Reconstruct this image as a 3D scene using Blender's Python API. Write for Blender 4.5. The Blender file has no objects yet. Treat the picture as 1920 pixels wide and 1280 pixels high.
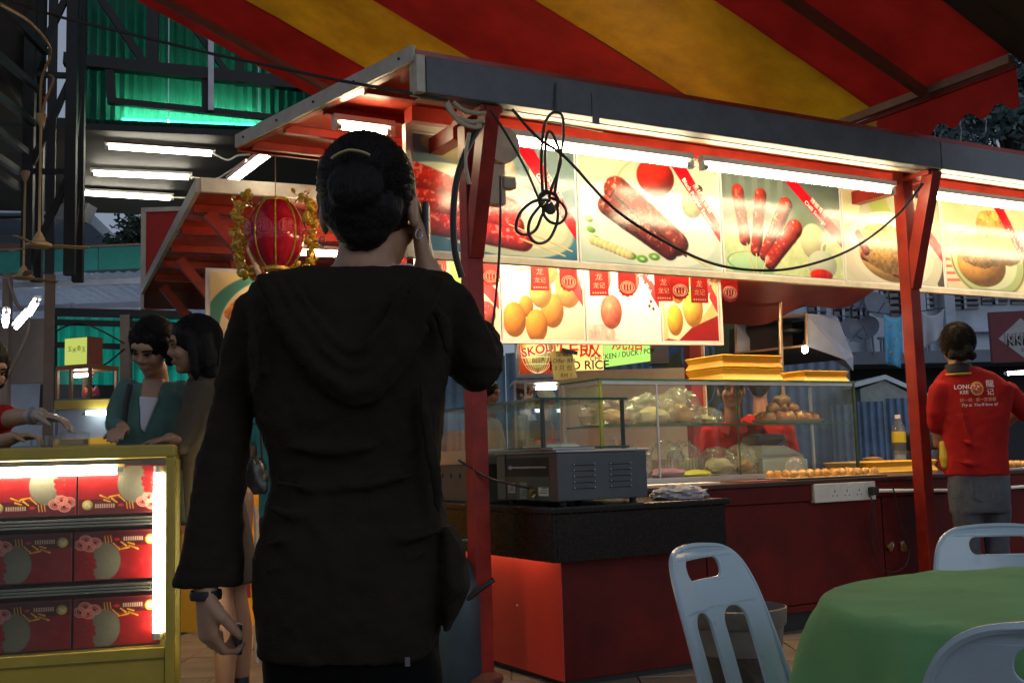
import bpy, bmesh, math, random
import numpy as np
from mathutils import Vector, Matrix, noise as mnoise
from mathutils.bvhtree import BVHTree

scene = bpy.context.scene
COL = scene.collection
# ------------------------------------------------------------------ camera
FPX, CAM_H, PITCH, ROLL = 2050.0, 1.05, 6.1, -1.7
cam_data = bpy.data.cameras.new('camera')
cam_data.sensor_width = 36.0
cam_data.lens = 36.0 * FPX / 1920.0
cam_data.clip_start, cam_data.clip_end = 0.05, 600.0
cam = bpy.data.objects.new('camera', cam_data)
COL.objects.link(cam)
CAM_M = Matrix.Rotation(math.radians(90 + PITCH), 4, 'X') @ Matrix.Rotation(math.radians(ROLL), 4, 'Z')
CAM_M.translation = (0, 0, CAM_H)
cam.matrix_world = CAM_M
scene.camera = cam
# ------------------------------------------------------------------ sky (rainy dusk) and sun
SUN_EL, SUN_ROT = math.radians(20.0), math.radians(140.0)
world = bpy.data.worlds.new('World'); scene.world = world; world.use_nodes = True
nt = world.node_tree; nt.nodes.clear()
sky = nt.nodes.new('ShaderNodeTexSky'); sky.sky_type = 'NISHITA'; sky.sun_disc = False
sky.sun_elevation, sky.sun_rotation = SUN_EL, SUN_ROT
sky.air_density, sky.dust_density, sky.ozone_density = 1.3, 1.0, 5.0
hsv = nt.nodes.new('ShaderNodeMix'); hsv.data_type = 'RGBA'; hsv.blend_type = 'MIX'
hsv.inputs['Factor'].default_value = 0.85                       # thick even rain cloud over the clear sky
hsv.inputs['B'].default_value = (2.75, 3.05, 3.8, 1)
bg = nt.nodes.new('ShaderNodeBackground'); bg.inputs['Strength'].default_value = 0.050
wo = nt.nodes.new('ShaderNodeOutputWorld')
nt.links.new(sky.outputs[0], hsv.inputs['A']); nt.links.new(hsv.outputs['Result'], bg.inputs['Color']); nt.links.new(bg.outputs[0], wo.inputs[0])
sun = bpy.data.lights.new('sun', 'SUN'); sun.energy = 0.2; sun.angle = math.radians(35); sun.color = (0.75, 0.85, 1.0)
sun_o = bpy.data.objects.new('sun', sun); COL.objects.link(sun_o)
sun_o.rotation_euler = (math.radians(90)-SUN_EL, 0, math.radians(180)-SUN_ROT)
# ------------------------------------------------------------------ exposure, renderer
scene.view_settings.view_transform = 'Standard'; scene.view_settings.look = 'None'
scene.view_settings.exposure = 0.78; scene.view_settings.gamma = 1.0
scene.view_settings.use_curve_mapping = False
cy = scene.cycles
cy.use_denoising = True; cy.max_bounces = 7; cy.diffuse_bounces = 3; cy.glossy_bounces = 3
cy.transmission_bounces = 4; cy.transparent_max_bounces = 14; cy.caustics_reflective = False; cy.caustics_refractive = False
cy.sample_clamp_indirect = 6.0
try: cy.use_light_tree = True
except Exception: pass
rnd = random.Random(7)

# ------------------------------------------------------------------ measuring helpers (photo pixel + real depth -> metres)
def ray(x, y): return CAM_M.to_3x3() @ Vector(((x-960)/FPX, (640-y)/FPX, -1.0))
CAM_P = Vector((0, 0, CAM_H))
def at(x, y, Y):
    d = ray(x, y); return CAM_P + d*(Y/d.y)
def atz(x, y, z):
    d = ray(x, y); return CAM_P + d*((z-CAM_H)/d.z)
TH = math.radians(29.0); S0 = Vector((-0.15, 5.1, 0))
UU = Vector((math.cos(TH), math.sin(TH), 0)); VV = Vector((-math.sin(TH), math.cos(TH), 0))
def W(s, t, z): return S0 + UU*s + VV*t + Vector((0, 0, z))
def ST(p):
    d = Vector(p) - S0; return Vector((d.dot(UU), d.dot(VV), p[2]))
def att(x, y, t):
    d = ray(x, y); k = (t - (CAM_P-S0).dot(VV))/d.dot(VV); return ST(CAM_P + d*k)

# ------------------------------------------------------------------ mesh builder
class MB:
    def __init__(s): s.v = []; s.f = []
    def add(s, vs, fs):
        o = len(s.v); s.v += [tuple(p) for p in vs]; s.f += [tuple(i+o for i in f) for f in fs]; return s
    def box(s, lo, hi, b=0.0):
        (x0, y0, z0), (x1, y1, z1) = lo, hi
        if b <= 0:
            return s.add([(x0,y0,z0),(x1,y0,z0),(x1,y1,z0),(x0,y1,z0),(x0,y0,z1),(x1,y0,z1),(x1,y1,z1),(x0,y1,z1)],
                         [(0,3,2,1),(4,5,6,7),(0,1,5,4),(1,2,6,5),(2,3,7,6),(3,0,4,7)])
        bm = bmesh.new(); bmesh.ops.create_cube(bm, size=1)
        for v in bm.verts:
            v.co = Vector(((x0+x1)/2+v.co.x*(x1-x0), (y0+y1)/2+v.co.y*(y1-y0), (z0+z1)/2+v.co.z*(z1-z0)))
        bmesh.ops.bevel(bm, geom=bm.edges[:], offset=b, segments=2, profile=0.6, affect='EDGES')
        bm.verts.index_update()
        s.add([v.co for v in bm.verts], [[v.index for v in f.verts] for f in bm.faces]); bm.free(); return s
    def obox(s, c, ax, ay, az, b=0.0):          # oriented box by half axes
        m = MB().box((-1,-1,-1), (1,1,1)); c, ax, ay, az = map(Vector, (c, ax, ay, az))
        return s.add([c+ax*p[0]+ay*p[1]+az*p[2] for p in m.v], m.f)
    def bar(s, p, q, w, h, up=(0,0,1)):         # beam between two points
        p, q = Vector(p), Vector(q); d = (q-p); up = Vector(up)
        sd = d.cross(up)
        if sd.length < 1e-6: sd = d.cross(Vector((0,1,0)))
        sd.normalize(); u2 = sd.cross(d).normalized()
        return s.obox((p+q)/2, d/2, sd*w/2, u2*h/2)
    def tube(s, pts, r, n=8, cap=True):
        pts = [Vector(p) for p in pts]; rs = r if isinstance(r, (list, tuple)) else [r]*len(pts)
        rings = []; t0 = (pts[1]-pts[0]).normalized()
        a = t0.cross(Vector((0,0,1)))
        if a.length < 1e-3: a = t0.cross(Vector((0,1,0)))
        a.normalize()
        for i, p in enumerate(pts):
            t = (pts[min(i+1, len(pts)-1)]-pts[max(i-1, 0)]).normalized()
            a = (a - t*a.dot(t)); 
            if a.length < 1e-5: a = t.orthogonal()
            a.normalize(); b = t.cross(a)
            rings.append([p + (a*math.cos(2*math.pi*k/n)+b*math.sin(2*math.pi*k/n))*rs[i] for k in range(n)])
        return s.loft(rings, cap)
    def loft(s, rings, cap=True, close=True):
        n = len(rings[0]); o = len(s.v); fs = []
        for i in range(len(rings)-1):
            for k in range(n if close else n-1):
                k2 = (k+1) % n; fs.append((i*n+k, i*n+k2, (i+1)*n+k2, (i+1)*n+k))
        vs = [p for r in rings for p in r]
        if cap:
            fs.append(tuple(range(n-1, -1, -1))); fs.append(tuple((len(rings)-1)*n+k for k in range(n)))
        return s.add(vs, fs)
    def lathe(s, prof, c=(0,0,0), n=24, axis=None, cap=True):
        c = Vector(c); rings = []
        for r, z in prof: rings.append([c+Vector((r*math.cos(2*math.pi*k/n), r*math.sin(2*math.pi*k/n), z)) for k in range(n)])
        return s.loft(rings, cap)
    def ell(s, c, rx, ry, rz, n=16, m=10, R=None):
        c = Vector(c); R = R or Matrix.Identity(3); rings = []
        for i in range(m+1):
            a = -math.pi/2+math.pi*i/m; a = max(min(a, math.pi/2-.02), -math.pi/2+.02)
            rings.append([c+R@Vector((rx*math.cos(a)*math.cos(2*math.pi*k/n), ry*math.cos(a)*math.sin(2*math.pi*k/n), rz*math.sin(a))) for k in range(n)])
        return s.loft(rings, True)
    def prism(s, poly, ext):                    # poly: 3d points, ext: vector
        n = len(poly); e = Vector(ext); p = [Vector(q) for q in poly]
        return s.add(p+[q+e for q in p], [tuple(range(n-1,-1,-1)), tuple(range(n, 2*n))]+[(i,(i+1)%n,(i+1)%n+n,i+n) for i in range(n)])
    def xf(s, M): s.v = [tuple(M@Vector(p)) for p in s.v]; return s
    def mesh(s, name, mat=None, smooth=False):
        m = bpy.data.meshes.new(name); m.from_pydata(s.v, [], s.f); m.validate()
        bm = bmesh.new(); bm.from_mesh(m); bmesh.ops.recalc_face_normals(bm, faces=bm.faces[:]); bm.to_mesh(m); bm.free()
        if mat: m.materials.append(mat)
        if smooth:
            m.polygons.foreach_set('use_smooth', [True]*len(m.polygons))
            try: m.set_sharp_from_angle(angle=math.radians(40))
            except Exception: pass
        m.update(); return m
    def build(s, name, mat, parent=None, smooth=False, world=False):
        """vertices are in the parent's frame (world=True: in world space)"""
        if world and parent is not None:
            s.xf(parent.matrix_world.inverted())
        return put(name, s.mesh(name, mat, smooth), parent)
def put(name, me, parent=None):
    o = bpy.data.objects.new(name, me); COL.objects.link(o)
    if parent is not None: o.parent = parent
    return o
def tag(o, label=None, cat=None, group=None, kind=None):
    if label: o['label'] = label
    if cat: o['category'] = cat
    if group: o['group'] = group
    if kind: o['kind'] = kind
    return o
def thing(name, label, cat, loc=(0,0,0), rz=0.0, group=None):
    o = bpy.data.objects.new(name, None); COL.objects.link(o); o.empty_display_size = .1
    o.matrix_world = Matrix.Translation(Vector(loc)) @ Matrix.Rotation(rz, 4, 'Z')
    o.location = loc; o.rotation_euler = (0, 0, rz)
    return tag(o, label, cat, group)
def stuff_in(name, label, cat, s, t, z, dr=0.0, group=None): return thing(name, label, cat, W(s, t, z), TH+dr, group)
def copy_tree(o, parent=None):
    c = o.copy(); COL.objects.link(c); c.parent = parent
    for ch in [x for x in o.children]: copy_tree(ch, c)
    return c
def smooth_path(pts, n=8):
    pts = [Vector(p) for p in pts]; out = []
    for i in range(len(pts)-1):
        p0 = pts[max(i-1,0)]; p1 = pts[i]; p2 = pts[i+1]; p3 = pts[min(i+2,len(pts)-1)]
        for k in range(n):
            t = k/n
            out.append(0.5*((2*p1)+(p2-p0)*t+(2*p0-5*p1+4*p2-p3)*t*t+(3*p1-p0-3*p2+p3)*t**3))
    out.append(pts[-1]); return out

# ------------------------------------------------------------------ materials
MATS = {}
def M(name, col=(.5,.5,.5), rough=.5, metal=0.0, var=0.12, vs=6.0, bump=0.0, bs=80.0, spec=.5, stretch=(1,1,1), transl=0.0, coat=0.0, sheen=0.0, dirt=0.0):
    if name in MATS: return MATS[name]
    m = bpy.data.materials.new(name); m.use_nodes = True; nt = m.node_tree; N = nt.nodes; L = nt.links
    p = N['Principled BSDF']; p.inputs['Roughness'].default_value = rough; p.inputs['Metallic'].default_value = metal
    p.inputs['Specular IOR Level'].default_value = spec; p.inputs['Coat Weight'].default_value = coat; p.inputs['Sheen Weight'].default_value = sheen
    tc = N.new('ShaderNodeTexCoord'); mp = N.new('ShaderNodeMapping'); mp.inputs['Scale'].default_value = stretch
    L.new(tc.outputs['Object'], mp.inputs[0])
    nz = N.new('ShaderNodeTexNoise'); nz.inputs['Scale'].default_value = vs; nz.inputs['Detail'].default_value = 6; nz.inputs['Roughness'].default_value = .65
    L.new(mp.outputs[0], nz.inputs[0])
    rp = N.new('ShaderNodeValToRGB'); rp.color_ramp.elements[0].position = .28; rp.color_ramp.elements[1].position = .72
    rp.color_ramp.elements[0].color = tuple(max(c*(1-var-dirt), 0) for c in col)+(1,); rp.color_ramp.elements[1].color = tuple(min(c*(1+var), 1) for c in col)+(1,)
    L.new(nz.outputs['Fac'], rp.inputs[0]); L.new(rp.outputs[0], p.inputs['Base Color'])
    mr = N.new('ShaderNodeMapRange'); mr.inputs['To Min'].default_value = max(rough-.1, .02); mr.inputs['To Max'].default_value = min(rough+.12, 1)
    L.new(nz.outputs['Fac'], mr.inputs['Value']); L.new(mr.outputs[0], p.inputs['Roughness'])
    if bump > 0:
        n2 = N.new('ShaderNodeTexNoise'); n2.inputs['Scale'].default_value = bs; n2.inputs['Detail'].default_value = 3; L.new(mp.outputs[0], n2.inputs[0])
        b = N.new('ShaderNodeBump'); b.inputs['Strength'].default_value = bump; b.inputs['Distance'].default_value = .01
        L.new(n2.outputs['Fac'], b.inputs['Height']); L.new(b.outputs[0], p.inputs['Normal'])
    if transl > 0:
        tr = N.new('ShaderNodeBsdfTranslucent'); L.new(rp.outputs[0], tr.inputs[0]); mx = N.new('ShaderNodeMixShader'); mx.inputs[0].default_value = transl
        L.new(p.outputs[0], mx.inputs[1]); L.new(tr.outputs[0], mx.inputs[2]); L.new(mx.outputs[0], N['Material Output'].inputs[0])
    MATS[name] = m; return m
def EM(name, col=(1,1,1), strength=1.0):
    if name in MATS: return MATS[name]
    m = bpy.data.materials.new(name); m.use_nodes = True; N = m.node_tree.nodes; N.clear()
    e = N.new('ShaderNodeEmission'); e.inputs[0].default_value = tuple(col)+(1,); e.inputs[1].default_value = strength
    o = N.new('ShaderNodeOutputMaterial'); m.node_tree.links.new(e.outputs[0], o.inputs[0]); MATS[name] = m; return m
def GLASS(name, tint=(.93,.97,.95), refl=1.0, rough=.02, haze=0.0):
    if name in MATS: return MATS[name]
    m = bpy.data.materials.new(name); m.use_nodes = True; N = m.node_tree.nodes; L = m.node_tree.links; N.clear()
    t = N.new('ShaderNodeBsdfTransparent'); t.inputs[0].default_value = tuple(tint)+(1,)
    g = N.new('ShaderNodeBsdfGlossy'); g.inputs['Roughness'].default_value = rough
    lw = N.new('ShaderNodeLayerWeight'); lw.inputs[0].default_value = .5
    pw = N.new('ShaderNodeMath'); pw.operation = 'POWER'; pw.inputs[1].default_value = 4.5; L.new(lw.outputs['Facing'], pw.inputs[0])
    mu = N.new('ShaderNodeMath'); mu.operation = 'MULTIPLY_ADD'; mu.inputs[1].default_value = .55*refl; mu.inputs[2].default_value = .028*refl; L.new(pw.outputs[0], mu.inputs[0])
    mx = N.new('ShaderNodeMixShader'); L.new(mu.outputs[0], mx.inputs[0]); L.new(t.outputs[0], mx.inputs[1]); L.new(g.outputs[0], mx.inputs[2])
    o = N.new('ShaderNodeOutputMaterial'); last = mx
    if haze > 0:
        d = N.new('ShaderNodeBsdfDiffuse'); d.inputs[0].default_value = (.8,.8,.75,1); nz = N.new('ShaderNodeTexNoise'); nz.inputs['Scale'].default_value = 9; nz.inputs['Detail'].default_value = 5
        tc = N.new('ShaderNodeTexCoord'); L.new(tc.outputs['Object'], nz.inputs[0])
        m2 = N.new('ShaderNodeMath'); m2.operation = 'MULTIPLY'; m2.inputs[1].default_value = haze*2; L.new(nz.outputs['Fac'], m2.inputs[0])
        mx2 = N.new('ShaderNodeMixShader'); L.new(m2.outputs[0], mx2.inputs[0]); L.new(mx.outputs[0], mx2.inputs[1]); L.new(d.outputs[0], mx2.inputs[2]); last = mx2
    L.new(last.outputs[0], o.inputs[0]); MATS[name] = m; return m
def SHEET(name, col, transl=.6, opac=1.0, rough=.3, streak=(1,1,1)):      # translucent plastic / cloth sheet
    if name in MATS: return MATS[name]
    m = M(name, col, rough=rough, var=.3, vs=1.5, transl=transl, stretch=streak, bump=.1, bs=20)
    if opac < 1:
        N = m.node_tree.nodes; L = m.node_tree.links; out = N['Material Output']; src = out.inputs[0].links[0].from_socket
        t = N.new('ShaderNodeBsdfTransparent'); t.inputs[0].default_value = tuple(min(c*1.6, 1) for c in col)+(1,)
        mx = N.new('ShaderNodeMixShader'); mx.inputs[0].default_value = opac; L.new(t.outputs[0], mx.inputs[1]); L.new(src, mx.inputs[2]); L.new(mx.outputs[0], out.inputs[0])
    return m
def IMG(name, arr, rough=.25, emit=0.0, line_bump=0.0):
    """material printed with a picture that was computed above as an array (rows top-down, 0..1 sRGB)"""
    h, w = arr.shape[:2]; im = bpy.data.images.new(name, w, h)
    px = np.ones((h, w, 4), np.float32); px[..., :3] = np.clip(arr[::-1, :, :3], 0, 1); im.pixels.foreach_set(px.ravel()); im.pack()
    m = bpy.data.materials.new(name); m.use_nodes = True; N = m.node_tree.nodes; L = m.node_tree.links; p = N['Principled BSDF']
    p.inputs['Specular IOR Level'].default_value = .5+line_bump*2
    t = N.new('ShaderNodeTexImage'); t.image = im; t.extension = 'EXTEND'; L.new(t.outputs[0], p.inputs['Base Color']); p.inputs['Roughness'].default_value = rough
    if emit > 0: L.new(t.outputs[0], p.inputs['Emission Color']); p.inputs['Emission Strength'].default_value = emit
    if line_bump > 0:
        tc = N.new('ShaderNodeTexCoord'); wv = N.new('ShaderNodeTexWave'); wv.bands_direction = 'Z'; wv.inputs['Scale'].default_value = 45; L.new(tc.outputs['Object'], wv.inputs[0])
        b = N.new('ShaderNodeBump'); b.inputs['Strength'].default_value = line_bump; b.inputs['Distance'].default_value = .003; L.new(wv.outputs['Fac'], b.inputs['Height']); L.new(b.outputs[0], p.inputs['Normal'])
    MATS[name] = m; return m
def printed(name, c4, mat, parent=None, world=False):
    """flat printed sheet; c4 = top-left, top-right, bottom-right, bottom-left"""
    m = bpy.data.meshes.new(name)
    vs = [Vector(c) for c in c4]
    if world and parent is not None:
        inv = parent.matrix_world.inverted(); vs = [inv@v for v in vs]
    m.from_pydata(vs, [], [(3, 2, 1, 0)]); uv = m.uv_layers.new(name='UVMap')
    for li, c in zip(range(4), ((0,0),(1,0),(1,1),(0,1))): uv.data[li].uv = c
    m.materials.append(mat); m.update(); return put(name, m, parent)
_txt = bpy.data.curves.new('lettering', 'FONT')
_txt_o = bpy.data.objects.new('lettering', _txt); COL.objects.link(_txt_o)
TXT = {}
def text_mb(body, size, bold=0.0, res=3, shear=0.0, track=1.0):
    """lettering as a flat mesh builder in XY, centred; returns (MB, width)"""
    _txt.body = body; _txt.size = size; _txt.offset = bold*size; _txt.resolution_u = res; _txt.shear = shear; _txt.align_x = 'CENTER'; _txt.align_y = 'CENTER'; _txt.space_character = track
    bpy.context.view_layer.update(); dg = bpy.context.evaluated_depsgraph_get()
    me = bpy.data.meshes.new_from_object(_txt_o.evaluated_get(dg)); mb = MB()
    mb.add([v.co for v in me.vertices], [tuple(p.vertices) for p in me.polygons]); bpy.data.meshes.remove(me)
    return mb
def lettering(body, size, origin, ax, ay, mat, parent=None, world=False, name='lettering', **k):
    mb = text_mb(body, size, **k); o = Vector(origin); ax = Vector(ax).normalized(); ay = Vector(ay).normalized()
    mb.v = [tuple(o+ax*p[0]+ay*p[1]) for p in mb.v]
    if not mb.v: return None
    return mb.build(name, mat, parent, world=world)
# ------------------------------------------------------------------ printed pictures (food photographs on the menu boards), computed as arrays
class Pic:
    def __init__(s, w, h, top, bot, seed=1, nz=.05):
        s.w, s.h = w, h; s.A = w/h; s.rs = np.random.RandomState(seed)
        s.X, s.Y = np.meshgrid((np.arange(w)+.5)/h, (np.arange(h)+.5)/h)
        g = s.Y[..., None]; s.a = np.array(top)*(1-g)+np.array(bot)*g
        s.a = s.a+ (s.noise(4)[..., None]-.5)*nz*2
    def noise(s, k, octv=3):
        out = np.zeros((s.h, s.w)); amp = 1; tot = 0
        for o in range(octv):
            gw, gh = int(k*s.A)+3, int(k)+3; G = s.rs.rand(gh, gw)
            x = s.X*k; y = s.Y*k; xi = np.clip(x.astype(int), 0, gw-2); yi = np.clip(y.astype(int), 0, gh-2); fx = x-xi; fy = y-yi
            fx = fx*fx*(3-2*fx); fy = fy*fy*(3-2*fy)
            out += amp*((G[yi,xi]*(1-fx)+G[yi,xi+1]*fx)*(1-fy)+(G[yi+1,xi]*(1-fx)+G[yi+1,xi+1]*fx)*fy); tot += amp; amp *= .5; k *= 2
        return out/tot
    def blend(s, mask, col): s.a = s.a*(1-mask[..., None])+col*mask[..., None]
    def ell(s, cx, cy, rx, ry, rot=0, col=(1,1,1), shade=.5, tex=0.0, tk=20, soft=.012, gloss=0.0, edge=0.0, light=(-.45,-.6)):
        c, n = math.cos(rot), math.sin(rot); dx, dy = s.X-cx, s.Y-cy; u = (dx*c+dy*n)/rx; v = (-dx*n+dy*c)/ry
        r = np.sqrt(u*u+v*v)
        if edge: r = r+(s.noise(14)-.5)*edge
        m = np.clip((1-r)/(soft/min(rx, ry)), 0, 1); nzv = np.sqrt(np.clip(1-r*r, 0, 1))
        nx = (u*c-v*n); ny = (u*n+v*c); li = np.clip(nx*light[0]+ny*light[1]+nzv*.66, 0, 1.2)
        k = (1-shade)+shade*li*1.25
        if tex: k = k*(1+(s.noise(tk)-.5)*2*tex)
        c3 = np.array(col)[None, None, :]*k[..., None]
        if gloss: c3 = c3+np.clip((s.noise(26)-.6)*6, 0, 1)[..., None]*gloss*np.clip(li-.35, 0, 1)[..., None]*2
        s.blend(m, c3); return s
    def cap(s, p, q, r0, r1=None, col=(.6,.15,.1), shade=.6, tex=.25, tk=18, gloss=.5, edge=.15):
        r1 = r1 or r0; p = np.array(p); q = np.array(q); d = q-p; L = (d**2).sum()
        t = np.clip(((s.X-p[0])*d[0]+(s.Y-p[1])*d[1])/L, 0, 1); R = (r0+(r1-r0)*t)*(1+(s.noise(9)-.5)*edge)
        ex = s.X-(p[0]+d[0]*t); ey = s.Y-(p[1]+d[1]*t); rr = np.sqrt(ex**2+ey**2)/R
        m = np.clip((1-rr)/.12, 0, 1); nzv = np.sqrt(np.clip(1-rr*rr, 0, 1)); li = np.clip((ex*-.4+ey*-.65)/R+nzv*.7, 0, 1.2)
        k = (1-shade)+shade*li*1.25; k = k*(1+(s.noise(tk)-.5)*2*tex)
        c3 = np.array(col)*k[..., None]+np.clip((s.noise(30)-.56)*7, 0, 1)[..., None]*gloss*np.clip(li-.4, 0, 1)[..., None]*1.6
        s.blend(m, c3); return s
    def poly(s, pts, col, tex=0.0):
        m = np.ones((s.h, s.w)); n = len(pts); sg = 0
        for i in range(n):
            sg += pts[i][0]*pts[(i+1)%n][1]-pts[(i+1)%n][0]*pts[i][1]
        for i in range(n):
            a, b = pts[i], pts[(i+1)%n]; d = ((b[0]-a[0])*(s.Y-a[1])-(b[1]-a[1])*(s.X-a[0]))*(1 if sg > 0 else -1)
            m = m*np.clip(d/math.hypot(b[0]-a[0], b[1]-a[1])/.006+.5, 0, 1)
        k = 1+(s.noise(16)-.5)*2*tex if tex else np.ones((s.h, s.w))
        s.blend(m, np.array(col)*k[..., None]); return s
    def ring(s, cx, cy, rx, ry, wd, col, rot=0):
        c, n = math.cos(rot), math.sin(rot); dx, dy = s.X-cx, s.Y-cy; r = np.sqrt(((dx*c+dy*n)/rx)**2+((-dx*n+dy*c)/ry)**2)
        s.blend(np.clip((wd-np.abs(r-1))/.02, 0, 1), np.array(col)[None,None,:]*np.ones((s.h,s.w,1))); return s
    def ribbon(s, x0, x1, yb, w=.17):           # slanting red label ribbon running down to the far side
        s.poly([(x0, 0), (x0+w, 0), (x1, yb-w*1.05), (x1, yb)], (.78, .06, .12)); return s
    def sticks(s, p, q, w=.008): s.cap(p, q, w, w, (.88,.78,.55), .3, .1, 10, 0, 0); return s
    def speck(s, amt=.03): s.a = np.clip(s.a+(s.rs.rand(s.h, s.w, 1)-.5)*amt, 0, 1); return s
def pic_garlic():
    p = Pic(420, 280, (.42,.50,.50), (.22,.42,.52), 3)
    p.ell(.78,.22,.16,.15,0,(.86,.84,.74),.4); p.ell(1.15,.22,.10,.12,0,(.85,.83,.72),.4); p.ell(.35,.1,.3,.12,.2,(.72,.70,.52),.3)
    p.ell(.62,.62,.88,.36,.22,(.80,.84,.72),.12); p.ell(.64,.60,.80,.29,.22,(.88,.88,.74),.08)
    p.cap((.0,.38),(.85,.60),.14,.13,(.80,.14,.10)); p.cap((.0,.58),(.88,.74),.13,.12,(.72,.11,.08)); p.cap((.1,.76),(.98,.86),.11,.10,(.80,.15,.11))
    p.sticks((.95,.84),(1.38,.97)); p.sticks((.85,.72),(1.45,.92)); p.ribbon(.93,1.5,.82); return p.speck().a
def pic_pepper():
    p = Pic(420, 280, (.70,.76,.66), (.72,.80,.74), 5)
    p.ring(1.0,.25,.62,.36,.03,(.62,.68,.52)); p.ell(.68,.66,.88,.46,.12,(.80,.86,.80),.1); p.ell(.70,.64,.76,.37,.12,(.86,.89,.83),.06)
    p.ell(.80,.13,.21,.19,0,(.82,.16,.12),.5,.1); p.ell(1.2,.34,.13,.17,.2,(.66,.68,.44),.5,.3); p.ell(1.27,.2,.06,.05,0,(.22,.18,.1),.4,.5)
    for x, y in ((.08,.60),(.10,.70),(.14,.78)): p.ell(x,y,.055,.035,.3,(.45,.66,.26),.4,.2)
    for x, y in ((.50,.92),(.62,.94),(.75,.91)): p.ell(x,y,.07,.042,.1,(.38,.62,.22),.3); p.ell(x,y,.035,.02,.1,(.72,.84,.6),.1)
    for k in range(9): p.ell(.12+.045*k,.80+.014*k,.05,.05,0,(.86,.80,.56),.35,.15)
    p.cap((.38,.30),(1.00,.76),.145,.135,(.50,.15,.09)); p.cap((.28,.46),(.92,.84),.11,.10,(.42,.11,.07)); p.cap((.36,.36),(1.1,.88),.012,.012,(.25,.06,.04),.2,.1,9,0,0)
    for k in range(5): p.cap((.36+.1*k,.30+.075*k),(.30+.1*k,.38+.085*k),.006,.006,(.24,.06,.04),.2,0,9,0,0)
    p.sticks((1.05,.83),(1.4,1.0)); p.ribbon(.98,1.5,.72); return p.speck().a
def pic_chilli():
    p = Pic(420, 280, (.32,.38,.36), (.55,.62,.50), 8)
    for k in range(5): p.poly([(.05+.16*k,0),(.12+.16*k,0),(.10+.16*k,.45),(.03+.16*k,.45)],(.40,.45,.42))
    p.poly([(0,.65),(.35,.42),(1.5,.62),(1.5,1),(0,1)],(.72,.78,.58),.1); p.ell(.33,.93,.30,.13,0,(.62,.76,.58),.2); p.ring(.33,.88,.30,.1,.05,(.45,.62,.48))
    p.ell(1.12,.62,.17,.20,0,(.76,.76,.60),.3); p.ring(1.30,.70,.08,.09,.2,(.74,.76,.62)); p.ell(1.22,.86,.2,.16,0,(.70,.74,.66),.2); p.ell(1.2,.97,.16,.07,0,(.80,.16,.12),.4,.3)
    p.cap((.19,.17),(.25,.66),.075,.07,(.58,.14,.10)); p.cap((.47,.18),(.38,.76),.075,.07,(.55,.13,.09)); p.cap((.78,.26),(.48,.80),.09,.07,(.56,.15,.10)); p.cap((.88,.50),(.55,.87),.105,.085,(.60,.15,.10))
    for a, b in (((.27,.70),(.34,1.0)),((.38,.80),(.38,1.0)),((.50,.84),(.44,1.0))): p.sticks(a, b)
    p.ribbon(.78,1.5,.66); return p.speck().a
def pic_bun():
    p = Pic(420, 280, (.60,.62,.52), (.76,.76,.64), 11)
    p.poly([(0,0),(.3,0),(.2,.35),(0,.4)],(.80,.78,.62)); p.poly([(.35,.05),(.6,.0),(.8,.3),(.5,.42)],(.58,.64,.34)); p.poly([(1.3,.75),(1.5,.7),(1.5,1),(1.4,1)],(.30,.26,.22))
    p.ell(.72,.70,.78,.50,.05,(.84,.82,.72),.12); p.ell(.72,.68,.64,.38,.05,(.88,.86,.76),.08)
    p.ell(.60,.76,.42,.22,.25,(.86,.66,.34),.5,.12); p.cap((.26,.72),(.86,.92),.05,.05,(.58,.16,.10)); p.ell(.62,.62,.42,.28,.2,(.80,.60,.30),.5,.38,26,edge=.16); p.cap((.2,.48),(.3,.66),.05,.06,(.60,.18,.11))
    p.ribbon(.78,1.5,.72); return p.speck().a
def pic_floss():
    p = Pic(420, 280, (.78,.72,.56), (.82,.78,.64), 13)
    for k in range(6): p.poly([(0,.5+.08*k),(.4,.48+.08*k),(.4,.51+.08*k),(0,.53+.08*k)],(.80,.40,.34))
    p.ell(.72,.66,.66,.44,.1,(.70,.76,.52),.15); p.ring(.72,.66,.62,.41,.025,(.44,.34,.2),.1); p.ell(.72,.66,.5,.33,.1,(.80,.84,.68),.08)
    p.ell(.86,.24,.34,.20,.1,(.78,.56,.28),.5,.4,28,edge=.2); p.ell(1.05,.5,.28,.2,.1,(.76,.55,.28),.5,.3,28,edge=.15)
    p.ell(.60,.70,.42,.27,.05,(.84,.60,.28),.55,.12); p.ell(.60,.55,.42,.2,.03,(.80,.60,.34),.5,.42,30,edge=.22); p.ribbon(.88,1.5,.86); return p.speck().a
def pic_lotus():
    p = Pic(300, 280, (.95,.90,.78), (.92,.86,.74), 14); p.ell(.5,.5,.34,.34,0,(.40,.62,.20),.6,.15); p.cap((.1,.8),(.9,.74),.13,.13,(.80,.26,.26)); p.ell(.2,.3,.25,.2,0,(.9,.84,.66),.3); p.ribbon(.25,1.07,.7); return p.speck().a
def pic_shanghai():
    p = Pic(360, 280, (.96,.93,.84), (.97,.94,.86), 15)
    for k in range(4): p.poly([(.2,.12+.05*k),(.62,.09+.05*k),(.62,.12+.05*k),(.2,.15+.05*k)],(.84,.72,.46))
    p.ell(.8,1.0,.85,.3,-.4,(.93,.88,.76),.2)
    for x, y, r, c in ((.72,.24,.20,(.94,.76,.30)),(1.05,.46,.22,(.93,.66,.30)),(.78,.70,.19,(.90,.60,.26)),(.36,.66,.12,(.90,.58,.24)),(.17,.80,.19,(.92,.60,.24)),(.52,.86,.18,(.93,.62,.26)),(.60,.50,.185,(.96,.76,.36))):
        p.ell(x, y, r, r*.98, 0, c, .5, .08, 20)
    p.ribbon(.66,1.29,.66); return p.speck().a
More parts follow.
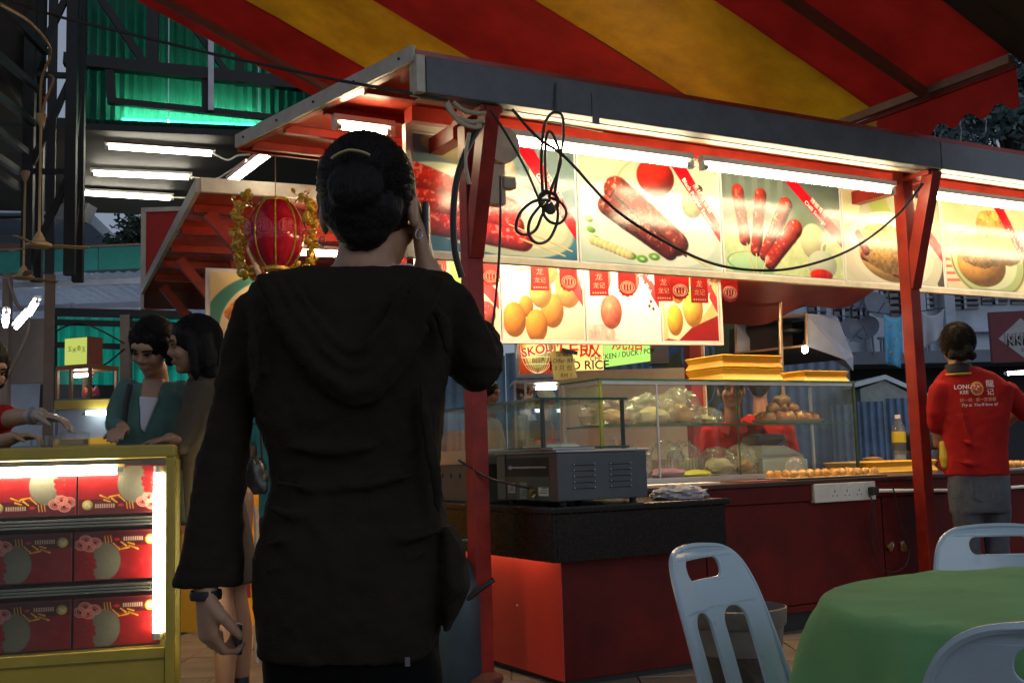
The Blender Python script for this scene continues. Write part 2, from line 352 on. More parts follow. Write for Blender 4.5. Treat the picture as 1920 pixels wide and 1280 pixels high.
def pic_red_bean():
    p = Pic(360, 280, (.97,.93,.86), (.97,.94,.88), 16); p.poly([(.0,.85),(.4,.82),(.55,1),(0,1)],(.74,.72,.68),.3)
    for x, y, r in ((.26,.34,.185),(.78,.34,.175),(.42,.70,.195)): p.ell(x, y, r, r*.97, 0, (.90,.46,.36), .5, .22, 24); p.ell(x-.03, y-.06, r*.5, r*.4, 0, (.95,.66,.48), .1, .2, soft=.1)
    for x, y in ((1.14,.58),(1.18,.66),(1.11,.63)): p.ell(x, y, .03, .025, 0, (.25,.12,.08), .3)
    p.ribbon(.66,1.29,.66); return p.speck().a
def pic_dan():
    p = Pic(320, 280, (.74,.72,.42), (.80,.74,.52), 17); p.poly([(0,1),(1.14,.72),(1.14,1)],(.50,.06,.08)); p.poly([(.0,.5),(.1,.98),(.3,1),(.85,.72),(1.14,.5),(.6,.4)],(.86,.84,.72),.05)
    for x, y, r, c in ((.85,.30,.22,(.88,.66,.26)),(.32,.42,.18,(.93,.74,.36)),(.24,.78,.17,(.94,.70,.26)),(.62,.64,.215,(.95,.74,.30))): p.ell(x, y, r, r*1.02, 0, c, .5, .07, 20)
    p.ribbon(.5,1.14,.7); return p.speck().a
def pic_fried():                                # crispy heap on the neighbouring stall's board
    p = Pic(360, 420, (.92,.84,.60), (.90,.80,.52), 18); p.ell(.45,.5,.52,.5,0,(.26,.52,.46),.2); p.ell(.5,.5,.44,.46,0,(.92,.86,.7),.1)
    r = np.random.RandomState(4)
    for k in range(46):
        a = r.rand()*6.28; d = math.sqrt(r.rand())*.36; p.ell(.5+d*math.cos(a), .5+d*math.sin(a), .07+.03*r.rand(), .05+.03*r.rand(), r.rand()*3, (.80+.1*r.rand(),.50+.12*r.rand(),.24), .55, .3, 24, edge=.3)
    return p.speck().a
def pic_box(flip=False):                        # front of the red gift box
    p = Pic(360, 215, (.62,.06,.07), (.50,.03,.05), 19, .04); p.poly([(0,.70),(1.68,.70),(1.68,1),(0,1)],(.30,.02,.04))
    for k in range(7): p.ell(.1+.22*k,.30+.1*math.sin(k*2.1),.16,.12,.6,(.66,.10,.09),.2,.1,soft=.12)
    p.ell(1.12,.38,.36,.42,0,(.52,.49,.42),.15,.05)
    for k in range(5): p.ell(1.38+.03*math.sin(k*2),.06+.12*k,.13,.075,.3,(.62,.06,.07),.1)
    for cx, cy in ((1.28,.78),(1.46,.84),(1.40,.70),(1.56,.74)):
        for q in (1,.66,.34): p.ring(cx,cy,.12*q,.10*q,.14,(.86,.50,.46),.3)
    p.ell(.17,.82,.115,.115,0,(.80,.66,.20),.3); p.ell(.17,.82,.08,.08,0,(.84,.76,.62),.2,.3)
    for a, b in (((.42,.62),(.60,.70)),((.60,.66),(.80,.62)),((.66,.70),(.76,.78)),((.50,.72),(.62,.76)),((.80,.64),(.92,.76))): p.cap(a,b,.022,.016,(.84,.62,.14),.2,.2,20,.2,.5)
    for k in range(9): p.poly([(.32+.045*k,.80),(.352+.045*k,.80),(.352+.045*k,.89),(.32+.045*k,.89)],(.72,.60,.52))
    p.ell(.84,.84,.07,.04,0,(.78,.08,.08),.2)
    for k in range(3): p.cap((.95+.06*k,.78),(.97+.06*k,.92),.012,.012,(.82,.55,.15),.1,.1,9,0,0)
    a = p.speck().a*.8; return a[::-1, ::-1].copy() if flip else a
def pic_beer():
    p = Pic(240, 240, (.93,.42,.08), (.55,.16,.03), 20); p.ell(.5,.56,.42,.42,0,(.96,.66,.16),.5); p.ell(.5,.62,.34,.3,0,(.98,.86,.45),.4)
    for k in range(5): p.ring(.5,.6,.1+.09*k,.4,.02,(.96,.9,.7))
    for k in range(4): p.poly([(.15,.48+.12*k),(.85,.48+.12*k),(.85,.487+.12*k),(.15,.487+.12*k)],(.96,.9,.7))
    return p.a
def pic_mural():
    p = Pic(420, 420, (.16,.26,.40), (.22,.26,.16), 23); p.poly([(.15,.25),(1,.1),(1,1),(.05,1)],(.24,.27,.14),.2); p.ell(.2,.25,.3,.12,-.5,(.20,.40,.62),.2,.2)
    r = np.random.RandomState(2)
    for k in range(9): p.ring(.2+.7*r.rand(),.2+.7*r.rand(),.05+.05*r.rand(),.08+.05*r.rand(),.16,(.26,.42,.62),r.rand()*3)
    return p.speck(.06).a
def pic_cloth():
    p = Pic(200, 320, (.40,.74,.90), (.38,.72,.90), 24); r = np.random.RandomState(6)
    for k in range(26): p.ell(r.rand()*.62, r.rand(), .035, .022, r.rand()*3, (.86,.46,.20) if k%3 else (.9,.85,.6), .2)
    return p.a
def pic_crest():                                # round emblem on the back of the shirt
    p = Pic(80, 80, (.55,.02,.03), (.55,.02,.03), 25, 0); p.ell(.5,.5,.44,.47,0,(.86,.66,.28),.2,edge=.12); p.ell(.5,.5,.34,.37,0,(.78,.30,.26),.2,.4,9)
    for k in range(5): p.ell(.35+.3*((k*37)%10)/10,.3+.4*((k*53)%10)/10,.09,.07,k,(.30,.42,.40) if k%2 else (.9,.8,.6),.2)
    return p.a
# ------------------------------------------------------------------ shared materials
RED = M('red_paint', (.30,.022,.012), .42, var=.22, vs=7, bump=.08, bs=30, dirt=.18, spec=.3)
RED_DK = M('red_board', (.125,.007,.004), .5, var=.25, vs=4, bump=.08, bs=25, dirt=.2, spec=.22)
RED_LIT = M('red_lit_side', (.70,.05,.03), .4, var=.12, vs=5)  # brighter red stands in for light on the granite counter's side
SOFFIT = M('soffit_red', (.36,.045,.022), .22, var=.2, vs=4, bump=.04, bs=14, dirt=.1)
GREY = M('grey_fascia', (.13,.145,.16), .55, var=.16, vs=7, bump=.06, bs=120, dirt=.15)
CREAM = M('cream_trim', (.58,.52,.40), .45, var=.14, vs=8, dirt=.15)
BEIGE = M('beige_plastic', (.46,.40,.28), .45, var=.12)
BLACK = M('black_rubber', (.012,.012,.012), .5, var=.2)
BLKMET = M('black_steel', (.012,.013,.013), .6, var=.2)
STEEL = M('brushed_steel', (.42,.43,.43), .32, .85, var=.14, vs=5, stretch=(1,1,14))
STEEL_DK = M('dark_grey_enamel', (.085,.095,.10), .38, .3, var=.14, vs=9)
ALU = M('aluminium', (.55,.56,.56), .35, .8, var=.1)
WHITE = M('white_plastic', (.72,.72,.68), .35, var=.05)
WHITEP = M('white_print', (.85,.82,.78), .5, var=.02)
YEL = M('yellow_plastic', (.88,.47,.03), .35, var=.03, vs=9)
CABLE = M('cable_black', (.014,.012,.011), .55)
CABLE_W = M('cable_cream', (.5,.45,.34), .5)
TUBE = EM('tube_light_warm', (1.0,.78,.46), 52.0)
TUBE2 = EM('tube_light_neutral', (1.0,.92,.74), 24.0)
TUBE3 = EM('tube_light_white', (.95,1.0,.92), 14.0)
GL = GLASS('clear_glass', (.95,.98,.96), 1.0, .02, haze=.015)
GLE = M('glass_edge_green', (.02,.09,.05), .15, var=.1)
GOLDP = M('gold_plastic', (.52,.36,.03), .25, .2, var=.3, vs=30)
WOODC = M('pale_wood', (.42,.27,.13), .5, var=.2, stretch=(1,1,8))

# ------------------------------------------------------------------ ground
g = MB().box((-60,-20,-.3),(70,140,-.012)).build('ground', M('ground_concrete', (.16,.14,.11), .75, var=.3, vs=2, bump=.2, bs=30))
tag(g, kind='structure')
tile_m = M('paving_tile', (.30,.23,.15), .45, var=.25, vs=3, bump=.08, bs=40, dirt=.15)
tme = MB().box((-.146,-.146,-.011),(.146,.146,0),.004).mesh('tile', tile_m)
for i in range(-9, 10):
    for j in range(13):
        x, y = i*.30+.1, 3.7+j*.30
        if x < -2.2 or x > 2.6: continue
        o = put('tile', tme, g); o.location = (x, y, rnd.uniform(-.0012, .0012))

# ------------------------------------------------------------------ the sausage stall
stall = thing('food_stall', 'red snack stall with grey fascia, forked posts and long picture menu board', 'stall', S0, TH)
MB().box((-.285,-.085,2.737),(3.175,-.004,2.912),.006).build('fascia', GREY, stall)
MB().box((3.182,-.085,2.737),(5.6,-.004,2.908),.006).build('fascia', M('grey_fascia_new', (.17,.185,.20), .5, var=.14, vs=6, bump=.05), stall)
MB().box((-.335,-.088,2.735),(-.29,-.0,2.914),.008).build('fascia_end', CREAM, stall)
MB().box((.62,-.092,2.70),(.66,-.086,2.86)).build('bracket', GREY, stall)
lip = MB().box((-.285,-.003,2.733),(5.6,.055,2.741)).build('fascia_lip', M('zinc_lip', (.42,.38,.30), .4, .4), stall)
# roof: red soffit sheet with white edge flange
rz0, rz1 = 2.915, 2.945
A0, A1 = Vector((-.325,-.06,0)), Vector((-.70,1.64,0))
roof = MB()
roof.prism([(A0.x,A0.y,rz0),(5.6,A0.y,rz0),(5.6,A1.y,rz0),(A1.x,A1.y,rz0)],(0,0,rz1-rz0)); roof.build('roof_sheet', SOFFIT, stall)
ed = (A1-A0).normalized(); en = Vector((-ed.y, ed.x, 0))
fl = MB().obox((A0+A1)/2+en*.012+Vector((0,0,2.925)), ed*(A1-A0).length/2, en*.009, (0,0,.038)); fl.build('roof_edge', CREAM, stall)
MB().obox((A0+A1)/2-en*.02+Vector((0,0,2.892)), ed*(A1-A0).length/2, en*.02, (0,0,.006)).build('roof_edge_flange', SOFFIT, stall)
for k in range(5):
    p = A0+(A1-A0)*(.06+.22*k)+en*.024+Vector((0,0,2.925)); MB().ell(p,.007,.007,.007,8,5).build('rivet', BLACK, stall)
MB().box((A1.x,A1.y,2.87),(5.6,A1.y+.02,2.95)).build('roof_edge', RED, stall)
for t in (.42,.80,1.2,1.56):
    s_l = A0.x+(A1.x-A0.x)*(t/1.7)
    MB().box((s_l+.03,t-.02,2.87),(5.5,t+.02,2.913)).build('rafter', RED, stall)
for s in (.07, 3.15):
    MB().box((s-.036,.30,2.66),(s+.045,1.6,2.745),.004).build('side_beam', RED, stall)
MB().tube([(-.25,1.5,2.80),(5.2,1.5,2.80)],.055,10).build('rolled_awning', RED, stall, True)
# forked posts
def fork_post(s, brace):
    pw = .042; T = .20
    MB().box((s-pw,T-pw,.02),(s+pw,T+pw,2.90),.004).build('post', RED, stall)
    m = MB(); m.bar((s+.001,T-.015,2.04),(s+.001,brace,2.735),.082,.075,(1,0,0)); m.build('brace', RED, stall)
    MB().box((s-.06,-.05,2.705),(s+.06,T+.06,2.733)).build('post_cap', RED, stall)
    MB().box((s-.13,T-.13,-.02),(s+.13,T+.13,.005),.002).build('plinth', M('concrete_plinth',(.30,.27,.22),.8,var=.2,bump=.2), stall)
    m = MB(); m.lathe([(.09,0),(.10,.012),(.098,.03),(.07,.04),(.06,.05)],(s,T,.004),20); m.build('post_foot', M('rusty_red', (.16,.05,.025), .7, var=.4, vs=20), stall, True)
fork_post(.07, -.03); fork_post(3.15, -.03)
# the long menu board: one framed panel for each dish
BT = .60; Z0, Z1 = 2.135, 2.775
edges = [-.075,.955,1.995,3.015,3.975,4.95,5.6]
pics = [('garlic', pic_garlic), ('pepper', pic_pepper), ('chilli', pic_chilli), ('bun', pic_bun), ('floss', pic_floss), ('bun2', pic_bun)]
ribs = [('蒜蓉香肠','Garlic Sausage',.93,.82), ('黑胡椒香肠','Black Pepper Sausage',.98,.72), ('辣椒香肠','Chilli Sausage',.78,.66), ('肉松面包','Floss Bun',.78,.72), ('肉松包','Pork Floss Bun',.88,.86), None]
RIBTXT = WHITEP
def board_panel(parent, s0, s1, z0, z1, t, mat, rib=None, A=1.5, yb=.7, x0=.9, fr=.012, depth=.03, txt_k=.058):
    o = MB().box((s0,t,z0),(s1,t+depth,z1)).build('menu_panel', WHITE, parent)
    w, h = s1-s0-2*fr, z1-z0-2*fr
    printed('picture', [(s0+fr,t-.003,z1-fr),(s1-fr,t-.003,z1-fr),(s1-fr,t-.003,z0+fr),(s0+fr,t-.003,z0+fr)], mat, o)
    if rib:
        zh, en_ = rib; k = h
        # centre line of the ribbon from its top middle to its lower middle, in metres on the panel
        a = Vector((s0+fr+(x0+.085)/A*w, 0, z1-fr)); b = Vector((s1-fr, 0, z1-fr-(yb-.09)*h)); d = (b-a).normalized(); up = Vector((-d.z, 0, d.x))
        if up.z < 0: up = -up
        c = (a+b)/2; c.y = t-.006
        lettering(zh, txt_k*h*1.15, c+up*txt_k*h*.72, d, up, RIBTXT, o); lettering(en_, txt_k*h*1.12, c-up*txt_k*h*.62, d, up, RIBTXT, o, bold=.008)
    return o
for i in range(6):
    m = IMG('menu_'+pics[i][0], pics[i][1](), rough=.15, line_bump=.12)
    r = ribs[i]; board_panel(stall, edges[i]+.004, edges[i+1]-.004, Z0, Z1, BT, m, (r[0], r[1]) if r else None, x0=r[2] if r else .9, yb=r[3] if r else .7)
MB().box((edges[0]-.02,BT-.012,Z1+.001),(5.6,BT+.035,Z1+.034)).build('board_frame', CREAM, stall)
MB().box((edges[0]-.02,BT-.012,Z0-.034),(5.6,BT+.035,Z0-.001)).build('board_frame', CREAM, stall)
MB().box((edges[0]-.026,BT-.010,Z0-.034),(edges[0]+.002,BT+.03,Z1+.034)).build('board_frame', CREAM, stall)
MB().box((edges[0]-.02,BT+.036,Z0-.03),(5.6,BT+.05,Z1+.03)).build('board_back', RED, stall)
MB().box((edges[0],BT-.04,2.82),(5.6,BT+.06,2.90)).build('board_header', RED, stall)

# tube lamps under the fascia
def tube_lamp(label, p, q, mat=TUBE, group=None, r=.016, casing=True, name='tube_lamp', up=(0,0,1), cw=.05):
    p, q = Vector(p), Vector(q); up = Vector(up); t = thing(name, label, 'lamp', (p+q)/2, 0, group); d = (q-p).normalized()
    m = MB(); m.tube([p+d*.02, q-d*.02], r, 10); m.build('tube', mat, t, True, world=True)
    for e, k in ((p, 1), (q, -1)):
        m = MB(); m.tube([e, e+d*k*.025], r*1.05, 10); m.build('end_cap', ALU, t, True, world=True)
    if casing:
        m = MB(); m.bar(p-d*.02+up*(r+.028), q+d*.02+up*(r+.028), cw, .032, up); m.build('casing', WHITE, t, world=True)
        for e, k in ((p, 1), (q, -1)):
            m = MB(); m.bar(e-d*k*.012-up*.02, e-d*k*.012+up*(r+.03), .024, .022, d); m.build('socket', WHITE, t, world=True)
    return t
for i, (s0, s1) in enumerate(((.17,1.40),(1.50,2.98),(3.22,4.44),(4.5,5.6))):
    tube_lamp(('glaring tube lamp over the garlic and black pepper sausage pictures', 'glaring tube lamp over the chilli sausage picture', 'glaring tube lamp past the second forked post over the bun picture', 'tube lamp at the far end of the grey fascia')[i],
              W(s0,.14,2.63), W(s1,.14,2.63), TUBE, 'tube lamps along the stall fascia')
tube_lamp('tube lamp under the stall roof behind the ponytailed woman', W(-.42,.75,2.80), W(-.12,.75,2.80), TUBE, 'tube lamps along the stall fascia')

for i, (s0, s1) in enumerate(((.45,1.65),(1.85,3.05),(3.5,4.7))):
    tube_lamp(('tube lamp inside the stall roof above the low glass case','tube lamp inside the stall roof above the bagged bread','tube lamp inside the stall roof above the counter crate')[i], W(s0,.80,2.62), W(s1,.80,2.62), EM('added_tube_inner',(1.0,.76,.43),95.0), 'tube lamps inside the stall')  # unseen tubes, added to light the crates, buns and cabinet
# ------------------------------------------------------------------ striped awning above the stall
aw = thing('striped_awning', 'big red and yellow striped fabric awning with scalloped valance over the stall', 'awning', S0, TH)
AS = 3.27; AZ = 3.33; AM = .40                 # lower end of the cloth and its slope
AWR = M('awning_red', (.52,.020,.012), .65, var=.26, vs=2.2, transl=.5, bump=.5, bs=5, dirt=.2)
AWY = M('awning_yellow', (.92,.40,.012), .65, var=.22, vs=1.8, transl=.5, bump=.5, bs=5, dirt=.25)
tb = [4.50, 3.60, 2.58, 1.54, .50, -.56]
for i in range(5):
    vs = []; fs = []; ns, nt_ = 26, 6
    for a in range(ns+1):
        for b in range(nt_+1):
            s_ = -3.6+(AS+3.6)*a/ns; t_ = tb[i]+(tb[i+1]-tb[i])*b/nt_
            sag = -.035*math.sin(math.pi*((t_+.5) % 2.1)/2.1)-.02*math.sin(math.pi*a/ns)+.016*mnoise.noise((s_*.8, t_*.8, 3))+.008*mnoise.noise((s_*2.6, t_*2.2, 7))
            vs.append((s_, t_, AZ+AM*(AS-s_)+sag))
    for a in range(ns):
        for b in range(nt_): fs.append((a*(nt_+1)+b, a*(nt_+1)+b+1, (a+1)*(nt_+1)+b+1, (a+1)*(nt_+1)+b))
    o = MB().add(vs, fs).build('stripe', AWR if i % 2 == 0 else AWY, aw, True)
for t_ in tb[1:-1]:
    MB().bar((-3.5,t_,AZ+AM*(AS+3.5)-.012),(AS,t_,AZ-.012),.018,.012).build('seam', M('seam_dark',(.20,.035,.012),.8), aw)
ALUB = M('awning_bar', (.30,.20,.13), .4, .5, var=.2)
MB().bar((AS-.02,5.2,AZ-.05),(AS-.02,-.56,AZ-.05),.05,.05).build('front_bar', ALUB, aw)
MB().bar((AS+.012,5.2,AZ-.09),(AS+.012,-.56,AZ-.09),.02,.025).build('valance_rail', RED, aw)
for t_, w_ in ((.05,.055),(4.18,.06)):
    MB().bar((-3.4,t_+.12 if t_ < 1 else t_,AZ+AM*(AS+3.4)-.10),(AS-.03,t_-.0,AZ-.07),w_,.05).build('folding_arm', M('arm_brown', (.20,.10,.065), .45, .4), aw)
for i in range(5):
    a, b = tb[i]+(.7 if i == 0 else 0), tb[i+1]; n = int(abs(a-b)/.02); top = []; bot = []
    for k in range(n+1):
        t_ = a+(b-a)*k/n; top.append((AS+.02, t_, AZ-.085)); bot.append((AS+.02+.012*mnoise.noise((t_*3,0,0)), t_, AZ-.30+.032*math.cos(2*math.pi*t_/.21)))
    m = MB(); m.add(top+bot, [(k,k+1,n+2+k,n+1+k) for k in range(n)]); m.build('valance', AWR if i % 2 == 0 else AWY, aw)
# dark ribbed awning beside it
baw = thing('black_awning', 'black ribbed awning roof cutting across the top corner over the tables', 'awning', S0, TH)
for k in range(14):
    t0 = -.545-.17*k; m = MB(); s1 = 3.40
    m.prism([(-2.5,t0,AZ-.06+AM*(s1+2.5)),(s1,t0,AZ-.06),(s1,t0-.168,AZ-.06),(-2.5,t0-.168,AZ-.06+AM*(s1+2.5))],(0,0,.03)); m.build('slat', M('black_awning', (.010,.009,.008), .7, var=.3), baw)
MB().bar((3.46,-.62,AZ-.03),(3.46,-3.0,AZ-.03),.04,.04).build('front_bar', M('arm_brown'), baw)
MB().box((3.44,-.70,-0.0),(3.50,-.64,AZ-.04)).build('post', BLKMET, baw)
# ------------------------------------------------------------------ granite counter at the corner of the stall
GRAN = M('dark_granite', (.012,.008,.006), .25, var=.5, vs=90, bump=.02, spec=.3)
gc = stuff_in('granite_counter', 'dark granite corner counter on a bright red base with the oven on it', 'counter', .2, -.27, 0)
MB().box((-.012,-.012,.795),(1.02,2.2,.825),.008).build('counter_top', GRAN, gc)
MB().box((.01,.008,.578),(.028,2.2,.794),.003).build('apron', GRAN, gc); MB().box((.0285,.008,.578),(1.0,.026,.794),.003).build('apron', GRAN, gc); MB().box((.982,.027,.578),(1.0,2.2,.794),.003).build('apron', GRAN, gc)
MB().box((.115,.125,.03),(.96,2.15,.793),.003).build('base', RED_DK, gc); MB().box((.111,.124,.03),(.1149,2.15,.79)).build('side_panel', RED_LIT, gc)  # side panel repeats the base in a red brightened as if lit
tube_lamp('tube lamp hidden inside the granite apron washing the red side panel', W(.2+.062,-.27+.16,.66), W(.2+.062,-.27+2.0,.66), EM('added_counter_tube',(1,.74,.5),9.0), r=.012, casing=False)  # unseen tube, added to brighten the red side panel
MB().box((.14,.15,0.0),(.94,2.1,.03)).build('kick_board', BLACK, gc)
for (x,y) in ((.112,.55),): MB().ell((x,y,.33),.006,.006,.006,8,5).build('screw', STEEL, gc)
# ------------------------------------------------------------------ red cupboard counter
rc = stuff_in('red_counter', 'long dark red cupboard counter with dark top behind the plastic chairs', 'counter', 1.14, .30, 0)
MB().box((.0,0,.845),(5.0,.95,.872),.006).build('counter_top', M('maroon_top', (.045,.016,.012), .3, var=.2), rc)
for k,(a,b) in enumerate(((0.06,.40),(.41,1.78),(1.79,3.2),(3.21,4.9))):
    MB().box((a,.035,.16),(b,.055,.745),.003).build('door_panel', RED_DK, rc)
MB().box((.0,.018,.75),(5.0,.06,.844),.003).build('rail', RED_DK, rc)
MB().box((.03,.06,.12),(4.95,.93,.843)).build('carcass', RED_DK, rc)
MB().box((.03,.03,.12),(4.95,.075,.155)).build('rail', RED_DK, rc)
MB().box((.05,.12,0),(4.9,.9,.12)).build('kick_board', BLACK, rc)
BRASS = M('brass', (.38,.25,.08), .35, .8)
def padlock(label, s, z, tilt):
    p = stuff_in('padlock', label, 'padlock', s+.08, .30+.02, z, 0, 'padlocks on the red counter')
    R = Matrix.Rotation(tilt, 3, 'Y')
    m = MB().box((-.018,-.012,-.05),(.018,.008,-.012),.003); m.v = [tuple(R@Vector(q)) for q in m.v]; m.build('body', BRASS, p)
    m = MB().tube([R@Vector((.013*math.cos(a),-.002,-.012+.022*math.sin(a))) for a in [math.pi*k/8 for k in range(9)]],.0028,6); m.build('shackle', STEEL, p, True)
    MB().box((-.012,.0,-.008),(.012,.014,.008)).build('hasp', STEEL, p)
padlock('brass padlock hanging tilted on the red counter door', 2.90, .46, .9); padlock('brass padlock hanging upright on the red counter door', 2.99, .46, .05)
pipe = MB().tube(smooth_path([W(2.85,.275,.79),W(3.6,.27,.765),W(4.4,.27,.765),W(5.2,.27,.79),W(6,.27,.79)],6),.011,8).build('pipe', WHITE, None, True); tag(pipe, 'white plastic pipe running along the red counter below its top', 'pipe')

# ------------------------------------------------------------------ big glass display cabinet
CX, CY, CZ = 1.315, .985, .872; CL, CD, CH = 2.11, .42, .642
cab = stuff_in('glass_cabinet', 'long two tier glass display cabinet full of buns and bagged bread', 'cabinet', CX, CY, CZ)
GRN = M('green_edge', (.16,.20,.02), .35, var=.2)
MB().box((-.004,-.004,0),(CL+.004,CD+.004,.03),.002).build('base_frame', ALU, cab)
for nm, lo, hi in (('glass_pane',(.006,-.002,.031),(1.06,.003,CH-.012)),('glass_pane',(1.066,-.002,.031),(CL-.008,.003,CH-.012)),('glass_pane',(-.002,.006,.031),(.003,CD-.006,CH-.012)),('glass_pane',(CL-.003,.006,.031),(CL+.002,CD-.006,CH-.012))):
    MB().box(lo, hi).build(nm, GL, cab)
MB().box((-.012,-.012,CH-.008),(CL+.012,CD+.012,CH)).build('glass_top', GLASS('top_glass',(.75,.88,.80),1.0,.03), cab)
for lo, hi in (((-.014,-.016,CH-.010),(CL+.014,-.012,CH+.001)),((-.016,-.012,CH-.010),(-.012,CD+.012,CH+.001))): MB().box(lo, hi).build('glass_edge', GLE, cab)
MB().box((.0,-.004,CH-.032),(CL,.006,CH-.012)).build('top_rail', ALU, cab)
MB().box((-.004,.0,CH-.032),(.006,CD,CH-.012)).build('top_rail', ALU, cab)
for x, y, m_ in ((0,0,GRN),(CL,0,M('dark_green_edge',(.03,.05,.02),.3)),(0,CD,ALU),(CL,CD,ALU)):
    MB().box((x-.009,y-.009,.03),(x+.009,y+.009,CH-.012),.002).build('corner_post', m_, cab)
for x in (.42,): MB().box((x-.006,-.004,.03),(x+.006,.006,CH-.012)).build('mullion', ALU, cab)
for x in (1.063,): MB().box((x-.0025,-.003,.03),(x+.0025,.004,CH-.012)).build('glass_edge', GLE, cab)
SHZ = .352
MB().box((.012,.012,SHZ),(CL-.012,CD-.01,SHZ+.008)).build('shelf', GLASS('shelf_glass',(.86,.94,.9),1.0,.03), cab)
MB().box((.012,.008,SHZ-.002),(CL-.012,.0118,SHZ+.010)).build('shelf_edge', GLE, cab)
MB().box((.008,.012,SHZ-.002),(.0118,CD-.01,SHZ+.010)).build('shelf_edge', GLE, cab)
# sheet of cream card standing inside at the end
tag(MB().box((0,0,0),(.006,.28,.235)).build('card', M('cream_card',(.48,.44,.33),.6)), 'cream card leaning inside the glass cabinet end', 'card')
o = bpy.data.objects['card']; o.matrix_world = Matrix.Translation(W(CX+.05, CY+.10, CZ+SHZ+.009)) @ Matrix.Rotation(TH+.1, 4, 'Z')

# -- things inside the cabinet
BUN = M('glazed_bun', (.36,.13,.025), .3, var=.45, vs=14, coat=.4)
BUN2 = M('golden_pastry', (.60,.30,.06), .35, var=.3, vs=30, coat=.3)
BAGM = GLASS('plastic_bag', (.97,.95,.90), 2.2, .12, haze=.12)
BREAD = M('bread_crust', (.42,.22,.07), .7, var=.3, vs=9, bump=.2, bs=60)
BREADW = M('bread_crumb', (.62,.50,.30), .8, var=.15, vs=20, bump=.3, bs=120)
def lump(c, rx, ry, rz, seed, amp=.1, n=18, m=11, freq=9, rot=0.0, flat=True):
    mb = MB(); mb.ell((0,0,0), 1, 1, 1, n, m); R = Matrix.Rotation(rot, 3, 'Z'); out = []
    for p in mb.v:
        v = Vector(p); k = 1+amp*mnoise.noise(v*1.7+Vector((seed*3.7, seed*1.3, 0)))*2+amp*.5*mnoise.noise(v*freq*.5+Vector((seed,0,0)))
        q = Vector((v.x*rx*k, v.y*ry*k, v.z*rz*k))
        if flat and q.z < -rz*.62: q.z = -rz*.62
        out.append(tuple(Vector(c)+R@q))
    mb.v = out; return mb
def crumple(c, rx, ry, rz, seed, rot=0.0):       # crinkled bag: sharp ridged noise
    mb = MB(); mb.ell((0,0,0), 1, 1, 1, 34, 20); out = []; R = Matrix.Rotation(rot, 3, 'Z')
    for p in mb.v:
        v = Vector(p); q = v*2.6+Vector((seed*5.1, seed*2.7, seed)); k = 1+.34*(1-abs(mnoise.noise(q))*2.4)*.6+.14*(1-abs(mnoise.noise(q*2.6))*2.4)+.05*mnoise.noise(q*7)
        k *= .8; r = Vector((v.x*rx*k, v.y*ry*k, v.z*rz*k)); r.z = max(r.z, -rz*.55); out.append(tuple(Vector(c)+R@r))
    mb.v = out; return mb
def cabl(name, label, cat, x, y, z, group=None, dr=0.0): return stuff_in(name, label, cat, CX+x, CY+y, CZ+z, dr, group)
SHT = SHZ+.009
tray = cabl('tray', 'shallow oval tray holding the pile of brown buns in the cabinet', 'tray', 1.68, .20, SHT)
m = MB(); m.lathe([(.02,.0),(.24,.0),(.29,.022),(.295,.026),(.285,.026),(.24,.006)],(0,0,0),28,cap=False); m.v = [(p[0],p[1]*.62,p[2]) for p in m.v]; m.build('dish', WHITE, tray, True); MB().box((-.2,-.12,.004),(.2,.12,.0055)).build('paper', M('greased_paper',(.62,.54,.36),.5), tray)
bunpos = [(-.20,-.05,0),(-.12,-.07,0),(-.04,-.07,0),(.05,-.07,0),(.13,-.05,0),(-.17,.05,0),(-.08,.05,0),(.02,.05,0),(.10,.05,0),(-.13,-.02,.058),(-.05,-.02,.06),(.04,-.02,.06),(-.08,.03,.066),(-.02,-.01,.115),(-.07,-.015,.108),(.22,-.03,-.004),(.18,.05,0)]
for i,(x,y,z) in enumerate(bunpos):
    b = lump((0,0,.036),.050,.044,.044,i+1,.07).build('bun', BUN, None, True); b.matrix_world = Matrix.Translation(W(CX+1.66+x, CY+.20+y, CZ+SHT+.006+z)) @ Matrix.Rotation(i*1.7, 4, 'Z')
    tag(b, 'glazed brown bun in the heap on the cabinet shelf', 'bun', 'brown buns heaped on the cabinet shelf')
bagl = ['puffy clear bag of bread at the cabinet corner post', 'crinkled clear bag behind the thin cabinet mullion', 'tall clear bag with knotted top on the upper shelf', 'flat clear bag end pointing towards the red shirted vendor']
for i,(x,y,rx,rz) in enumerate(((.20,.20,.22,.10),(.52,.20,.22,.12),(.74,.20,.16,.14),(.93,.21,.16,.07))):
    t = cabl('bread_bag', bagl[i], 'bread bag', x, y, SHT, 'bagged bread on the upper shelf', .2*i)
    crumple((0,0,rz*.62),rx,.15,rz*1.15,i+2).build('bag', BAGM, t, True); lump((0,0,rz*.42),rx*.6,.10,rz*.55,i+5,.15).build('bread', BREADW if i % 2 else BREAD, t, True)
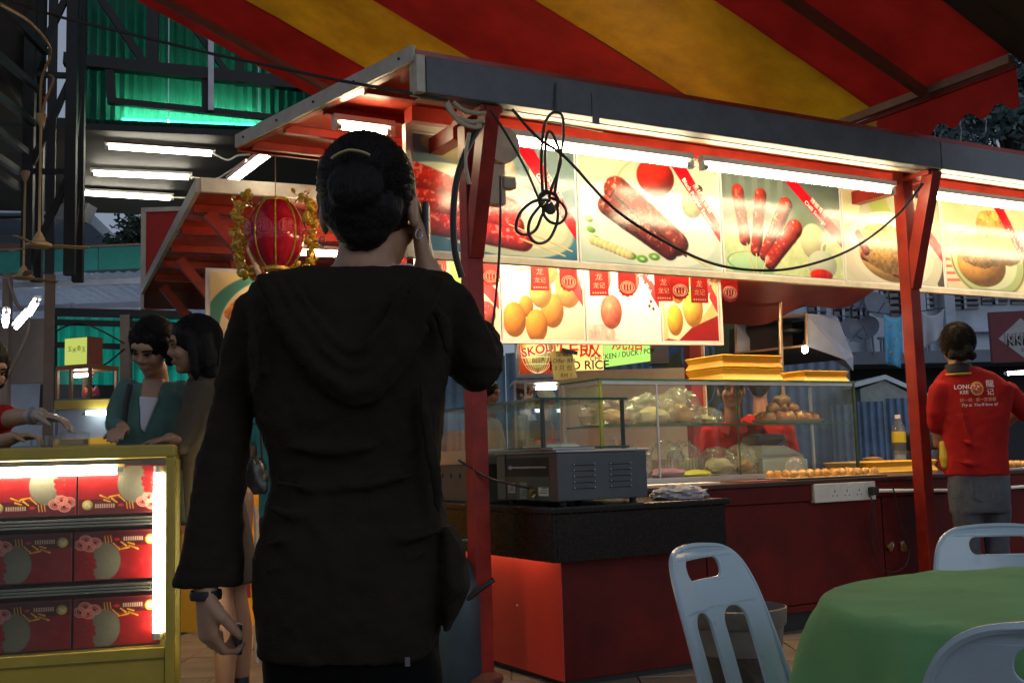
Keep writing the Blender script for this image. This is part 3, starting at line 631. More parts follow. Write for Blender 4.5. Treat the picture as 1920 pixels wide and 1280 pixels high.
# lower tier
for i,(x,y,lab) in enumerate(((.62,.2,'sliced brown loaf in a clear bag on the lower tier'),(.80,.24,'sliced white loaf in a clear bag on the lower tier'))):
    t = cabl('loaf', lab, 'bread', x, y, .031, 'loaves in the cabinet'); 
    for k in range(6): MB().box((-.08+k*.026,-.055,0),(-.08+k*.026+.022,.055,.115),.012).build('slice', BREAD if i == 0 else BREADW, t)
    crumple((0,0,.085),.14,.10,.15,i+11).build('bag', BAGM, t, True)
for i,(x,y,rx,rz,lab) in enumerate(((1.0,.15,.14,.12,'big crumpled clear bag at the pane joint of the cabinet'),(1.22,.18,.12,.13,'smaller crumpled clear bag beside the cash register'),(.34,.16,.08,.13,'upright clear bag with pink wrapping on the lower tier'))):
    t = cabl('plastic_bag', lab, 'bag', x, y, .031, 'bags on the lower tier'); crumple((0,0,rz*.55),rx,.12,rz,i+21,.4*i).build('bag', BAGM, t, True); lump((0,0,rz*.4),rx*.7,.08,rz*.5,i+30,.2).build('contents', (BREADW, BREAD, M('pink_wrap',(.62,.34,.30),.5))[i], t, True)
PINK = M('pink_bag',(.58,.28,.34),.4); YB = M('yellow_bag',(.62,.58,.05),.35)
tag(lump(W(CX+.55,CY+.09,CZ+.055),.15,.06,.035,41,.12,rot=TH).build('flat_packet', PINK, None, True), 'flat pink plastic packet lying in the cabinet bottom', 'packet')
tag(lump(W(CX+.74,CY+.07,CZ+.048),.13,.05,.026,42,.12,rot=TH).build('flat_packet', YB, None, True), 'flat bright yellow plastic packet lying in the cabinet bottom', 'packet')
t = cabl('squeeze_bottle', 'small red squeeze bottle with white nozzle beside the oven', 'bottle', .30, .05, .031)
MB().lathe([(.001,0),(.026,.002),(.028,.10),(.02,.12)],n=14).build('body', M('red_plastic',(.5,.02,.015),.35), t, True); MB().lathe([(.016,.12),(.012,.14),(.004,.185),(.001,.187)],n=12).build('nozzle', WHITE, t, True)
for i,(x,y) in enumerate(((.28,.30),(.37,.33))):
    t = cabl('water_bottle', ('empty clear bottle behind the oven','second empty clear bottle behind the oven')[i], 'bottle', x, y, .031, 'empty bottles in the cabinet')
    MB().lathe([(.001,0),(.038,.003),(.04,.03),(.037,.05),(.04,.07),(.04,.15),(.034,.19),(.016,.225),(.014,.25),(.001,.25)],n=18).build('body', GLASS('pet',(.92,.95,.96),1.6,.05,haze=.08), t, True); MB().lathe([(.016,.25),(.016,.27),(.001,.271)],n=12).build('cap', WHITE, t, True)
# cash register
t = cabl('cash_register', 'beige cash register with dark raised display inside the cabinet', 'cash register', 1.56, .12, .031)
REG = M('register_beige', (.42,.40,.34), .5); 
MB().box((-.20,.0,0),(.20,.28,.085),.006).build('cash_drawer', REG, t)
m = MB(); m.prism([(-.185,.02,.087),(.185,.02,.087),(.185,.02,.115),(.02,.02,.18),(-.185,.02,.185)],(0,.25,0)); m.build('housing', REG, t)
m = MB(); m.prism([(-.19,.05,.186),(-.02,.05,.186),(.06,.05,.225),(.04,.05,.255),(-.12,.05,.265),(-.17,.05,.245)],(0,.18,0)); m.build('display_hood', M('smoked_plastic',(.03,.03,.03),.2), t)
for i in range(5):
    for j in range(4):
        q = Vector((.035+i*.028, +.07+j*.04, 0)); z = .18-.065*(q.x-.02)/.165; MB().box((q.x-.010,q.y-.016,z-.004),(q.x+.010,q.y+.016,z+.010)).build('key', REG if (i+j) % 3 else M('blue_key',(.12,.22,.36),.5), t)
MB().box((.168,-.003,.04),(.178,.004,.05)).build('lock', STEEL, t)
MB().box((.08,.24,.19),(.24,.30,.225)).build('paper_roll_box', M('blue_box',(.08,.20,.36),.5), t)
# menu prices card strip behind
# -- on the counter in front
tr = stuff_in('pastry_tray', 'black tray of small golden pastries on the counter edge', 'tray', 2.66, .52, .873)
MB().box((-.42,-.16,0),(.36,.16,.008),.002).build('dish', BLACK, tr); MB().box((-.40,-.15,.009),(.34,.15,.012)).build('paper', M('greased_paper'), tr)
for j in range(4):
    for i in range(11):
        b = lump((0,0,.018),.026,.025,.026,i*5+j,.1,12,8).build('pastry', BUN2, None, True); b.matrix_world = Matrix.Translation(W(2.66-.37+i*.066+rnd.uniform(-.008,.008), .52-.115+j*.072, .886)) @ Matrix.Rotation(rnd.random()*6, 4, 'Z')
        tag(b, 'small golden pastry on the black tray', 'pastry', 'golden pastries on the black tray')
t = stuff_in('wrapped_bag', 'small clear bag standing by the pastry tray', 'bag', 2.55, .68, .873); crumple((0,0,.05),.07,.05,.09,51).build('bag', BAGM, t, True)
tag(MB().box((0,0,0),(.55,.18,.006)).build('paper_sheet', M('paper_white',(.72,.70,.62),.6)), 'white sheet of paper beside the oven on the counter', 'paper'); bpy.data.objects['paper_sheet'].matrix_world = Matrix.Translation(W(1.20,.42,.874)) @ Matrix.Rotation(TH+.02, 4, 'Z')
tag(MB().box((0,0,0),(.40,.16,.004)).build('menu_leaflet', M('leaflet_maroon',(.20,.05,.05),.5)), 'thin maroon leaflet lying before the glass cabinet', 'leaflet'); bpy.data.objects['menu_leaflet'].matrix_world = Matrix.Translation(W(1.90,.40,.874)) @ Matrix.Rotation(TH+.04, 4, 'Z')
RAG = M('grey_rag',(.42,.39,.40),.9,var=.15,bump=.4,bs=90)
rag = MB(); rag.ell((0,0,0),1,1,1,40,22); out = []
for p in rag.v:
    v = Vector(p); q = v*2.2; k = 1+.5*(.5-abs(mnoise.noise(q)))+.25*mnoise.noise(q*2.7); out.append((v.x*.135*k, v.y*.085*k, max(v.z*.045*k+.018,.002)))
rag.v = out; o = rag.build('rag', RAG, None, True); o.matrix_world = Matrix.Translation(W(1.03,-.12,.826)) @ Matrix.Rotation(TH, 4, 'Z'); tag(o, 'crumpled grey rag beside the oven on the granite counter', 'rag')
# socket strip with plug and lead
t = stuff_in('socket_strip', 'white power socket strip with a black plug on the red counter', 'socket strip', 2.335, .29, .738)
MB().box((0,0,0),(.50,.045,.11),.005).build('body', M('socket_cream',(.66,.63,.54),.4), t)
for k in range(4):
    x = .115+.105*k-.06 if k else .06; 
    if k == 0: MB().box((.05,-.004,.048),(.062,.0,.06)).build('indicator', WHITE, t); continue
    x = .16+.10*(k-1)
    MB().box((x+.018,-.006,.082),(x+.034,.0,.098),.002).build('switch', WHITE, t)
    for dx, dz, h in ((0,.062,.014),(-.017,.036,.008),(.017,.036,.008)): MB().box((x+dx-.003,-.0012,dz-h/2),(x+dx+.003,.0005,dz+h/2)).build('socket_hole', BLACK, t)
MB().box((.432,-.045,.028),(.482,.0,.078),.008).build('plug', BLACK, t)
for i, pts in enumerate(([W(2.742,.26,.765),W(2.745,.24,.72),W(2.75,.27,.55),W(2.78,.27,.38),W(2.88,.27,.30),W(3.03,.27,.33),W(3.08,.27,.45)],[W(2.68,.31,.868),W(2.83,.26,.86),W(2.94,.25,.80),W(2.98,.26,.62),W(3.04,.26,.50),W(3.08,.27,.40)],[W(2.80,.28,.72),W(2.80,.28,.55),W(2.83,.28,.42)])):
    tag(MB().tube(smooth_path(pts,7),.0045,6).build('power_lead', CABLE, None, True), ('black lead hanging from the plug in the socket strip','black lead looping over the counter edge towards the padlocks','short thin black lead beside the plug lead')[i], 'cable')

# ------------------------------------------------------------------ yellow crates
def crate(label, s, t, z, L, D, H=.075, dr=0.0, n=1):
    for k in range(n):
        o = stuff_in('yellow_crate', label[k], 'crate', s, t, z+k*(H+.002), dr, 'yellow plastic crates')
        f = .022
        def ring(lo, hi, zz, wd): return [(lo-wd,lo-wd,zz)]
        m = MB(); rings = []
        for off, zz in ((-.0,0),(.012,.004),(-.006,H*.5),(.012,H-.006),(.0,H),(-.012,H),(-.022,H*.5),(-.02,.008)):
            rings.append([(-off,-off,zz),(L+off,-off,zz),(L+off,D+off,zz),(-off,D+off,zz)])
        m.loft(rings, cap=False); m.build('wall', YEL, o); MB().box((-.0,-.0,.003),(L,D,.008)).build('floor', YEL, o)
crate(['lower yellow plastic crate of the pair on the glass cabinet','upper yellow plastic crate of the pair, with scribbled white marks'], 2.31, 1.03, CZ+CH+.003, .50, .37, .084, .0, 2)
crate(['single yellow plastic crate at the end of the glass cabinet top'], 3.05, 1.06, CZ+CH+.003, .40, .36, .076)
crate(['yellow plastic crate on the counter beside the glass cabinet'], 3.50, .95, .874, .66, .42, .08)
# ------------------------------------------------------------------ conveyor toaster oven on the granite counter
ov = stuff_in('toaster_oven', 'grey steel toaster oven with louvred side on the granite counter', 'oven', .285, -.20, .826)
OW, OD, OH = .50, .60, .255
MB().box((.0,.004,.022),(OW,OD,OH-.012),.004).build('housing', STEEL_DK, ov)
MB().box((-.012,-.006,OH-.011),(OW+.012,OD+.01,OH),.003).build('lid', STEEL, ov)
MB().box((-.030,-.004,OH+.004),(.20,OD+.03,OH+.012)).build('lid_tray', STEEL, ov)
MB().box((-.0035,.075,.135),(.0,.50,.225)).build('mouth', BLACK, ov)
MB().box((-.006,.0,.022),(-.0005,.072,OH-.014)).build('pillar', M('brown_steel',(.12,.085,.07),.4,.4), ov)
MB().box((-.006,.505,.022),(-.0005,OD-.01,OH-.014)).build('pillar', STEEL_DK, ov)
m = MB().tube([(-.022,.08,.178),(-.022,.42,.178)],.006,8); m.build('handle', STEEL, ov, True); MB().tube([(-.022,.42,.178),(-.012,.44,.178),(-.004,.44,.178)],.010,8).build('handle_knob', STEEL, ov, True)
MB().box((-.008,.075,.118),(-.0005,.50,.134)).build('tray_lip', M('olive_enamel',(.085,.095,.08),.4,.3), ov)
MB().box((-.003,.075,.024),(.0,.50,.117)).build('control_panel', M('olive_panel',(.055,.068,.062),.4), ov)
lab = M('label_paper',(.55,.55,.48),.6)
for y0,y1,z0,z1,mm in ((.41,.48,.055,.105,lab),(.29,.36,.03,.108,M('label_grey',(.17,.20,.18),.5)),(.09,.18,.045,.085,lab)): 
    l_ = MB().box((-.0052,y0,z0),(-.0032,y1,z1)).build('label', mm, ov)
    for k in range(3): MB().box((-.0062,y0+.008,z0+.012+k*.011),(-.0054,y1-.01-.01*k,z0+.016+k*.011)).build('print', BLACK, l_)
MB().tube([(-.003,.215,.07),(-.03,.215,.07)],.014,10).build('knob', M('brass'), ov, True); MB().tube([(-.006,.215,.05),(-.02,.215,.035)],.009,8).build('valve', M('brass'), ov, True)
for cx in (.14,.345):
    for k in range(5):
        z = .075+.027*k; m = MB(); m.prism([(cx-.055,.004,z),(cx+.055,.004,z),(cx+.05,-.008,z+.003),(cx-.05,-.008,z+.003)],(0,0,.006)); m.build('louvre', STEEL_DK, ov)
        for e in (-1,1): MB().ell((cx+e*.056,-.001,z+.004),.005,.005,.006,6,4).build('louvre_end', STEEL, ov)
for x,y in ((.05,.05),(OW-.06,.05),(.05,OD-.06),(OW-.06,OD-.06)): MB().lathe([(.016,0),(.018,.024)],(x,y,0),10).build('foot', BLACK, ov)
tag(MB().tube(smooth_path([W(-.02,.22,1.05),W(.08,.12,.965),W(.18,.07,.93),W(.262,.018,.905)],8),.006,8).build('oven_lead', CABLE, None, True), 'black lead drooping from the forked post to the oven', 'cable')
# steel griddle lid behind the oven
t = stuff_in('griddle', 'stainless griddle box behind the oven with perforated side', 'griddle', .30, .50, .826)
MB().box((-.02,0,.0),(.62,1.05,.20),.006).build('body', STEEL_DK, t); m = MB(); m.prism([(-.03,-.02,.20),(.62,-.02,.20),(.55,-.02,.265),(-.03,-.02,.275)],(0,1.06,0)); m.build('hood', STEEL, t)
for k in range(8): MB().ell((-.022,.10+.11*k,.14),.002,.012,.014,10,6).build('vent_hole', BLACK, t)
# ------------------------------------------------------------------ low glass case on that counter
lc = stuff_in('low_glass_case', 'low glass case with dark edged shelves behind the first forked post', 'cabinet', .42, .16, 1.10)
for lo, hi in (((0,-.003,0),(.10,.002,.235)),((-.003,.003,.0),(.002,1.35,.235)),((.10,-.003,0),(.105,1.3,.235))): MB().box(lo,hi).build('glass_pane', GL, lc)
MB().box((-.02,-.02,.236),(.5,1.4,.244)).build('glass_top', GLASS('shelf_glass'), lc); MB().box((-.026,-.026,.234),(-.0205,1.4,.246)).build('glass_edge', GLE, lc); MB().box((-.02,-.026,.234),(.5,-.0205,.246)).build('glass_edge', GLE, lc)
MB().box((-.02,-.02,-.01),(.5,1.4,-.002)).build('glass_floor', GLASS('shelf_glass'), lc); MB().box((-.026,-.026,-.012),(-.0205,1.4,0)).build('glass_edge', GLE, lc); MB().box((-.02,-.026,-.012),(.5,-.0205,0)).build('glass_edge', GLE, lc)
for x,y in ((0,0),(0,1.35),(.48,0)): MB().box((x-.008,y-.008,-.27),(x+.008,y+.008,.234)).build('corner_post', M('dark_post',(.03,.035,.03),.3), lc)
t = stuff_in('folded_paper', 'pale stack of paper inside the low glass case', 'paper', .55, .35, 1.101); MB().box((0,0,0),(.2,.25,.012)).build('sheet', M('paper_white'), t); MB().box((.01,.01,.0125),(.19,.23,.02)).build('sheet', M('cream_card'), t)

# ------------------------------------------------------------------ rear menu board of the stall (pastries), facing the front
RB = math.radians(20); rbo = at(1352, 647, 8.3)
rb = thing('rear_menu_board', 'brightly lit rear menu board with round pastry pictures', 'menu board', (rbo.x, rbo.y, 0), RB)
zb = rbo.z; hb = .74; xs = [0,-.50,-1.12,-1.77,-2.4]
rp_ = [('dan',pic_dan,('淡汶饼','Tau Fong Piah'),1.14,.5,.7),('redbean',pic_red_bean,('红豆饼','Hong Tau Piah'),1.29,.66,.66),('shanghai',pic_shanghai,('上海饼','Shanghai Piah'),1.29,.66,.66),('lotus',pic_lotus,('莲蓉月子','Ling Lian Yong'),1.07,.25,.7)]
for i in range(4):
    n_, f_, r_, A_, x0_, yb_ = rp_[i]; board_panel(rb, xs[i+1]+.004, xs[i]-.004, zb+.02, zb+hb, 0, IMG('menu_'+n_, f_(), rough=.3), r_, A=A_, x0=x0_, yb=yb_, txt_k=.068)
MB().box((-2.4,-.01,zb),(.02,.035,zb+.019)).build('board_frame', WHITE, rb); MB().box((.001,-.01,zb+.0195),(.02,.035,zb+hb+.02)).build('board_frame', WHITE, rb); MB().box((-2.4,-.01,zb+hb+.001),(.0005,.035,zb+hb+.02)).build('board_frame', WHITE, rb)
MB().box((-2.5,.04,zb+hb+.03),(.5,.10,zb+hb+.20)).build('header_beam', RED, rb); 
Rb = Matrix.Translation(rb.location) @ Matrix.Rotation(RB, 4, 'Z')
for k,(a,b) in enumerate(((-2.3,-1.15),(-1.05,.0))): tube_lamp(('tube lamp over the orange pastry picture on the rear board','tube lamp over the red pastry picture on the rear board')[k], Rb@Vector((a,-.24,zb+hb+.06)), Rb@Vector((b,-.24,zb+hb+.06)), EM('tube_light_rear',(1.0,.80,.52),80), 'tube lamps of the rear board')
# rear post of the stall
t = thing('rear_post', 'bright red rear post of the stall seen through the glass cabinet', 'post', at(1300, 700, 8.6)*Vector((1,1,0)) if False else Vector((at(1300,700,8.6).x, 8.6, 0)), RB)
MB().box((-.05,-.05,0),(.05,.05,2.8)).build('shaft', RED, t); MB().box((.06,-.03,0),(.085,.0,2.5)).build('batten', WOODC, t); MB().box((.09,-.02,.9),(.10,.02,2.1)).build('conduit', WHITE, t)
# ------------------------------------------------------------------ little red tags on a string
TAGM = M('tag_red', (.42,.02,.02), .5, var=.1); TAGP = M('tag_print', (.72,.52,.40), .6, var=.02)
tags = [(905,500,0),(920,515,1),(1012,520,0),(1066,525,1),(1123,530,0),(1176,535,1),(1244,540,0),(1275,541,1),(1311,543,0),(1368,545,1),(745,480,0),(820,497,1)]
tl = ['red paper tag with lettering, nearest the forked post','red paper tag with a round pot emblem beside the hanging wire','red lettered tag above the orange pastries','red tag with a pot emblem above the orange pastries','red lettered tag above the red pastries','red tag with a pot emblem above the red pastries','large red lettered tag before the yellow pastries','red tag with a pot emblem before the yellow pastries','red lettered tag overlapping the last ribbon of the rear board','red tag with a pot emblem past the end of the rear board','red tag beside the raised hand of the ponytailed woman','red tag with a pot emblem behind the raised arm']
for i,(x,y,k) in enumerate(tags):
    Y = 6.9; p = at(x, y, Y); t = thing('paper_tag', tl[i], 'tag', p, TH*.5+rnd.uniform(-.12,.12), 'red paper tags on a string'); w_, h_ = .062, .085
    m = MB()
    if k == 0: m.box((-w_,-.001,-h_),(w_,.001,h_))
    else:
        pts = [(-w_,0,h_),(w_,0,h_),(w_,0,-h_*.3)]+[(w_*math.cos(a)*(1 if q % 2 else .86), 0, -h_*.3-h_*.6*math.sin(a)*(1 if q % 2 else .86)) for q, a in enumerate([math.pi*j/10 for j in range(11)])]+[(-w_,0,-h_*.3)]; m.prism(pts,(0,.002,0))
    m.build('card', TAGM, t)
    if k == 0:
        lettering('龙', .05, (0,-.003,.035),(1,0,0),(0,0,1), TAGP, t); lettering('龙记', .04, (0,-.003,-.02),(1,0,0),(0,0,1), TAGP, t)
        for q in range(6): MB().box((-.045+.016*q,-.0032,-.07),(-.035+.016*q,-.0018,-.06)).build('print', TAGP, t)
    else:
        for rr in (.048,.036): MB().tube([(rr*math.cos(a),-.003,-.012+rr*.8*math.sin(a)) for a in [2*math.pi*j/18 for j in range(19)]],.0025,4,False).build('emblem', TAGP, t)
        for q in (-1,0,1): MB().tube([(q*.02-.008,-.003,-.03),(q*.02-.010,-.003,.0),(q*.02,-.003,.014),(q*.02+.010,-.003,.0),(q*.02+.008,-.003,-.03)],.0025,4,False).build('emblem', TAGP, t)
    m = MB().tube([(0,0,h_),(0,0,h_+.10)],.0012,4); m.build('string', CABLE_W, t)
tag(MB().tube(smooth_path([at(700,455,6.92),at(900,476,6.92),at(1100,496,6.92),at(1240,510,6.92),at(1390,520,6.92)],5),.002,5).build('string', CABLE_W), 'thin string carrying the red paper tags', 'string')
# yellow hand written offer card standing on the cabinet
t = thing('offer_card', 'yellow hand lettered offer card clipped above the glass cabinet', 'card', at(1058, 712, 6.2), TH*.3)
OC = M('offer_yellow',(.56,.42,.11),.6,var=.1)
m = MB(); m.prism([(-.06,0,.0),(.075,0,.01),(.05,0,.165),(-.075,0,.165)],(0,.003,0)); m.build('card', OC, t)
for b_, s_, z_, x_ in (('促销',.036,.146,-.01),('Offer RM',.034,.108,-.0),('3 只 包',.034,.066,-.005),('RM 1',.032,.024,.012)): lettering(b_, s_, (x_,-.003,z_),(1,0,0),(0,0,1), M('ink_brown',(.06,.04,.02),.6), t, shear=.1)
MB().bar((-.01,-.006,.172),(.08,-.006,.150),.012,.02).build('clip', BLACK, t)

# ------------------------------------------------------------------ opposite hawker stall behind, with lit sign boxes
hs = thing('hawker_stall', 'silver hawker stall behind with glass case and lit sign boxes', 'stall', at(970,900,11)*Vector((1,1,0)), math.radians(4))
L0 = hs.location; zs0 = at(975,702,11).z; zs1 = zs0+.62
def hx(px): return (at(px,700,11).x-L0.x)/math.cos(math.radians(4))
MB().box((hx(968),.0,zs0-.03),(hx(1134),.12,zs1)).build('sign_frame', ALU, hs)
printed('sign_face', [(hx(975),-.004,zs1-.02),(hx(1042),-.004,zs1-.02),(hx(1042),-.004,zs0+.01),(hx(975),-.004,zs0+.01)], IMG('sign_beer', pic_beer(), .4, emit=.75), hs)
YS = EM('sign_yellow', (1.0,.66,.20), .85); GS = EM('sign_green', (.42,.75,.14), .8)
MB().box((hx(1044),-.006,zs0+.01),(hx(1133),-.001,zs1-.02)).build('sign_face', YS, hs)
RT = EM('sign_red_glow',(.62,.02,.01),.8); BTX = M('sign_black',(.01,.01,.01),.5)
beer = lettering('SKOL', .128, (hx(1007),-.010,zs0+.24),(1,0,.20),(-.12,0,1), RT, hs, bold=.02); lettering('SKOL', .132, (hx(1007)+.004,-.007,zs0+.237),(1,0,.20),(-.12,0,1), EM('sign_white_glow',(1,.85,.6),.8), hs, bold=.035)
lettering('BEER', .06, (hx(1010),-.010,zs0+.14),(1,0,.1),(0,0,1), M('ink_brown'), hs, bold=.01)
lettering('飯', .24, (hx(1108),-.010,zs0+.25),(1,0,0),(0,0,1), RT, hs, bold=.01); lettering('炸', .24, (hx(1066),-.010,zs0+.26),(1,0,0),(0,0,1), RT, hs, bold=.01)
lettering('FRIED RICE', .125, (hx(1087),-.010,zs0+.075),(1,0,0),(0,0,1), BTX, hs, bold=.012)
gx0, gx1 = hx(1136), hx(1232)
gs_ = MB(); gs_.prism([(gx0,.02,zs0+.06),(gx1,.25,zs0+.13),(gx1,.25,zs1),(gx0,.02,zs1)],(.0,.06,0)); gs_.build('sign_face', GS, hs)
gd = Vector((gx1-gx0,.23,0)).normalized(); gd2 = (gd+Vector((0,0,.13))).normalized(); gm = Vector(((gx0+gx1)/2,.135-.012,0))
lettering('燒腊', .20, gm+Vector((0,-.01,zs0+.31)), gd, (0,0,1), RT, hs, bold=.008); lettering('CHICKEN / DUCK / PORK', .075, gm+Vector((-.03,-.012,zs0+.19)), gd2, (0,0,1), BTX, hs, bold=.01)
MB().box((gx1+.01,.26,zs0+.1),(gx1+.2,.5,zs1)).build('sign_side', M('dull_brown',(.2,.15,.12),.6), hs)
for a,b in ((970,985),(1140,1235)):
    pass
zt = zs0-.06
MB().box((hx(962),-.05,zt-.03),(hx(1240),.6,zt)).build('case_top', ALU, hs)
for px_ in (964,984,1060,1150,1205,1236): MB().box((hx(px_)-.012,-.04,.9),(hx(px_)+.012,-.016,zt-.03)).build('case_post', ALU, hs)
MB().box((hx(964),-.03,.9),(hx(1236),-.025,zt-.03)).build('glass_pane', GL, hs)
MB().box((hx(900),-.1,.0),(hx(1300),.7,.9)).build('counter', STEEL, hs)
MB().box((hx(964),.0,1.22),(hx(1236),.5,1.235)).build('shelf', GLASS('shelf_glass'), hs)
M_ROAST = M('roast_meat',(.30,.05,.035),.3,var=.5,vs=20,coat=.4)
for k in range(8):
    x = hx(1118)+.055*k; t = thing('roast_meat', 'strip of red roast meat hanging in the hawker stall case', 'meat', Vector((L0.x+x,L0.y+.25,zt-.05)), 0, 'roast meats hanging in the case')
    MB().tube([(0,0,0),(0,0,-.08)],.003,5).build('hook', STEEL, t); lump((0,0,-.22),.035,.03,.14,60+k,.3,flat=False).build('meat', M_ROAST, t, True)
tube_lamp('short tube lamp in the hawker case under the beer sign', Vector((L0.x+hx(1000),L0.y+.2,zt-.07)), Vector((L0.x+hx(1048),L0.y+.2,zt-.07)), TUBE2, 'tube lamps in the hawker stall')
tube_lamp('short tube lamp in the hawker case under the green sign', Vector((L0.x+hx(1140),L0.y+.2,zt-.05)), Vector((L0.x+hx(1205),L0.y+.2,zt-.05)), TUBE2, 'tube lamps in the hawker stall')
t = thing('white_bucket', 'tall white plate stack in the hawker stall case', 'plates', Vector((L0.x+hx(1010),L0.y+.15,1.24)), 0)
for k in range(9): MB().lathe([(.02,0),(.10,.006),(.13,.018),(.132,.02),(.10,.012)],(0,0,k*.02),20,cap=False).build('plate', WHITE, t, True)
tag(MB().box((0,0,0),(1.3,.03,.9)).build('cream_screen', M('cream_card')), 'cream partition board behind the glass cabinet corner', 'board'); bpy.data.objects['cream_screen'].matrix_world = Matrix.Translation((at(1050,800,9.6).x, 9.6, .9))
# ================================================================== far and middle background on the showcase side
# ------------------------------------------------------------------ neighbouring stall with the lantern
a_ = atz(375,350,2.9); b_ = atz(270,545,2.9)
n2 = thing('neighbour_stall', 'red neighbouring stall with white edged roof and crispy snack picture', 'stall', (a_.x,a_.y,0), math.atan2(-(b_.x-a_.x), b_.y-a_.y))
n2l = (b_-a_).length; R2 = n2.matrix_world.inverted()
MB().box((0,0,2.90),(3.2,n2l,2.93)).build('roof_sheet', SOFFIT, n2)
MB().box((-.03,-.02,2.86),(.0,n2l,2.955)).build('roof_edge', CREAM, n2); MB().box((.0005,-.035,2.86),(3.2,-.001,2.955)).build('roof_edge', CREAM, n2)
MB().box((.0,n2l+.002,2.72),(1.2,n2l+.03,2.90)).build('roof_edge', M('dark_red_edge',(.07,.015,.01),.5), n2)
for k in range(5): MB().box((.02,.5+.75*k,2.84),(3.1,.56+.75*k,2.899)).build('rafter', RED, n2)
for y in (.45,2.3,3.8): 
    MB().box((.55,y,0),(.65,y+.1,2.84)).build('post', RED, n2); m = MB(); m.bar((.60,y+.05,2.25),(.12,y+.05,2.84),.08,.07,(0,1,0)); m.build('brace', RED, n2)
MB().box((.55,.5,.0),(3.0,.6,1.0)).build('counter', RED_DK, n2)
q = R2@at(386,502,8.0); pz = q.z; px0 = q.x; py0 = q.y
o = MB().box((px0,py0,pz-.95),(px0+1.35,py0+.04,pz)).build('menu_panel', WHITE, n2); printed('picture',[(px0+.03,py0-.003,pz-.03),(px0+.85,py0-.003,pz-.03),(px0+.85,py0-.003,pz-.92),(px0+.03,py0-.003,pz-.92)], IMG('menu_fried', pic_fried(), .3), o)
MB().tube(smooth_path([(.62,.40,2.84),(.40,.40,2.62),(.42,.41,2.50),(.50,.41,2.30)],6),.02,8).build('conduit', CREAM, n2, True)
tube_lamp('tube lamp over the crispy snack picture behind the lantern', n2.matrix_world@Vector((px0+.45,py0-.22,pz+.10)), n2.matrix_world@Vector((px0+1.3,py0-.22,pz+.10)), TUBE)
tube_lamp('slanting tube lamp hung between the two stall roofs', at(507,288,7.0), at(432,345,8.1), TUBE2, cw=.06)
# red framed board further back
t = thing('red_sign_board', 'plain red board with cream frame beyond the neighbouring stall', 'sign board', at(265,530,12.0), 0)
p0 = at(266,390,12.0)-t.location; 
MB().box((0,0,-.3),(1.4,.06,p0.z)).build('board', M('sign_board_red',(.42,.02,.012),.5), t)
MB().box((-.002,-.02,-.3),(.05,-.001,p0.z)).build('frame', CREAM, t); MB().box((.051,-.02,p0.z-.05),(1.4,-.001,p0.z)).build('frame', CREAM, t)
# ------------------------------------------------------------------ red lantern
lc_ = at(517,440,6.75); ln = thing('lantern', 'glossy red oval lantern with gold leafy frills hanging by the stall', 'lantern', lc_, 0)
LR, LH = .17, .225
LAN = M('lantern_red', (.50,.012,.045), .14, var=.25, vs=18, transl=.35, coat=.5)
for k in range(8):                                # eight inflated panels
    m = MB(); rings = []; a0 = math.pi*2*k/8+.2
    for i in range(13):
        f = -1+2*i/12; z = f*LH*.95; r0 = LR*math.sqrt(max(1-f*f*.80,.03)); row = []
        for j in range(7):
            a = a0+(math.pi/4)*j/6; row.append((r0*(1+.06*math.sin(math.pi*j/6))*math.cos(a), r0*(1+.06*math.sin(math.pi*j/6))*math.sin(a), z))
        rings.append(row)
    m.loft(rings, False, False); m.build('panel', LAN, ln, True)
    m = MB(); m.tube([((LR*math.sqrt(max(1-(-1+2*i/12)**2*.80,.03))+.004)*math.cos(a0),(LR*math.sqrt(max(1-(-1+2*i/12)**2*.80,.03))+.004)*math.sin(a0),(-1+2*i/12)*LH*.95) for i in range(13)],.005,6); m.build('rib', GOLDP, ln, True)
    am = a0+math.pi/8
    if math.sin(am) < .2:                        # embossed round medallions on the panels
        c = Vector((LR*1.045*math.cos(am), LR*1.045*math.sin(am), .02)); nrm = Vector((math.cos(am), math.sin(am), 0)); tx = Vector((-nrm.y, nrm.x, 0))
        for rr in (.052,.047): MB().tube([c+nrm*.004+(tx*math.cos(b)+Vector((0,0,1))*math.sin(b))*rr for b in [2*math.pi*j/20 for j in range(21)]],.0022,5,False).build('medallion', M('lantern_emboss',(.62,.05,.09),.12,coat=.5), ln, True)
        lettering('福' if k % 2 else '囍', .075, c+nrm*.006, tx, (0,0,1), M('lantern_emboss'), ln, bold=.01)
for zz, r_ in ((LH*.97,.085),(-LH*.97,.085)): MB().lathe([(r_*.6,zz-.012),(r_,zz-.01),(r_,zz+.01),(r_*.6,zz+.012)],n=20).build('collar', GOLDP, ln, True)
for sgn in (-1,1):                                # gold leaf garlands down both sides
    for k in range(120):
        f = rnd.uniform(-1,1); x = sgn*(LR+.03+.055*(1-f*f)**.5*rnd.uniform(.1,1)+ (.05 if abs(f) > .75 else 0)*rnd.uniform(-1.6,.4)); z = f*(LH+.04); y = rnd.uniform(-.12,.08); r_ = rnd.uniform(.010,.022)
        m = MB(); m.ell((0,0,0),r_,r_*.35,r_*1.5,6,4); m.xf(Matrix.Translation((x,y,z)) @ Matrix.Rotation(rnd.uniform(0,3),4,'Y') @ Matrix.Rotation(rnd.uniform(0,3),4,'Z')); m.build('gold_leaf', GOLDP, ln, True)
for k in range(5): 
    a = 2*math.pi*k/5; MB().tube([(.07*math.cos(a),.07*math.sin(a),-LH),(.075*math.cos(a),.07*math.sin(a),-LH-.12-.04*(k%2))],.005,5).build('tassel', M('tassel_red',(.3,.01,.01),.7), ln)
MB().tube([(0,0,LH),(.0,0,LH+.52)],.0035,5).build('cord', M('cord_gold',(.35,.25,.08),.6), ln)

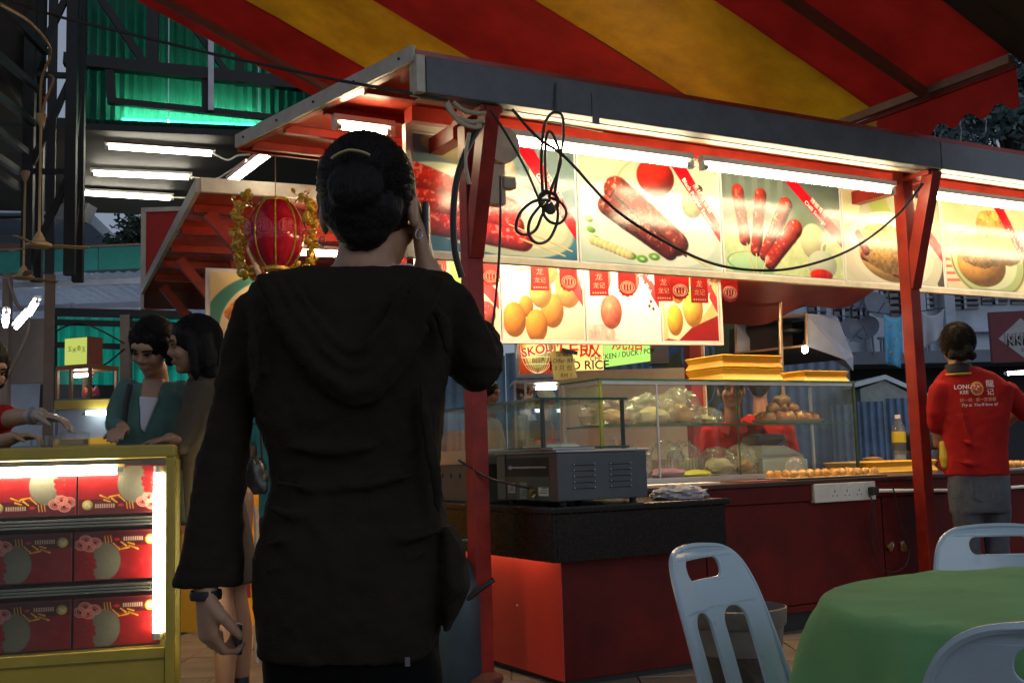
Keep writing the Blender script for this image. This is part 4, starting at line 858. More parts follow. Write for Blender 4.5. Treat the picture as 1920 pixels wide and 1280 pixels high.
# ------------------------------------------------------------------ market hall: dark ceiling with tube lamps and green gable sheeting
HRZ = math.radians(14)
hall = thing('market_hall', 'dark market hall roof with green translucent gable sheets and black trusses', 'market hall', (at(140,235,11.6).x,11.6,0), HRZ)
HX, HY = hall.location.x, 11.6
CEIL = M('hall_ceiling',(.020,.019,.013),.7,var=.2,vs=3,bump=.1,bs=12)
cz = at(140,232,11.6).z-.02
MB().box((-2.2,.0,cz),(7.5,4.3,cz+.08)).build('ceiling', CEIL, hall)
GRNS = SHEET('green_polycarbonate', (.008,.095,.05), .7, .84, .25, (3,1,.6)); TEAL = SHEET('teal_sheet', (.008,.10,.11), .7, .84, .25, (3,1,.6))
xs_ = [.0,.98,1.96,2.94,3.92,4.9,5.9,6.9,7.9]
for i in range(8):                                # gable sheets, corrugated
    m = MB(); n = 40; x0, x1 = xs_[i]+.003, xs_[i+1]-.003; prof = [(x0+(x1-x0)*k/n, -.02+.014*math.sin(2*math.pi*k/4.0)) for k in range(n+1)]
    m.loft([[(x,y,cz+.01) for x,y in prof],[(x,y,cz+3.6) for x,y in prof]], False, False); m.build('gable_sheet', GRNS if i < 3 else TEAL, hall, True)
# truss behind the sheets
HI = hall.matrix_world.inverted()
def hp(x, y, Y=0):                                # point of the truss plane just in front of the sheets, in the hall's frame
    d = ray(x, y); n_ = Vector((-math.sin(HRZ), math.cos(HRZ), 0)); k = (Vector((HX,HY,0))-n_*.16-CAM_P).dot(n_)/d.dot(n_); return HI@(CAM_P+d*k)
for a,b,w in (((120,112),(620,165),.13),((205,130),(210,195),.09),((205,190),(620,232),.07),((385,148),(385,212),.08),((288,0),(285,130),.12),((190,0),(275,125),.08),((345,30),(435,148),.06),((450,60),(450,160),.09)):
    m = MB(); m.bar(hp(*a),hp(*b),w,w,(0,1,0)); m.build('truss_bar', BLKMET, hall)
MB().bar(hp(396,62)+Vector((0,-.09,0)),hp(396,212)+Vector((0,-.09,0)),.06,.04,(0,1,0)).build('hanger_strut', M('zinc_strut',(.45,.45,.5),.4,.4), hall)
MB().box((-2.2,-.06,cz-.06),(7.5,-.04,cz+.009)).build('edge_strip', BLKMET, hall)
tube_lamp('tube lamp glowing through the foot of the green gable sheets', hall.matrix_world@Vector((.45,.10,cz+.11)), hall.matrix_world@Vector((2.0,.10,cz+.11)), EM('tube_light_bright',(.85,1,.88),75), r=.025, casing=False)
for i,(xa,ya,xb,yb,Y) in enumerate(((200,272,400,288,12.4),(173,322,357,332,13.5),(152,359,322,371,14.6))):
    p = atz(xa,ya+4,cz-.09); q = atz(xb,yb+2,cz-.09)
    tube_lamp(('nearest of three tube lamps on the dark hall ceiling','middle of three tube lamps on the dark hall ceiling','farthest of three tube lamps on the dark hall ceiling')[i], p, q, TUBE2, 'tube lamps on the hall ceiling', r=.022, cw=.12)
for i,pts in enumerate(([(400,287,12.4),(425,300,11),(445,292,9),(468,290,7.4)],[(357,332,13.5),(400,336,11),(425,325,9),(462,300,7.4)],[(322,370,14.6),(350,371,13),(372,368,12)])):
    tag(MB().tube(smooth_path([at(*p) for p in pts],6),.009,6).build('lamp_lead', CABLE_W, None, True), ('cream lead from the nearest hall lamp to the stall roof','cream lead from the middle hall lamp to the stall roof','cream lead from the farthest hall lamp')[i], 'cable')
# lattice column and purlins of the hall
lcx = at(100,300,10.2)
lcol = thing('lattice_column', 'black steel lattice column of the market hall beside the ceiling fans', 'column', (lcx.x,10.2,0), .2)
for dx,dy in ((-.22,0),(.16,0),(-.22,.4),(.16,.4)): MB().box((dx-.05,dy-.05,2.9),(dx+.05,dy+.05,7.0)).build('chord', BLKMET, lcol)
for k in range(4):
    z = 2.95+.95*k; MB().bar((-.22,0,z),(.16,0,z+.95),.06,.05,(0,1,0)).build('lacing', BLKMET, lcol); MB().bar((.16,0,z),(.16,.4,z+.95),.05,.05).build('lacing', BLKMET, lcol); MB().bar((-.22,.0,z+.95),(.16,.0,z+.95),.05,.05,(0,1,0)).build('lacing', BLKMET, lcol)
MB().box((-.06,-.02,2.9),(.02,.02,6.5)).build('cable_tray', M('dark_steel',(.02,.02,.022),.5), lcol)
MB().box((-.05,-.05,0),(.03,.03,2.9)).build('shaft', M('brown_post',(.20,.14,.10),.5), lcol)
side = thing('side_roof', 'dark brown sloping roof boards on black purlins at the edge', 'roof', at(0,0,8.5), 0)
SL = side.location; DB = M('dark_roof_boards',(.035,.027,.022),.8,var=.2)
m = MB(); m.prism([Vector(p)-SL for p in (at(-260,-260,7),at(75,-160,9.6),at(48,232,10.9),at(-260,215,9.0))],(0,.05,.08)); m.build('boards', DB, side)
for a,b in (((-120,-120),(85,98)),((-120,5),(80,175)),((-120,85),(63,232)),((-120,160),(50,285)),((-120,215),(36,322)),((-120,245),(35,350))):
    m = MB(); m.bar(at(a[0],a[1],7.4)-SL, at(b[0],b[1],10.0)-SL, .05, .06); m.build('purlin', BLKMET, side)
# ------------------------------------------------------------------ ceiling fans
FANC = M('fan_cream',(.46,.32,.15),.5,var=.15)
def fan(label, top, bot, Y, yaw):
    p = at(bot[0],bot[1],Y); q = at(top[0],top[1],Y); t = thing('ceiling_fan', label, 'fan', p, yaw, 'ceiling fans of the hall'); h = (q.z-p.z)/.56
    MB().tube([(0,0,.05),(0,0,h)],.018,8).build('rod', FANC, t, True); MB().lathe([(.02,h-.10),(.055,h-.02),(.075,h+.06),(.07,h+.08)],n=16).build('canopy', FANC, t, True)
    MB().lathe([(.018,.20),(.04,.17),(.075,.10),(.085,.06),(.17,.02),(.17,-.015),(.14,-.03),(.02,-.04)],n=24).build('motor', FANC, t, True)
    for k in range(3):
        m = MB(); a = 2*math.pi*k/3; m.prism([(.15,-.03,.0),(.22,-.06,.01),(.62,-.075,.012),(.66,.0,.0),(.62,.05,-.012),(.22,.04,-.01),(.15,.03,0)],(0,0,.006)); m.xf(Matrix.Rotation(a,4,'Z')); m.build('blade', FANC, t)
    t.scale = (.56,.56,.56)
fan('nearer ceiling fan on a long cream rod', (75,225), (73,460), 8.4, .5); fan('farther ceiling fan on a long cream rod', (48,330), (44,520), 9.8, 1.1)
for i,pts in enumerate(([(0,8,6),(60,45,7.5),(95,95,8.4),(78,150,8.4),(76,222,8.4)],[(92,140,8.4),(100,150,8.4),(85,190,8.4),(76,222,8.4)])):
    tag(MB().tube(smooth_path([at(*p) for p in pts],6),.011,6).build('fan_lead', M('lead_brown',(.34,.22,.10),.6), None, True), ('brown lead running along the purlin to the nearer fan','short brown lead twisted above the nearer fan')[i], 'cable')
tag(MB().tube([at(-60,-20,5.2),at(110,32,5.6),at(400,102,5.3),at(640,152,4.95),at(840,188,4.9)],.008,7).build('overhead_cable', CABLE, None, True), 'long black overhead cable stretched from the hall to the forked post', 'cable')

# ------------------------------------------------------------------ sky gap: pale apartment wall, tree, next hall with metal roof
TREE_L = M('leaf_dark',(.035,.06,.035),.6,var=.4)
def tree(name, label, base, height, crown_c, crown_r, n, seed, leaf=.16, mat=None, group=None):
    r = random.Random(seed); t = thing(name, label, 'tree', base, 0, group); bark = M('bark',(.06,.045,.035),.9,var=.3,bump=.5,bs=20)
    cc = Vector(crown_c)-Vector(base); m = MB(); m.tube(smooth_path([(0,0,0),(cc.x*.2,cc.y*.2,height*.35),(cc.x*.7,cc.y*.7,cc.z*.75),cc],5),[.28*(1-.8*i/15) for i in range(16)],8); m.build('trunk', bark, t, True)
    m = MB(); tips = []
    for k in range(14):
        d = Vector((r.uniform(-1,1),r.uniform(-1,1),r.uniform(-.3,1))).normalized(); e = cc+Vector((d.x*crown_r[0],d.y*crown_r[1],d.z*crown_r[2]))*r.uniform(.7,1.0); m.tube([cc*.8,(cc+e)/2+Vector((0,0,.15)),e],[.09,.05,.02],5); tips.append(e); tips.append((cc+e)/2)
    m.build('limbs', bark, t); m = MB()
    for k in range(n):
        c = r.choice(tips)+Vector((r.gauss(0,1)*crown_r[0],r.gauss(0,1)*crown_r[1],r.gauss(0,1)*crown_r[2]))*.16
        a = Vector((r.uniform(-1,1),r.uniform(-1,1),r.uniform(-.6,.6))).normalized(); b = a.cross(Vector((r.uniform(-1,1),r.uniform(-1,1),r.uniform(-1,1)))).normalized(); l = leaf*r.uniform(.6,1.3)
        m.add([c-a*l,c+b*l*.45,c+a*l,c-b*l*.45],[(0,1,2,3)])
    m.build('crown', mat or TREE_L, t); return t
tc = at(262,455,26); tree('tree', 'dark leafy tree against the pale sky gap above the next hall', (tc.x+.5,26.5,0), 6, (tc.x+.3,26.2,tc.z-.1), (1.15,1.0,.85), 2600, 3, .11)
ap = thing('pale_building', 'pale plastered building with dark balcony beyond the ceiling fans', 'building', (at(60,400,24).x-2.2,24,0), .15)
PLAS = M('pale_plaster',(.42,.46,.52),.85,var=.15,vs=1.2); 
MB().box((-5,0,0),(2.9,8,5.8)).build('wall', PLAS, ap); MB().box((-5,-.9,5.0),(2.5,-.001,5.25)).build('balcony', M('dark_plaster',(.10,.09,.085),.8), ap); MB().box((-5,0,6.9),(3.1,8,7.2)).build('roof_slab', PLAS, ap)
for k in range(5): MB().box((-4.4+1.45*k,-.02,5.35),(-3.5+1.45*k,.1,6.4)).build('window', M('dark_window',(.02,.025,.03),.15), ap)
for k in range(3): MB().box((1.6,-1.0+.3*k,5.3),(2.6,-.9+.3*k,6.0)).build('shade', M('brown_cloth',(.12,.05,.03),.8), ap)
t = thing('flood_light', 'grey box flood lamp on an arm under the dark hall ceiling', 'lamp', at(128,405,13.5), 0)
MB().prism([(-.2,0,.16),(.25,0,.16),(.16,0,-.05),(-.2,0,-.03)],(0,.3,0)).build('housing', M('grey_blue_metal',(.16,.18,.22),.5,.3), t); MB().tube([(-1.0,.1,.03),(-.2,.1,.02)],.02,6).build('arm', M('dark_steel'), t); MB().tube([(0,.15,.16),(0,.15,.6)],.02,6).build('hanger', M('dark_steel'), t)
# next hall: green fascia over a corrugated metal roof, roof trusses, tube lamps below
nh = thing('next_hall', 'far market hall with green fascia and shiny corrugated metal roof', 'market hall', (at(130,500,18).x,18,0), -.05)
NL = nh.location; NI = nh.matrix_world.inverted()
FG = M('green_fascia',(.015,.22,.17),.5,var=.2); 
f0 = NI@at(-30,460,18); f1 = NI@at(300,500,18); zf = (NI@at(130,487,18)).z
for k in range(6):
    x0 = -3.4+1.3*k; MB().box((x0,0,zf-.19),(x0+1.28,.05,zf+.19)).build('fascia', FG if k % 2 else M('green_fascia_pale',(.02,.25,.22),.5,var=.2), nh)
MB().box((-3.4,-.02,zf+.195),(4.4,.1,zf+.23)).build('gutter', M('dull_brown'), nh)
MR = M('metal_roof',(.62,.70,.80),.35,0,var=.15,transl=.45)
for k in range(8):                                # roof sheets seen from below, sloping down away
    m = MB(); n = 24; x0 = -4.2+1.1*k
    m.loft([[(x0+1.09*i/n, .1, zf-.22+.02*math.sin(i*math.pi/2)) for i in range(n+1)],[(x0+1.09*i/n, 9.5, zf-1.0+.02*math.sin(i*math.pi/2)) for i in range(n+1)]],False,False); m.build('roof_sheet', MR, nh)
for k in range(6): MB().bar((-4.2,.4+1.7*k,zf-.33-.14*k),(4.6,.4+1.7*k,zf-.33-.14*k),.06,.10).build('purlin', M('zinc_strut'), nh)
for j,y in enumerate((1.2,4.6)):
    zz = zf-.55-.28*j; MB().bar((-4.2,y,zz-.62),(4.6,y,zz-.62),.07,.07).build('truss_chord', M('dull_brown'), nh)
    for k in range(6): MB().bar((-4+1.4*k,y,zz-.62),(-3.3+1.4*k,y,zz),.045,.045).build('truss_web', M('zinc_strut'), nh); MB().bar((-3.3+1.4*k,y,zz),(-2.6+1.4*k,y,zz-.62),.045,.045).build('truss_web', M('zinc_strut'), nh)
for x in (-1.05,): MB().box((x-.06,-.06,0),(x+.06,.06,zf-.2)).build('post', M('brown_post',(.20,.14,.10),.5), nh)
MB().box((-1.5,.5,zf-2.0),(-.35,.6,zf-.9)).build('brown_board', M('dull_brown'), nh)
MB().tube(smooth_path([(-1.0,-.1,zf-.3),(-.85,-.1,zf-.7),(-.62,-.1,zf-1.1),(-.95,-.1,zf-1.9)],6),.03,6).build('hose', M('brown_post'), nh, True)
lamps = [((55,585),(30,615),16),((12,585),(10,612),16),((42,655),(66,668),20),((74,667),(98,673),20),((36,688),(66,692),20),((74,690),(97,695),20),((70,565),(55,590),15)]
ll = ['glaring tube lamp hung aslant below the metal roof','short tube lamp near the edge below the metal roof','distant tube lamp before the brown post, upper row','distant tube lamp past the brown post, upper row','distant tube lamp before the brown post, lower row','distant tube lamp past the brown post, lower row','tube lamp end above the aslant one']
for i,(a,b,Y) in enumerate(lamps): tube_lamp(ll[i], at(a[0],a[1],Y), at(b[0],b[1],Y+.6), EM('tube_light_cold',(.82,.9,1.0),34), 'tube lamps of the next hall', r=.03, cw=.1)
# green screen wall behind the customers
gw = thing('green_screen', 'bright green plastic screen wall in a black frame behind the customers', 'screen', at(102,760,14), 0)
G0 = gw.location; gy = lambda x,y: at(x,y,14)-G0
for x0,x1 in ((104,236),(244,360)):
    a,b,c,d = gy(x0,594),gy(x1,597),gy(x1,728),gy(x0,724); m = MB(); n = 20
    m.loft([[a+(b-a)*k/n+Vector((0,.03*math.sin(k*1.7),0)) for k in range(n+1)],[d+(c-d)*k/n+Vector((0,.03*math.sin(k*1.7+.6),0)) for k in range(n+1)]],False,False); m.build('sheet', SHEET('green_screen_sheet',(.03,.72,.48),.8,.8,.4,(2,1,.5)), gw, True)
for p,q,w in (((100,586),(360,592),.10),((101,586),(101,760),.10),((102,605),(360,611),.07),((102,647),(360,654),.07),((240,592),(240,740),.12)): MB().bar(gy(*p)+Vector((0,-.06,0)),gy(*q)+Vector((0,-.06,0)),w,w,(0,1,0)).build('frame_bar', BLKMET if p[1] != 592 else M('dull_brown'), gw)
for pts in ([(102,628),(160,608),(240,645)],[(102,690),(190,690),(240,655)]): MB().tube(smooth_path([gy(*p)+Vector((0,-.12,0)) for p in pts],6),.012,5).build('wire', CABLE, gw)
MB().bar(gy(95,745)+Vector((0,-.1,0)),gy(360,748)+Vector((0,-.1,0)),.3,.45,(0,1,0)).build('low_wall', BLKMET, gw)
# popcorn style glass cart with lit menu box in front of the screen
pc = thing('snack_cart', 'small brown framed glass snack cart with yellow green lit menu box on top', 'cart', at(158,900,9.5)*Vector((1,1,0)), -.35)
PI_ = pc.matrix_world.inverted(); zc0 = at(155,748,9.5).z; zc1 = at(155,690,9.5).z; BRN = M('cart_brown',(.28,.12,.05),.5)
MB().box((-.19,-.15,zc1-.02),(.19,.2,zc1+.015)).build('cart_top', BRN, pc)
for x,y in ((-.18,-.14),(.17,-.14),(.17,.19),(-.18,.19),(-.03,-.14)): MB().box((x-.012,y-.012,zc0),(x+.012,y+.012,zc1-.02)).build('cart_post', BRN, pc)
MB().box((-.17,-.145,zc0),(.17,-.141,zc1-.03)).build('glass_pane', GL, pc); MB().box((-.19,-.15,.0),(.19,.2,zc0)).build('cart_body', M('cart_grey',(.16,.17,.2),.5), pc)
MB().box((-.13,-.10,zc1+.02),(.13,.06,zc1+.26)).build('menu_box', M('box_brown',(.25,.09,.06),.6), pc); MB().box((-.135,-.1045,zc1+.025),(.10,-.1005,zc1+.255)).build('menu_face', EM('menu_glow',(.62,.72,.15),.5), pc)
for k in range(4): lettering('玉米香'[k % 3], .05, (-.08+.05*k,-.107,zc1+.16-.012*(k%2)),(1,0,0),(0,0,1), M('ink_brown'), pc)
tube_lamp('short tube lamp inside the snack cart', pc.matrix_world@Vector((-.14,0,zc1-.06)), pc.matrix_world@Vector((.10,0,zc1-.06)), TUBE3, r=.018, casing=False)
for k,(x,c_) in enumerate(((-.0,(.7,.12,.05)),(.06,(.75,.45,.05)),(.12,(.6,.1,.2)))): tag(lump(pc.matrix_world@Vector((x,.0,zc0+.05)),.028,.03,.05,70+k,.1).build('snack_packet', M('packet_%d'%k,c_,.4)), ('orange red snack packet in the cart','yellow snack packet in the cart','pink snack packet in the cart')[k], 'packet')
# lit counter behind the customers
t = thing('lit_counter', 'long yellow framed counter with a lit glass front behind the customers', 'counter', at(200,860,7.2)*Vector((1,1,0)), 0)
za, zb_ = at(200,765,7.2).z, at(200,820,7.2).z
MB().box((-.35,.0,0),(.9,.5,zb_)).build('base', YEL, t); MB().box((-.35,.0,za),(.9,.5,za+.06)).build('top', M('olive_yellow',(.30,.22,.03),.5), t); MB().box((-.33,.02,zb_),(.88,.03,za)).build('glass_pane', M('grey_glass',(.2,.24,.3),.2), t)
tube_lamp('long tube lamp under the top of the lit counter behind', at(155,774,7.15), at(218,774,7.15), TUBE3, r=.014, casing=False)
# ================================================================== background beyond the glass cabinet
BLUE = M('blue_tin',(.08,.15,.26),.5,var=.35,vs=2.5,bump=.1,bs=8,dirt=.2)
def tin_fence(name, label, p, q, z0, z1, mat, n_sheet, pitch=.09, amp=.016):
    p, q = Vector((p.x,p.y,0)), Vector((q.x,q.y,0)); d = q-p; t = thing(name, label, 'fence', p, math.atan2(d.y, d.x)); L_ = d.length; w = L_/n_sheet
    for k in range(n_sheet):
        n = max(int(w/pitch*6),8); m = MB(); prof = [(k*w+.004+(w-.008)*i/n, amp*math.sin(2*math.pi*(w*i/n)/pitch)+.01*(k%2)) for i in range(n+1)]
        m.loft([[(x,y,z0) for x,y in prof],[(x,y,z1+.03*((k*7)%3-1)) for x,y in prof]],False,False); m.build('sheet', mat, t, True)
    return t
tin_fence('tin_fence', 'blue corrugated tin fence behind the bottle and the crate', at(1560,800,13), at(1760,800,13), 0, at(1650,752,13).z, BLUE, 4)
tin_fence('tin_fence', 'long dull blue tin wall behind the glass cabinet and hawker stall', at(700,800,15), at(1600,800,14.5), 0, 2.45, M('dull_blue_wall',(.12,.20,.30),.6,var=.4,vs=1.5,dirt=.2), 7, .14)
mu = thing('mural_wall', 'painted olive and blue mural board behind the yellow crates', 'mural', at(1232,900,12)*Vector((1,1,0)), 0)
a, b = at(1232,560,12)-mu.location, at(1400,900,12)-mu.location
MB().box((0,0,.1),(b.x,.05,a.z)).build('board', M('dull_olive',(.10,.11,.05),.7), mu); printed('picture',[(0.0,-.004,a.z-.02),(b.x,-.004,a.z-.02),(b.x,-.004,1.0),(0.0,-.004,1.0)], IMG('mural', pic_mural(), .6), mu)
# shed roof
sh = thing('shed', 'low tin shed with pale ridged roof below the hanging laundry', 'shed', at(1560,900,14)*Vector((1,1,0)), 0)
p0, p1, p2 = at(1600,718,14)-sh.location, at(1660,702,14)-sh.location, at(1760,745,14)-sh.location
MB().prism([p0,p1,p2,p2+Vector((0,0,-.06)),p1+Vector((0,0,-.06)),p0+Vector((0,0,-.06))],(0,3,0)).build('roof', M('zinc_roof',(.34,.40,.48),.45,.2,var=.2), sh)
MB().prism([p0+Vector((.1,.05,-.07)),p1+Vector((0,.05,-.07)),p2+Vector((-.1,.05,-.07)),Vector((p2.x-.1,.05,0)),Vector((p0.x+.1,.05,0))],(0,2.8,0)).build('wall', M('shed_wall',(.22,.26,.26),.8,var=.3), sh)
# apartment block with louvred windows, dishes and laundry
ab = thing('apartment_block', 'blue grey apartment block with louvred windows and satellite dishes', 'building', at(1640,900,24)*Vector((1,1,0)), .12)
AI = ab.matrix_world.inverted(); CON = M('wet_concrete',(.46,.53,.62),.8,var=.25,vs=.8,dirt=.2); CON2 = M('dark_concrete',(.16,.185,.23),.85,var=.25,vs=1)
def ax(px): return (AI@at(px,600,24)).x
def az(py): return at(1700,py,24).z
MB().box((ax(1180),.0,az(672)),(ax(2250),6,az(330))).build('wall', CON, ab)
MB().box((ax(1180),-1.4,az(690)),(ax(2250),-.02,az(668))).build('balcony_slab', CON2, ab)
MB().box((ax(1180),.4,0),(ax(2250),6,az(673))).build('lower_wall', M('shop_dark',(.02,.022,.028),.7), ab)
MB().box((ax(1725),-.25,az(625)),(ax(2250),-.02,az(617))).build('ledge', CON, ab)
LV = M('louvre_glass',(.08,.11,.16),.2,var=.2)
for (x0,x1,y0,y1) in ((1790,1850,548,580),(1858,1910,548,572),(1918,1990,548,572),(1596,1626,535,600),(1672,1718,535,590),(1730,1760,535,580),(1400,1440,540,600),(1510,1545,530,590),(1560,1592,530,600),(1640,1668,535,590)):
    f = MB().box((ax(x0),-.05,az(y1)),(ax(x1),.02,az(y0-55))).build('window', M('dark_window'), ab)
    n = 9
    for k in range(n): z = az(y1)+(az(y0-55)-az(y1))*(k+.2)/n; m = MB(); m.obox(((ax(x0)+ax(x1))/2,-.08,z+.05),((ax(x1)-ax(x0))/2-.03,0,0),(0,.05,-.03),(0,.004,.006)); m.build('louvre', LV, f)
    MB().box(((ax(x0)+ax(x1))/2-.03,-.12,az(y1)),((ax(x0)+ax(x1))/2+.03,-.101,az(y0-55))).build('mullion', CON, f)
for px_ in (1630,1722,1780): MB().box((ax(px_)-.12,-.3,az(668)),(ax(px_)+.12,-.021,az(400))).build('pilaster', CON, ab)
for k in range(16): MB().box((ax(1595+6*k)-.02,-1.38,az(668)),(ax(1595+6*k)+.02,-1.34,az(645))).build('railing', CON2, ab)
MB().box((ax(1590),-1.40,az(646)),(ax(1700),-1.32,az(642))).build('railing', CON2, ab)
DISH = M('dish_grey',(.17,.19,.24),.5)
for i,(x,y,r,ry) in enumerate(((1592,622,.28,.5),(1628,617,.26,-.6),(1640,575,.30,.3),(1605,566,.2,.2))):
    p = at(x,y,22.3); t = thing('satellite_dish', ('dish nearest the kitchen hood on the balcony','tilted dish beside the laundry','dark dish on the wall above the others','small dish under the window')[i], 'satellite dish', p, ry, 'satellite dishes of the apartment block')
    m = MB(); m.lathe([(.01,0),(r*.5,.02),(r*.85,.06),(r,.1),(r*.98,.11),(r*.5,.035),(.01,.012)],n=20,cap=False); m.xf(Matrix.Rotation(math.radians(70),4,'X') @ Matrix.Rotation(0,4,'Z')); m.build('dish', DISH, t, True); MB().tube([(0,.02,0),(0,.25,-.1),(0,.3,-.5)],.025,6).build('mast', DISH, t); MB().tube([(0,-.02,-.2),(0,-.35,.05)],.012,5).build('feed_arm', DISH, t)
# laundry
lau = [('patterned_cloth','blue cloth with orange fish pattern hung on the laundry line',(1657,588),(1693,588),(1690,690),(1661,682),IMG('cloth', pic_cloth(), .8)),('white_cloth','pale blue white cloth hung beside the patterned one',(1690,588),(1725,584),(1720,668),(1692,664),M('pale_blue_cloth',(.55,.70,.82),.8)),('shirt','white shirt drying on the line between post and window',(1728,585),(1770,578),(1768,628),(1732,655),M('grey_white_cloth',(.45,.50,.56),.8))]
for nm,lb,a,b,c,d,mt in lau:
    P4 = [at(q[0],q[1],19) for q in (a,b,c,d)]; m = bpy.data.meshes.new(nm); n = 12; vs = []; uvs = []
    for j in range(n+1):
        for i in range(n+1):
            u_, v_ = i/n, j/n; p = (P4[0]*(1-u_)+P4[1]*u_)*(1-v_)+(P4[3]*(1-u_)+P4[2]*u_)*v_; p += Vector((0,.06*math.sin(u_*9)*v_,-.10*(1-v_)*math.sin(math.pi*u_))); vs.append(p); uvs.append((u_,1-v_))
    fs = [(j*(n+1)+i,j*(n+1)+i+1,(j+1)*(n+1)+i+1,(j+1)*(n+1)+i) for j in range(n) for i in range(n)]; m.from_pydata(vs,[],fs); ul = m.uv_layers.new(name='UVMap')
    for l in m.loops: ul.data[l.index].uv = uvs[l.vertex_index]
    m.polygons.foreach_set('use_smooth',[True]*len(fs)); m.materials.append(mt); o = put(nm, m); tag(o, lb, 'laundry', 'laundry on the line')
    md = o.modifiers.new('thickness','SOLIDIFY'); md.thickness = .012
tag(MB().tube([at(1600,580,19),at(1657,588,19),at(1700,587,19),at(1772,577,19)],.008,5).build('laundry_line', CABLE), 'thin laundry line under the long menu board', 'line')
# shop sign with white diamond
sg = thing('shop_sign', 'dark red shop sign with white diamond emblem beyond the man in red', 'sign', at(1862,680,16), -.12)
s0 = at(1862,585,16)-sg.location; s1 = at(1990,680,16)-sg.location
MB().box((0,0,0),(1.15,.1,s0.z)).build('board', M('sign_maroon',(.13,.018,.03),.5,var=.15), sg)
cxs, czs = .43, s0.z*.47; m = MB(); m.prism([(cxs-.33,-.006,czs),(cxs,-.006,czs+.29),(cxs+.33,-.006,czs),(cxs,-.006,czs-.29)],(0,.005,0)); m.build('diamond', M('diamond_grey',(.36,.37,.40),.5), sg)
for k in range(4):
    x = cxs-.19+.11*k
    for dx, dz, mm, yy in ((.03,-.05,BTX,-.009),(0,0,M('diamond_grey'),-.012)): MB().tube([(x+dx-.04,yy,czs-.06+dz),(x+dx-.04,yy,czs+.07+dz),(x+dx+.01,yy,czs+.07+dz),(x+dx-.01,yy,czs-.0+dz),(x+dx+.03,yy,czs-.06+dz)],.013,5).build('emblem', mm, sg)
lettering('Since', .075, (cxs+.05,-.009,czs-.18),(1,0,0),(0,0,1), BTX, sg)
# ------------------------------------------------------------------ red tarpaulin and its pole
tp = thing('red_tarp', 'red tarpaulin awning dripping with rain behind the menu board', 'awning', at(1460,900,10)*Vector((1,1,0)), 0)
T0 = tp.location; m = MB(); rows = []
for j in range(9):
    row = []
    for i in range(21):
        f = i/20; x = 1330+320*f; yb = 610-14*f-55*f**2.2+6*math.sin(f*9); p = at(x, yb-(j/8)*110, 9.6-j/8*1.6) - T0; row.append(p+Vector((0,0,.03*math.sin(f*14)*(1-j/8))))
    rows.append(row)
m.loft(rows,False,False); o = m.build('cloth', M('tarp_red',(.26,.045,.03),.6,var=.25,transl=.3), tp, True)
MB().tube([at(1462,535,9.2)-T0, at(1464,660,9.2)-T0, Vector((at(1466,660,9.2)-T0).xy.to_3d())+Vector((0,0,.0))],.018,8).build('pole', M('pole_brass',(.42,.36,.25),.3,.8), tp, True)
# ------------------------------------------------------------------ kitchen hood with bulb
hd = thing('kitchen_hood', 'grey sheet metal kitchen hood with brown framed mouth', 'hood', at(1510,900,9.5)*Vector((1,1,0)), 0)
H0 = hd.location; HW = at(1378,607,10.0)-at(1510,590,9.5); HG = M('hood_grey',(.42,.50,.62),.5,.2,var=.12); HB = M('hood_brown',(.26,.16,.08),.5)
sd = [at(1511,589,9.5),at(1570,594,10.05),at(1600,668,10.4),at(1600,695,10.4),at(1584,674,9.9),at(1512,648,9.5)]
sd = [p-H0 for p in sd]; wd = HW.normalized()
MB().prism(sd, wd*.012).build('side', HG, hd); MB().prism([p+HW for p in sd], wd*.012).build('side', HG, hd)
def strip(a, b, mat, nm, th=.01):
    a_, b_ = sd[a], sd[b]; nn = (b_-a_).cross(HW).normalized()*th; MB().prism([a_+wd*.013,b_+wd*.013,b_+HW-wd*.001,a_+HW-wd*.001], nn).build(nm, mat, hd)
strip(0,1,HG,'top'); strip(1,2,M('hood_inner',(.035,.03,.028),.6),'back'); strip(5,4,M('hood_inner'),'bottom')
fr = [sd[0],sd[5]]
for a_, b_ in ((sd[0],sd[0]+HW),(sd[0],sd[5]),(sd[0]+HW,sd[5]+HW),(sd[5],sd[5]+HW)): MB().bar(a_+Vector((0,-.012,0)),b_+Vector((0,-.012,0)),.018,.022,(0,1,0)).build('frame', HB, hd)
MB().prism([sd[0]+wd*.05+Vector((0,.3,-.02)),sd[0]+HW+Vector((0,.3,-.02)),sd[5]+HW+Vector((0,.3,0)),sd[5]+wd*.05+Vector((0,.3,0))],(0,.01,0)).build('baffle', M('hood_inner'), hd)
MB().lathe([(.02,0),(.11,.01),(.12,.03),(.10,.035)],tuple((sd[0]+sd[5]+HW*.3)/2+Vector((0,.2,0))),20).build('fan_ring', M('dark_steel'), hd, True)
bp = at(1509,655,9.35); t = thing('bulb', 'bare glowing bulb under the kitchen hood', 'lamp', bp, 0); MB().ell((0,0,0),.028,.028,.034,14,10).build('glass', EM('bulb_glow',(1,.85,.6),45), t, True); MB().tube([(0,0,.03),(0,0,.075)],.014,8).build('socket', BLACK, t, True)
tube_lamp('short bluish tube lamp beyond the shoulder of the man in red', at(1885,700,12), at(1935,697,12.3), EM('tube_light_cold'), r=.02, casing=False)
# rain drips from the scalloped valance
for i,(x,y,l) in enumerate(((1690,248,16),(1712,246,22),(1750,238,26),(1799,225,40),(1846,212,36),(1700,566,90))):
    p = at(x,y,7.0 if i < 5 else 9); q = at(x+2,y+l,7.0 if i < 5 else 9); mid = (p+q)/2+Vector((.008,0,0)); tag(MB().tube([p,mid,q],[.006,.003,.0045],6).build('water_drip', GLASS('water',(.95,.97,1),5,.05,haze=.2), None, True), ('drip at the low end of the scalloped valance','second drip along the scalloped valance','third drip along the scalloped valance','fourth drip along the scalloped valance, longest','fifth drip near the black awning','thin stream falling from the red tarpaulin corner')[i], 'water drip')
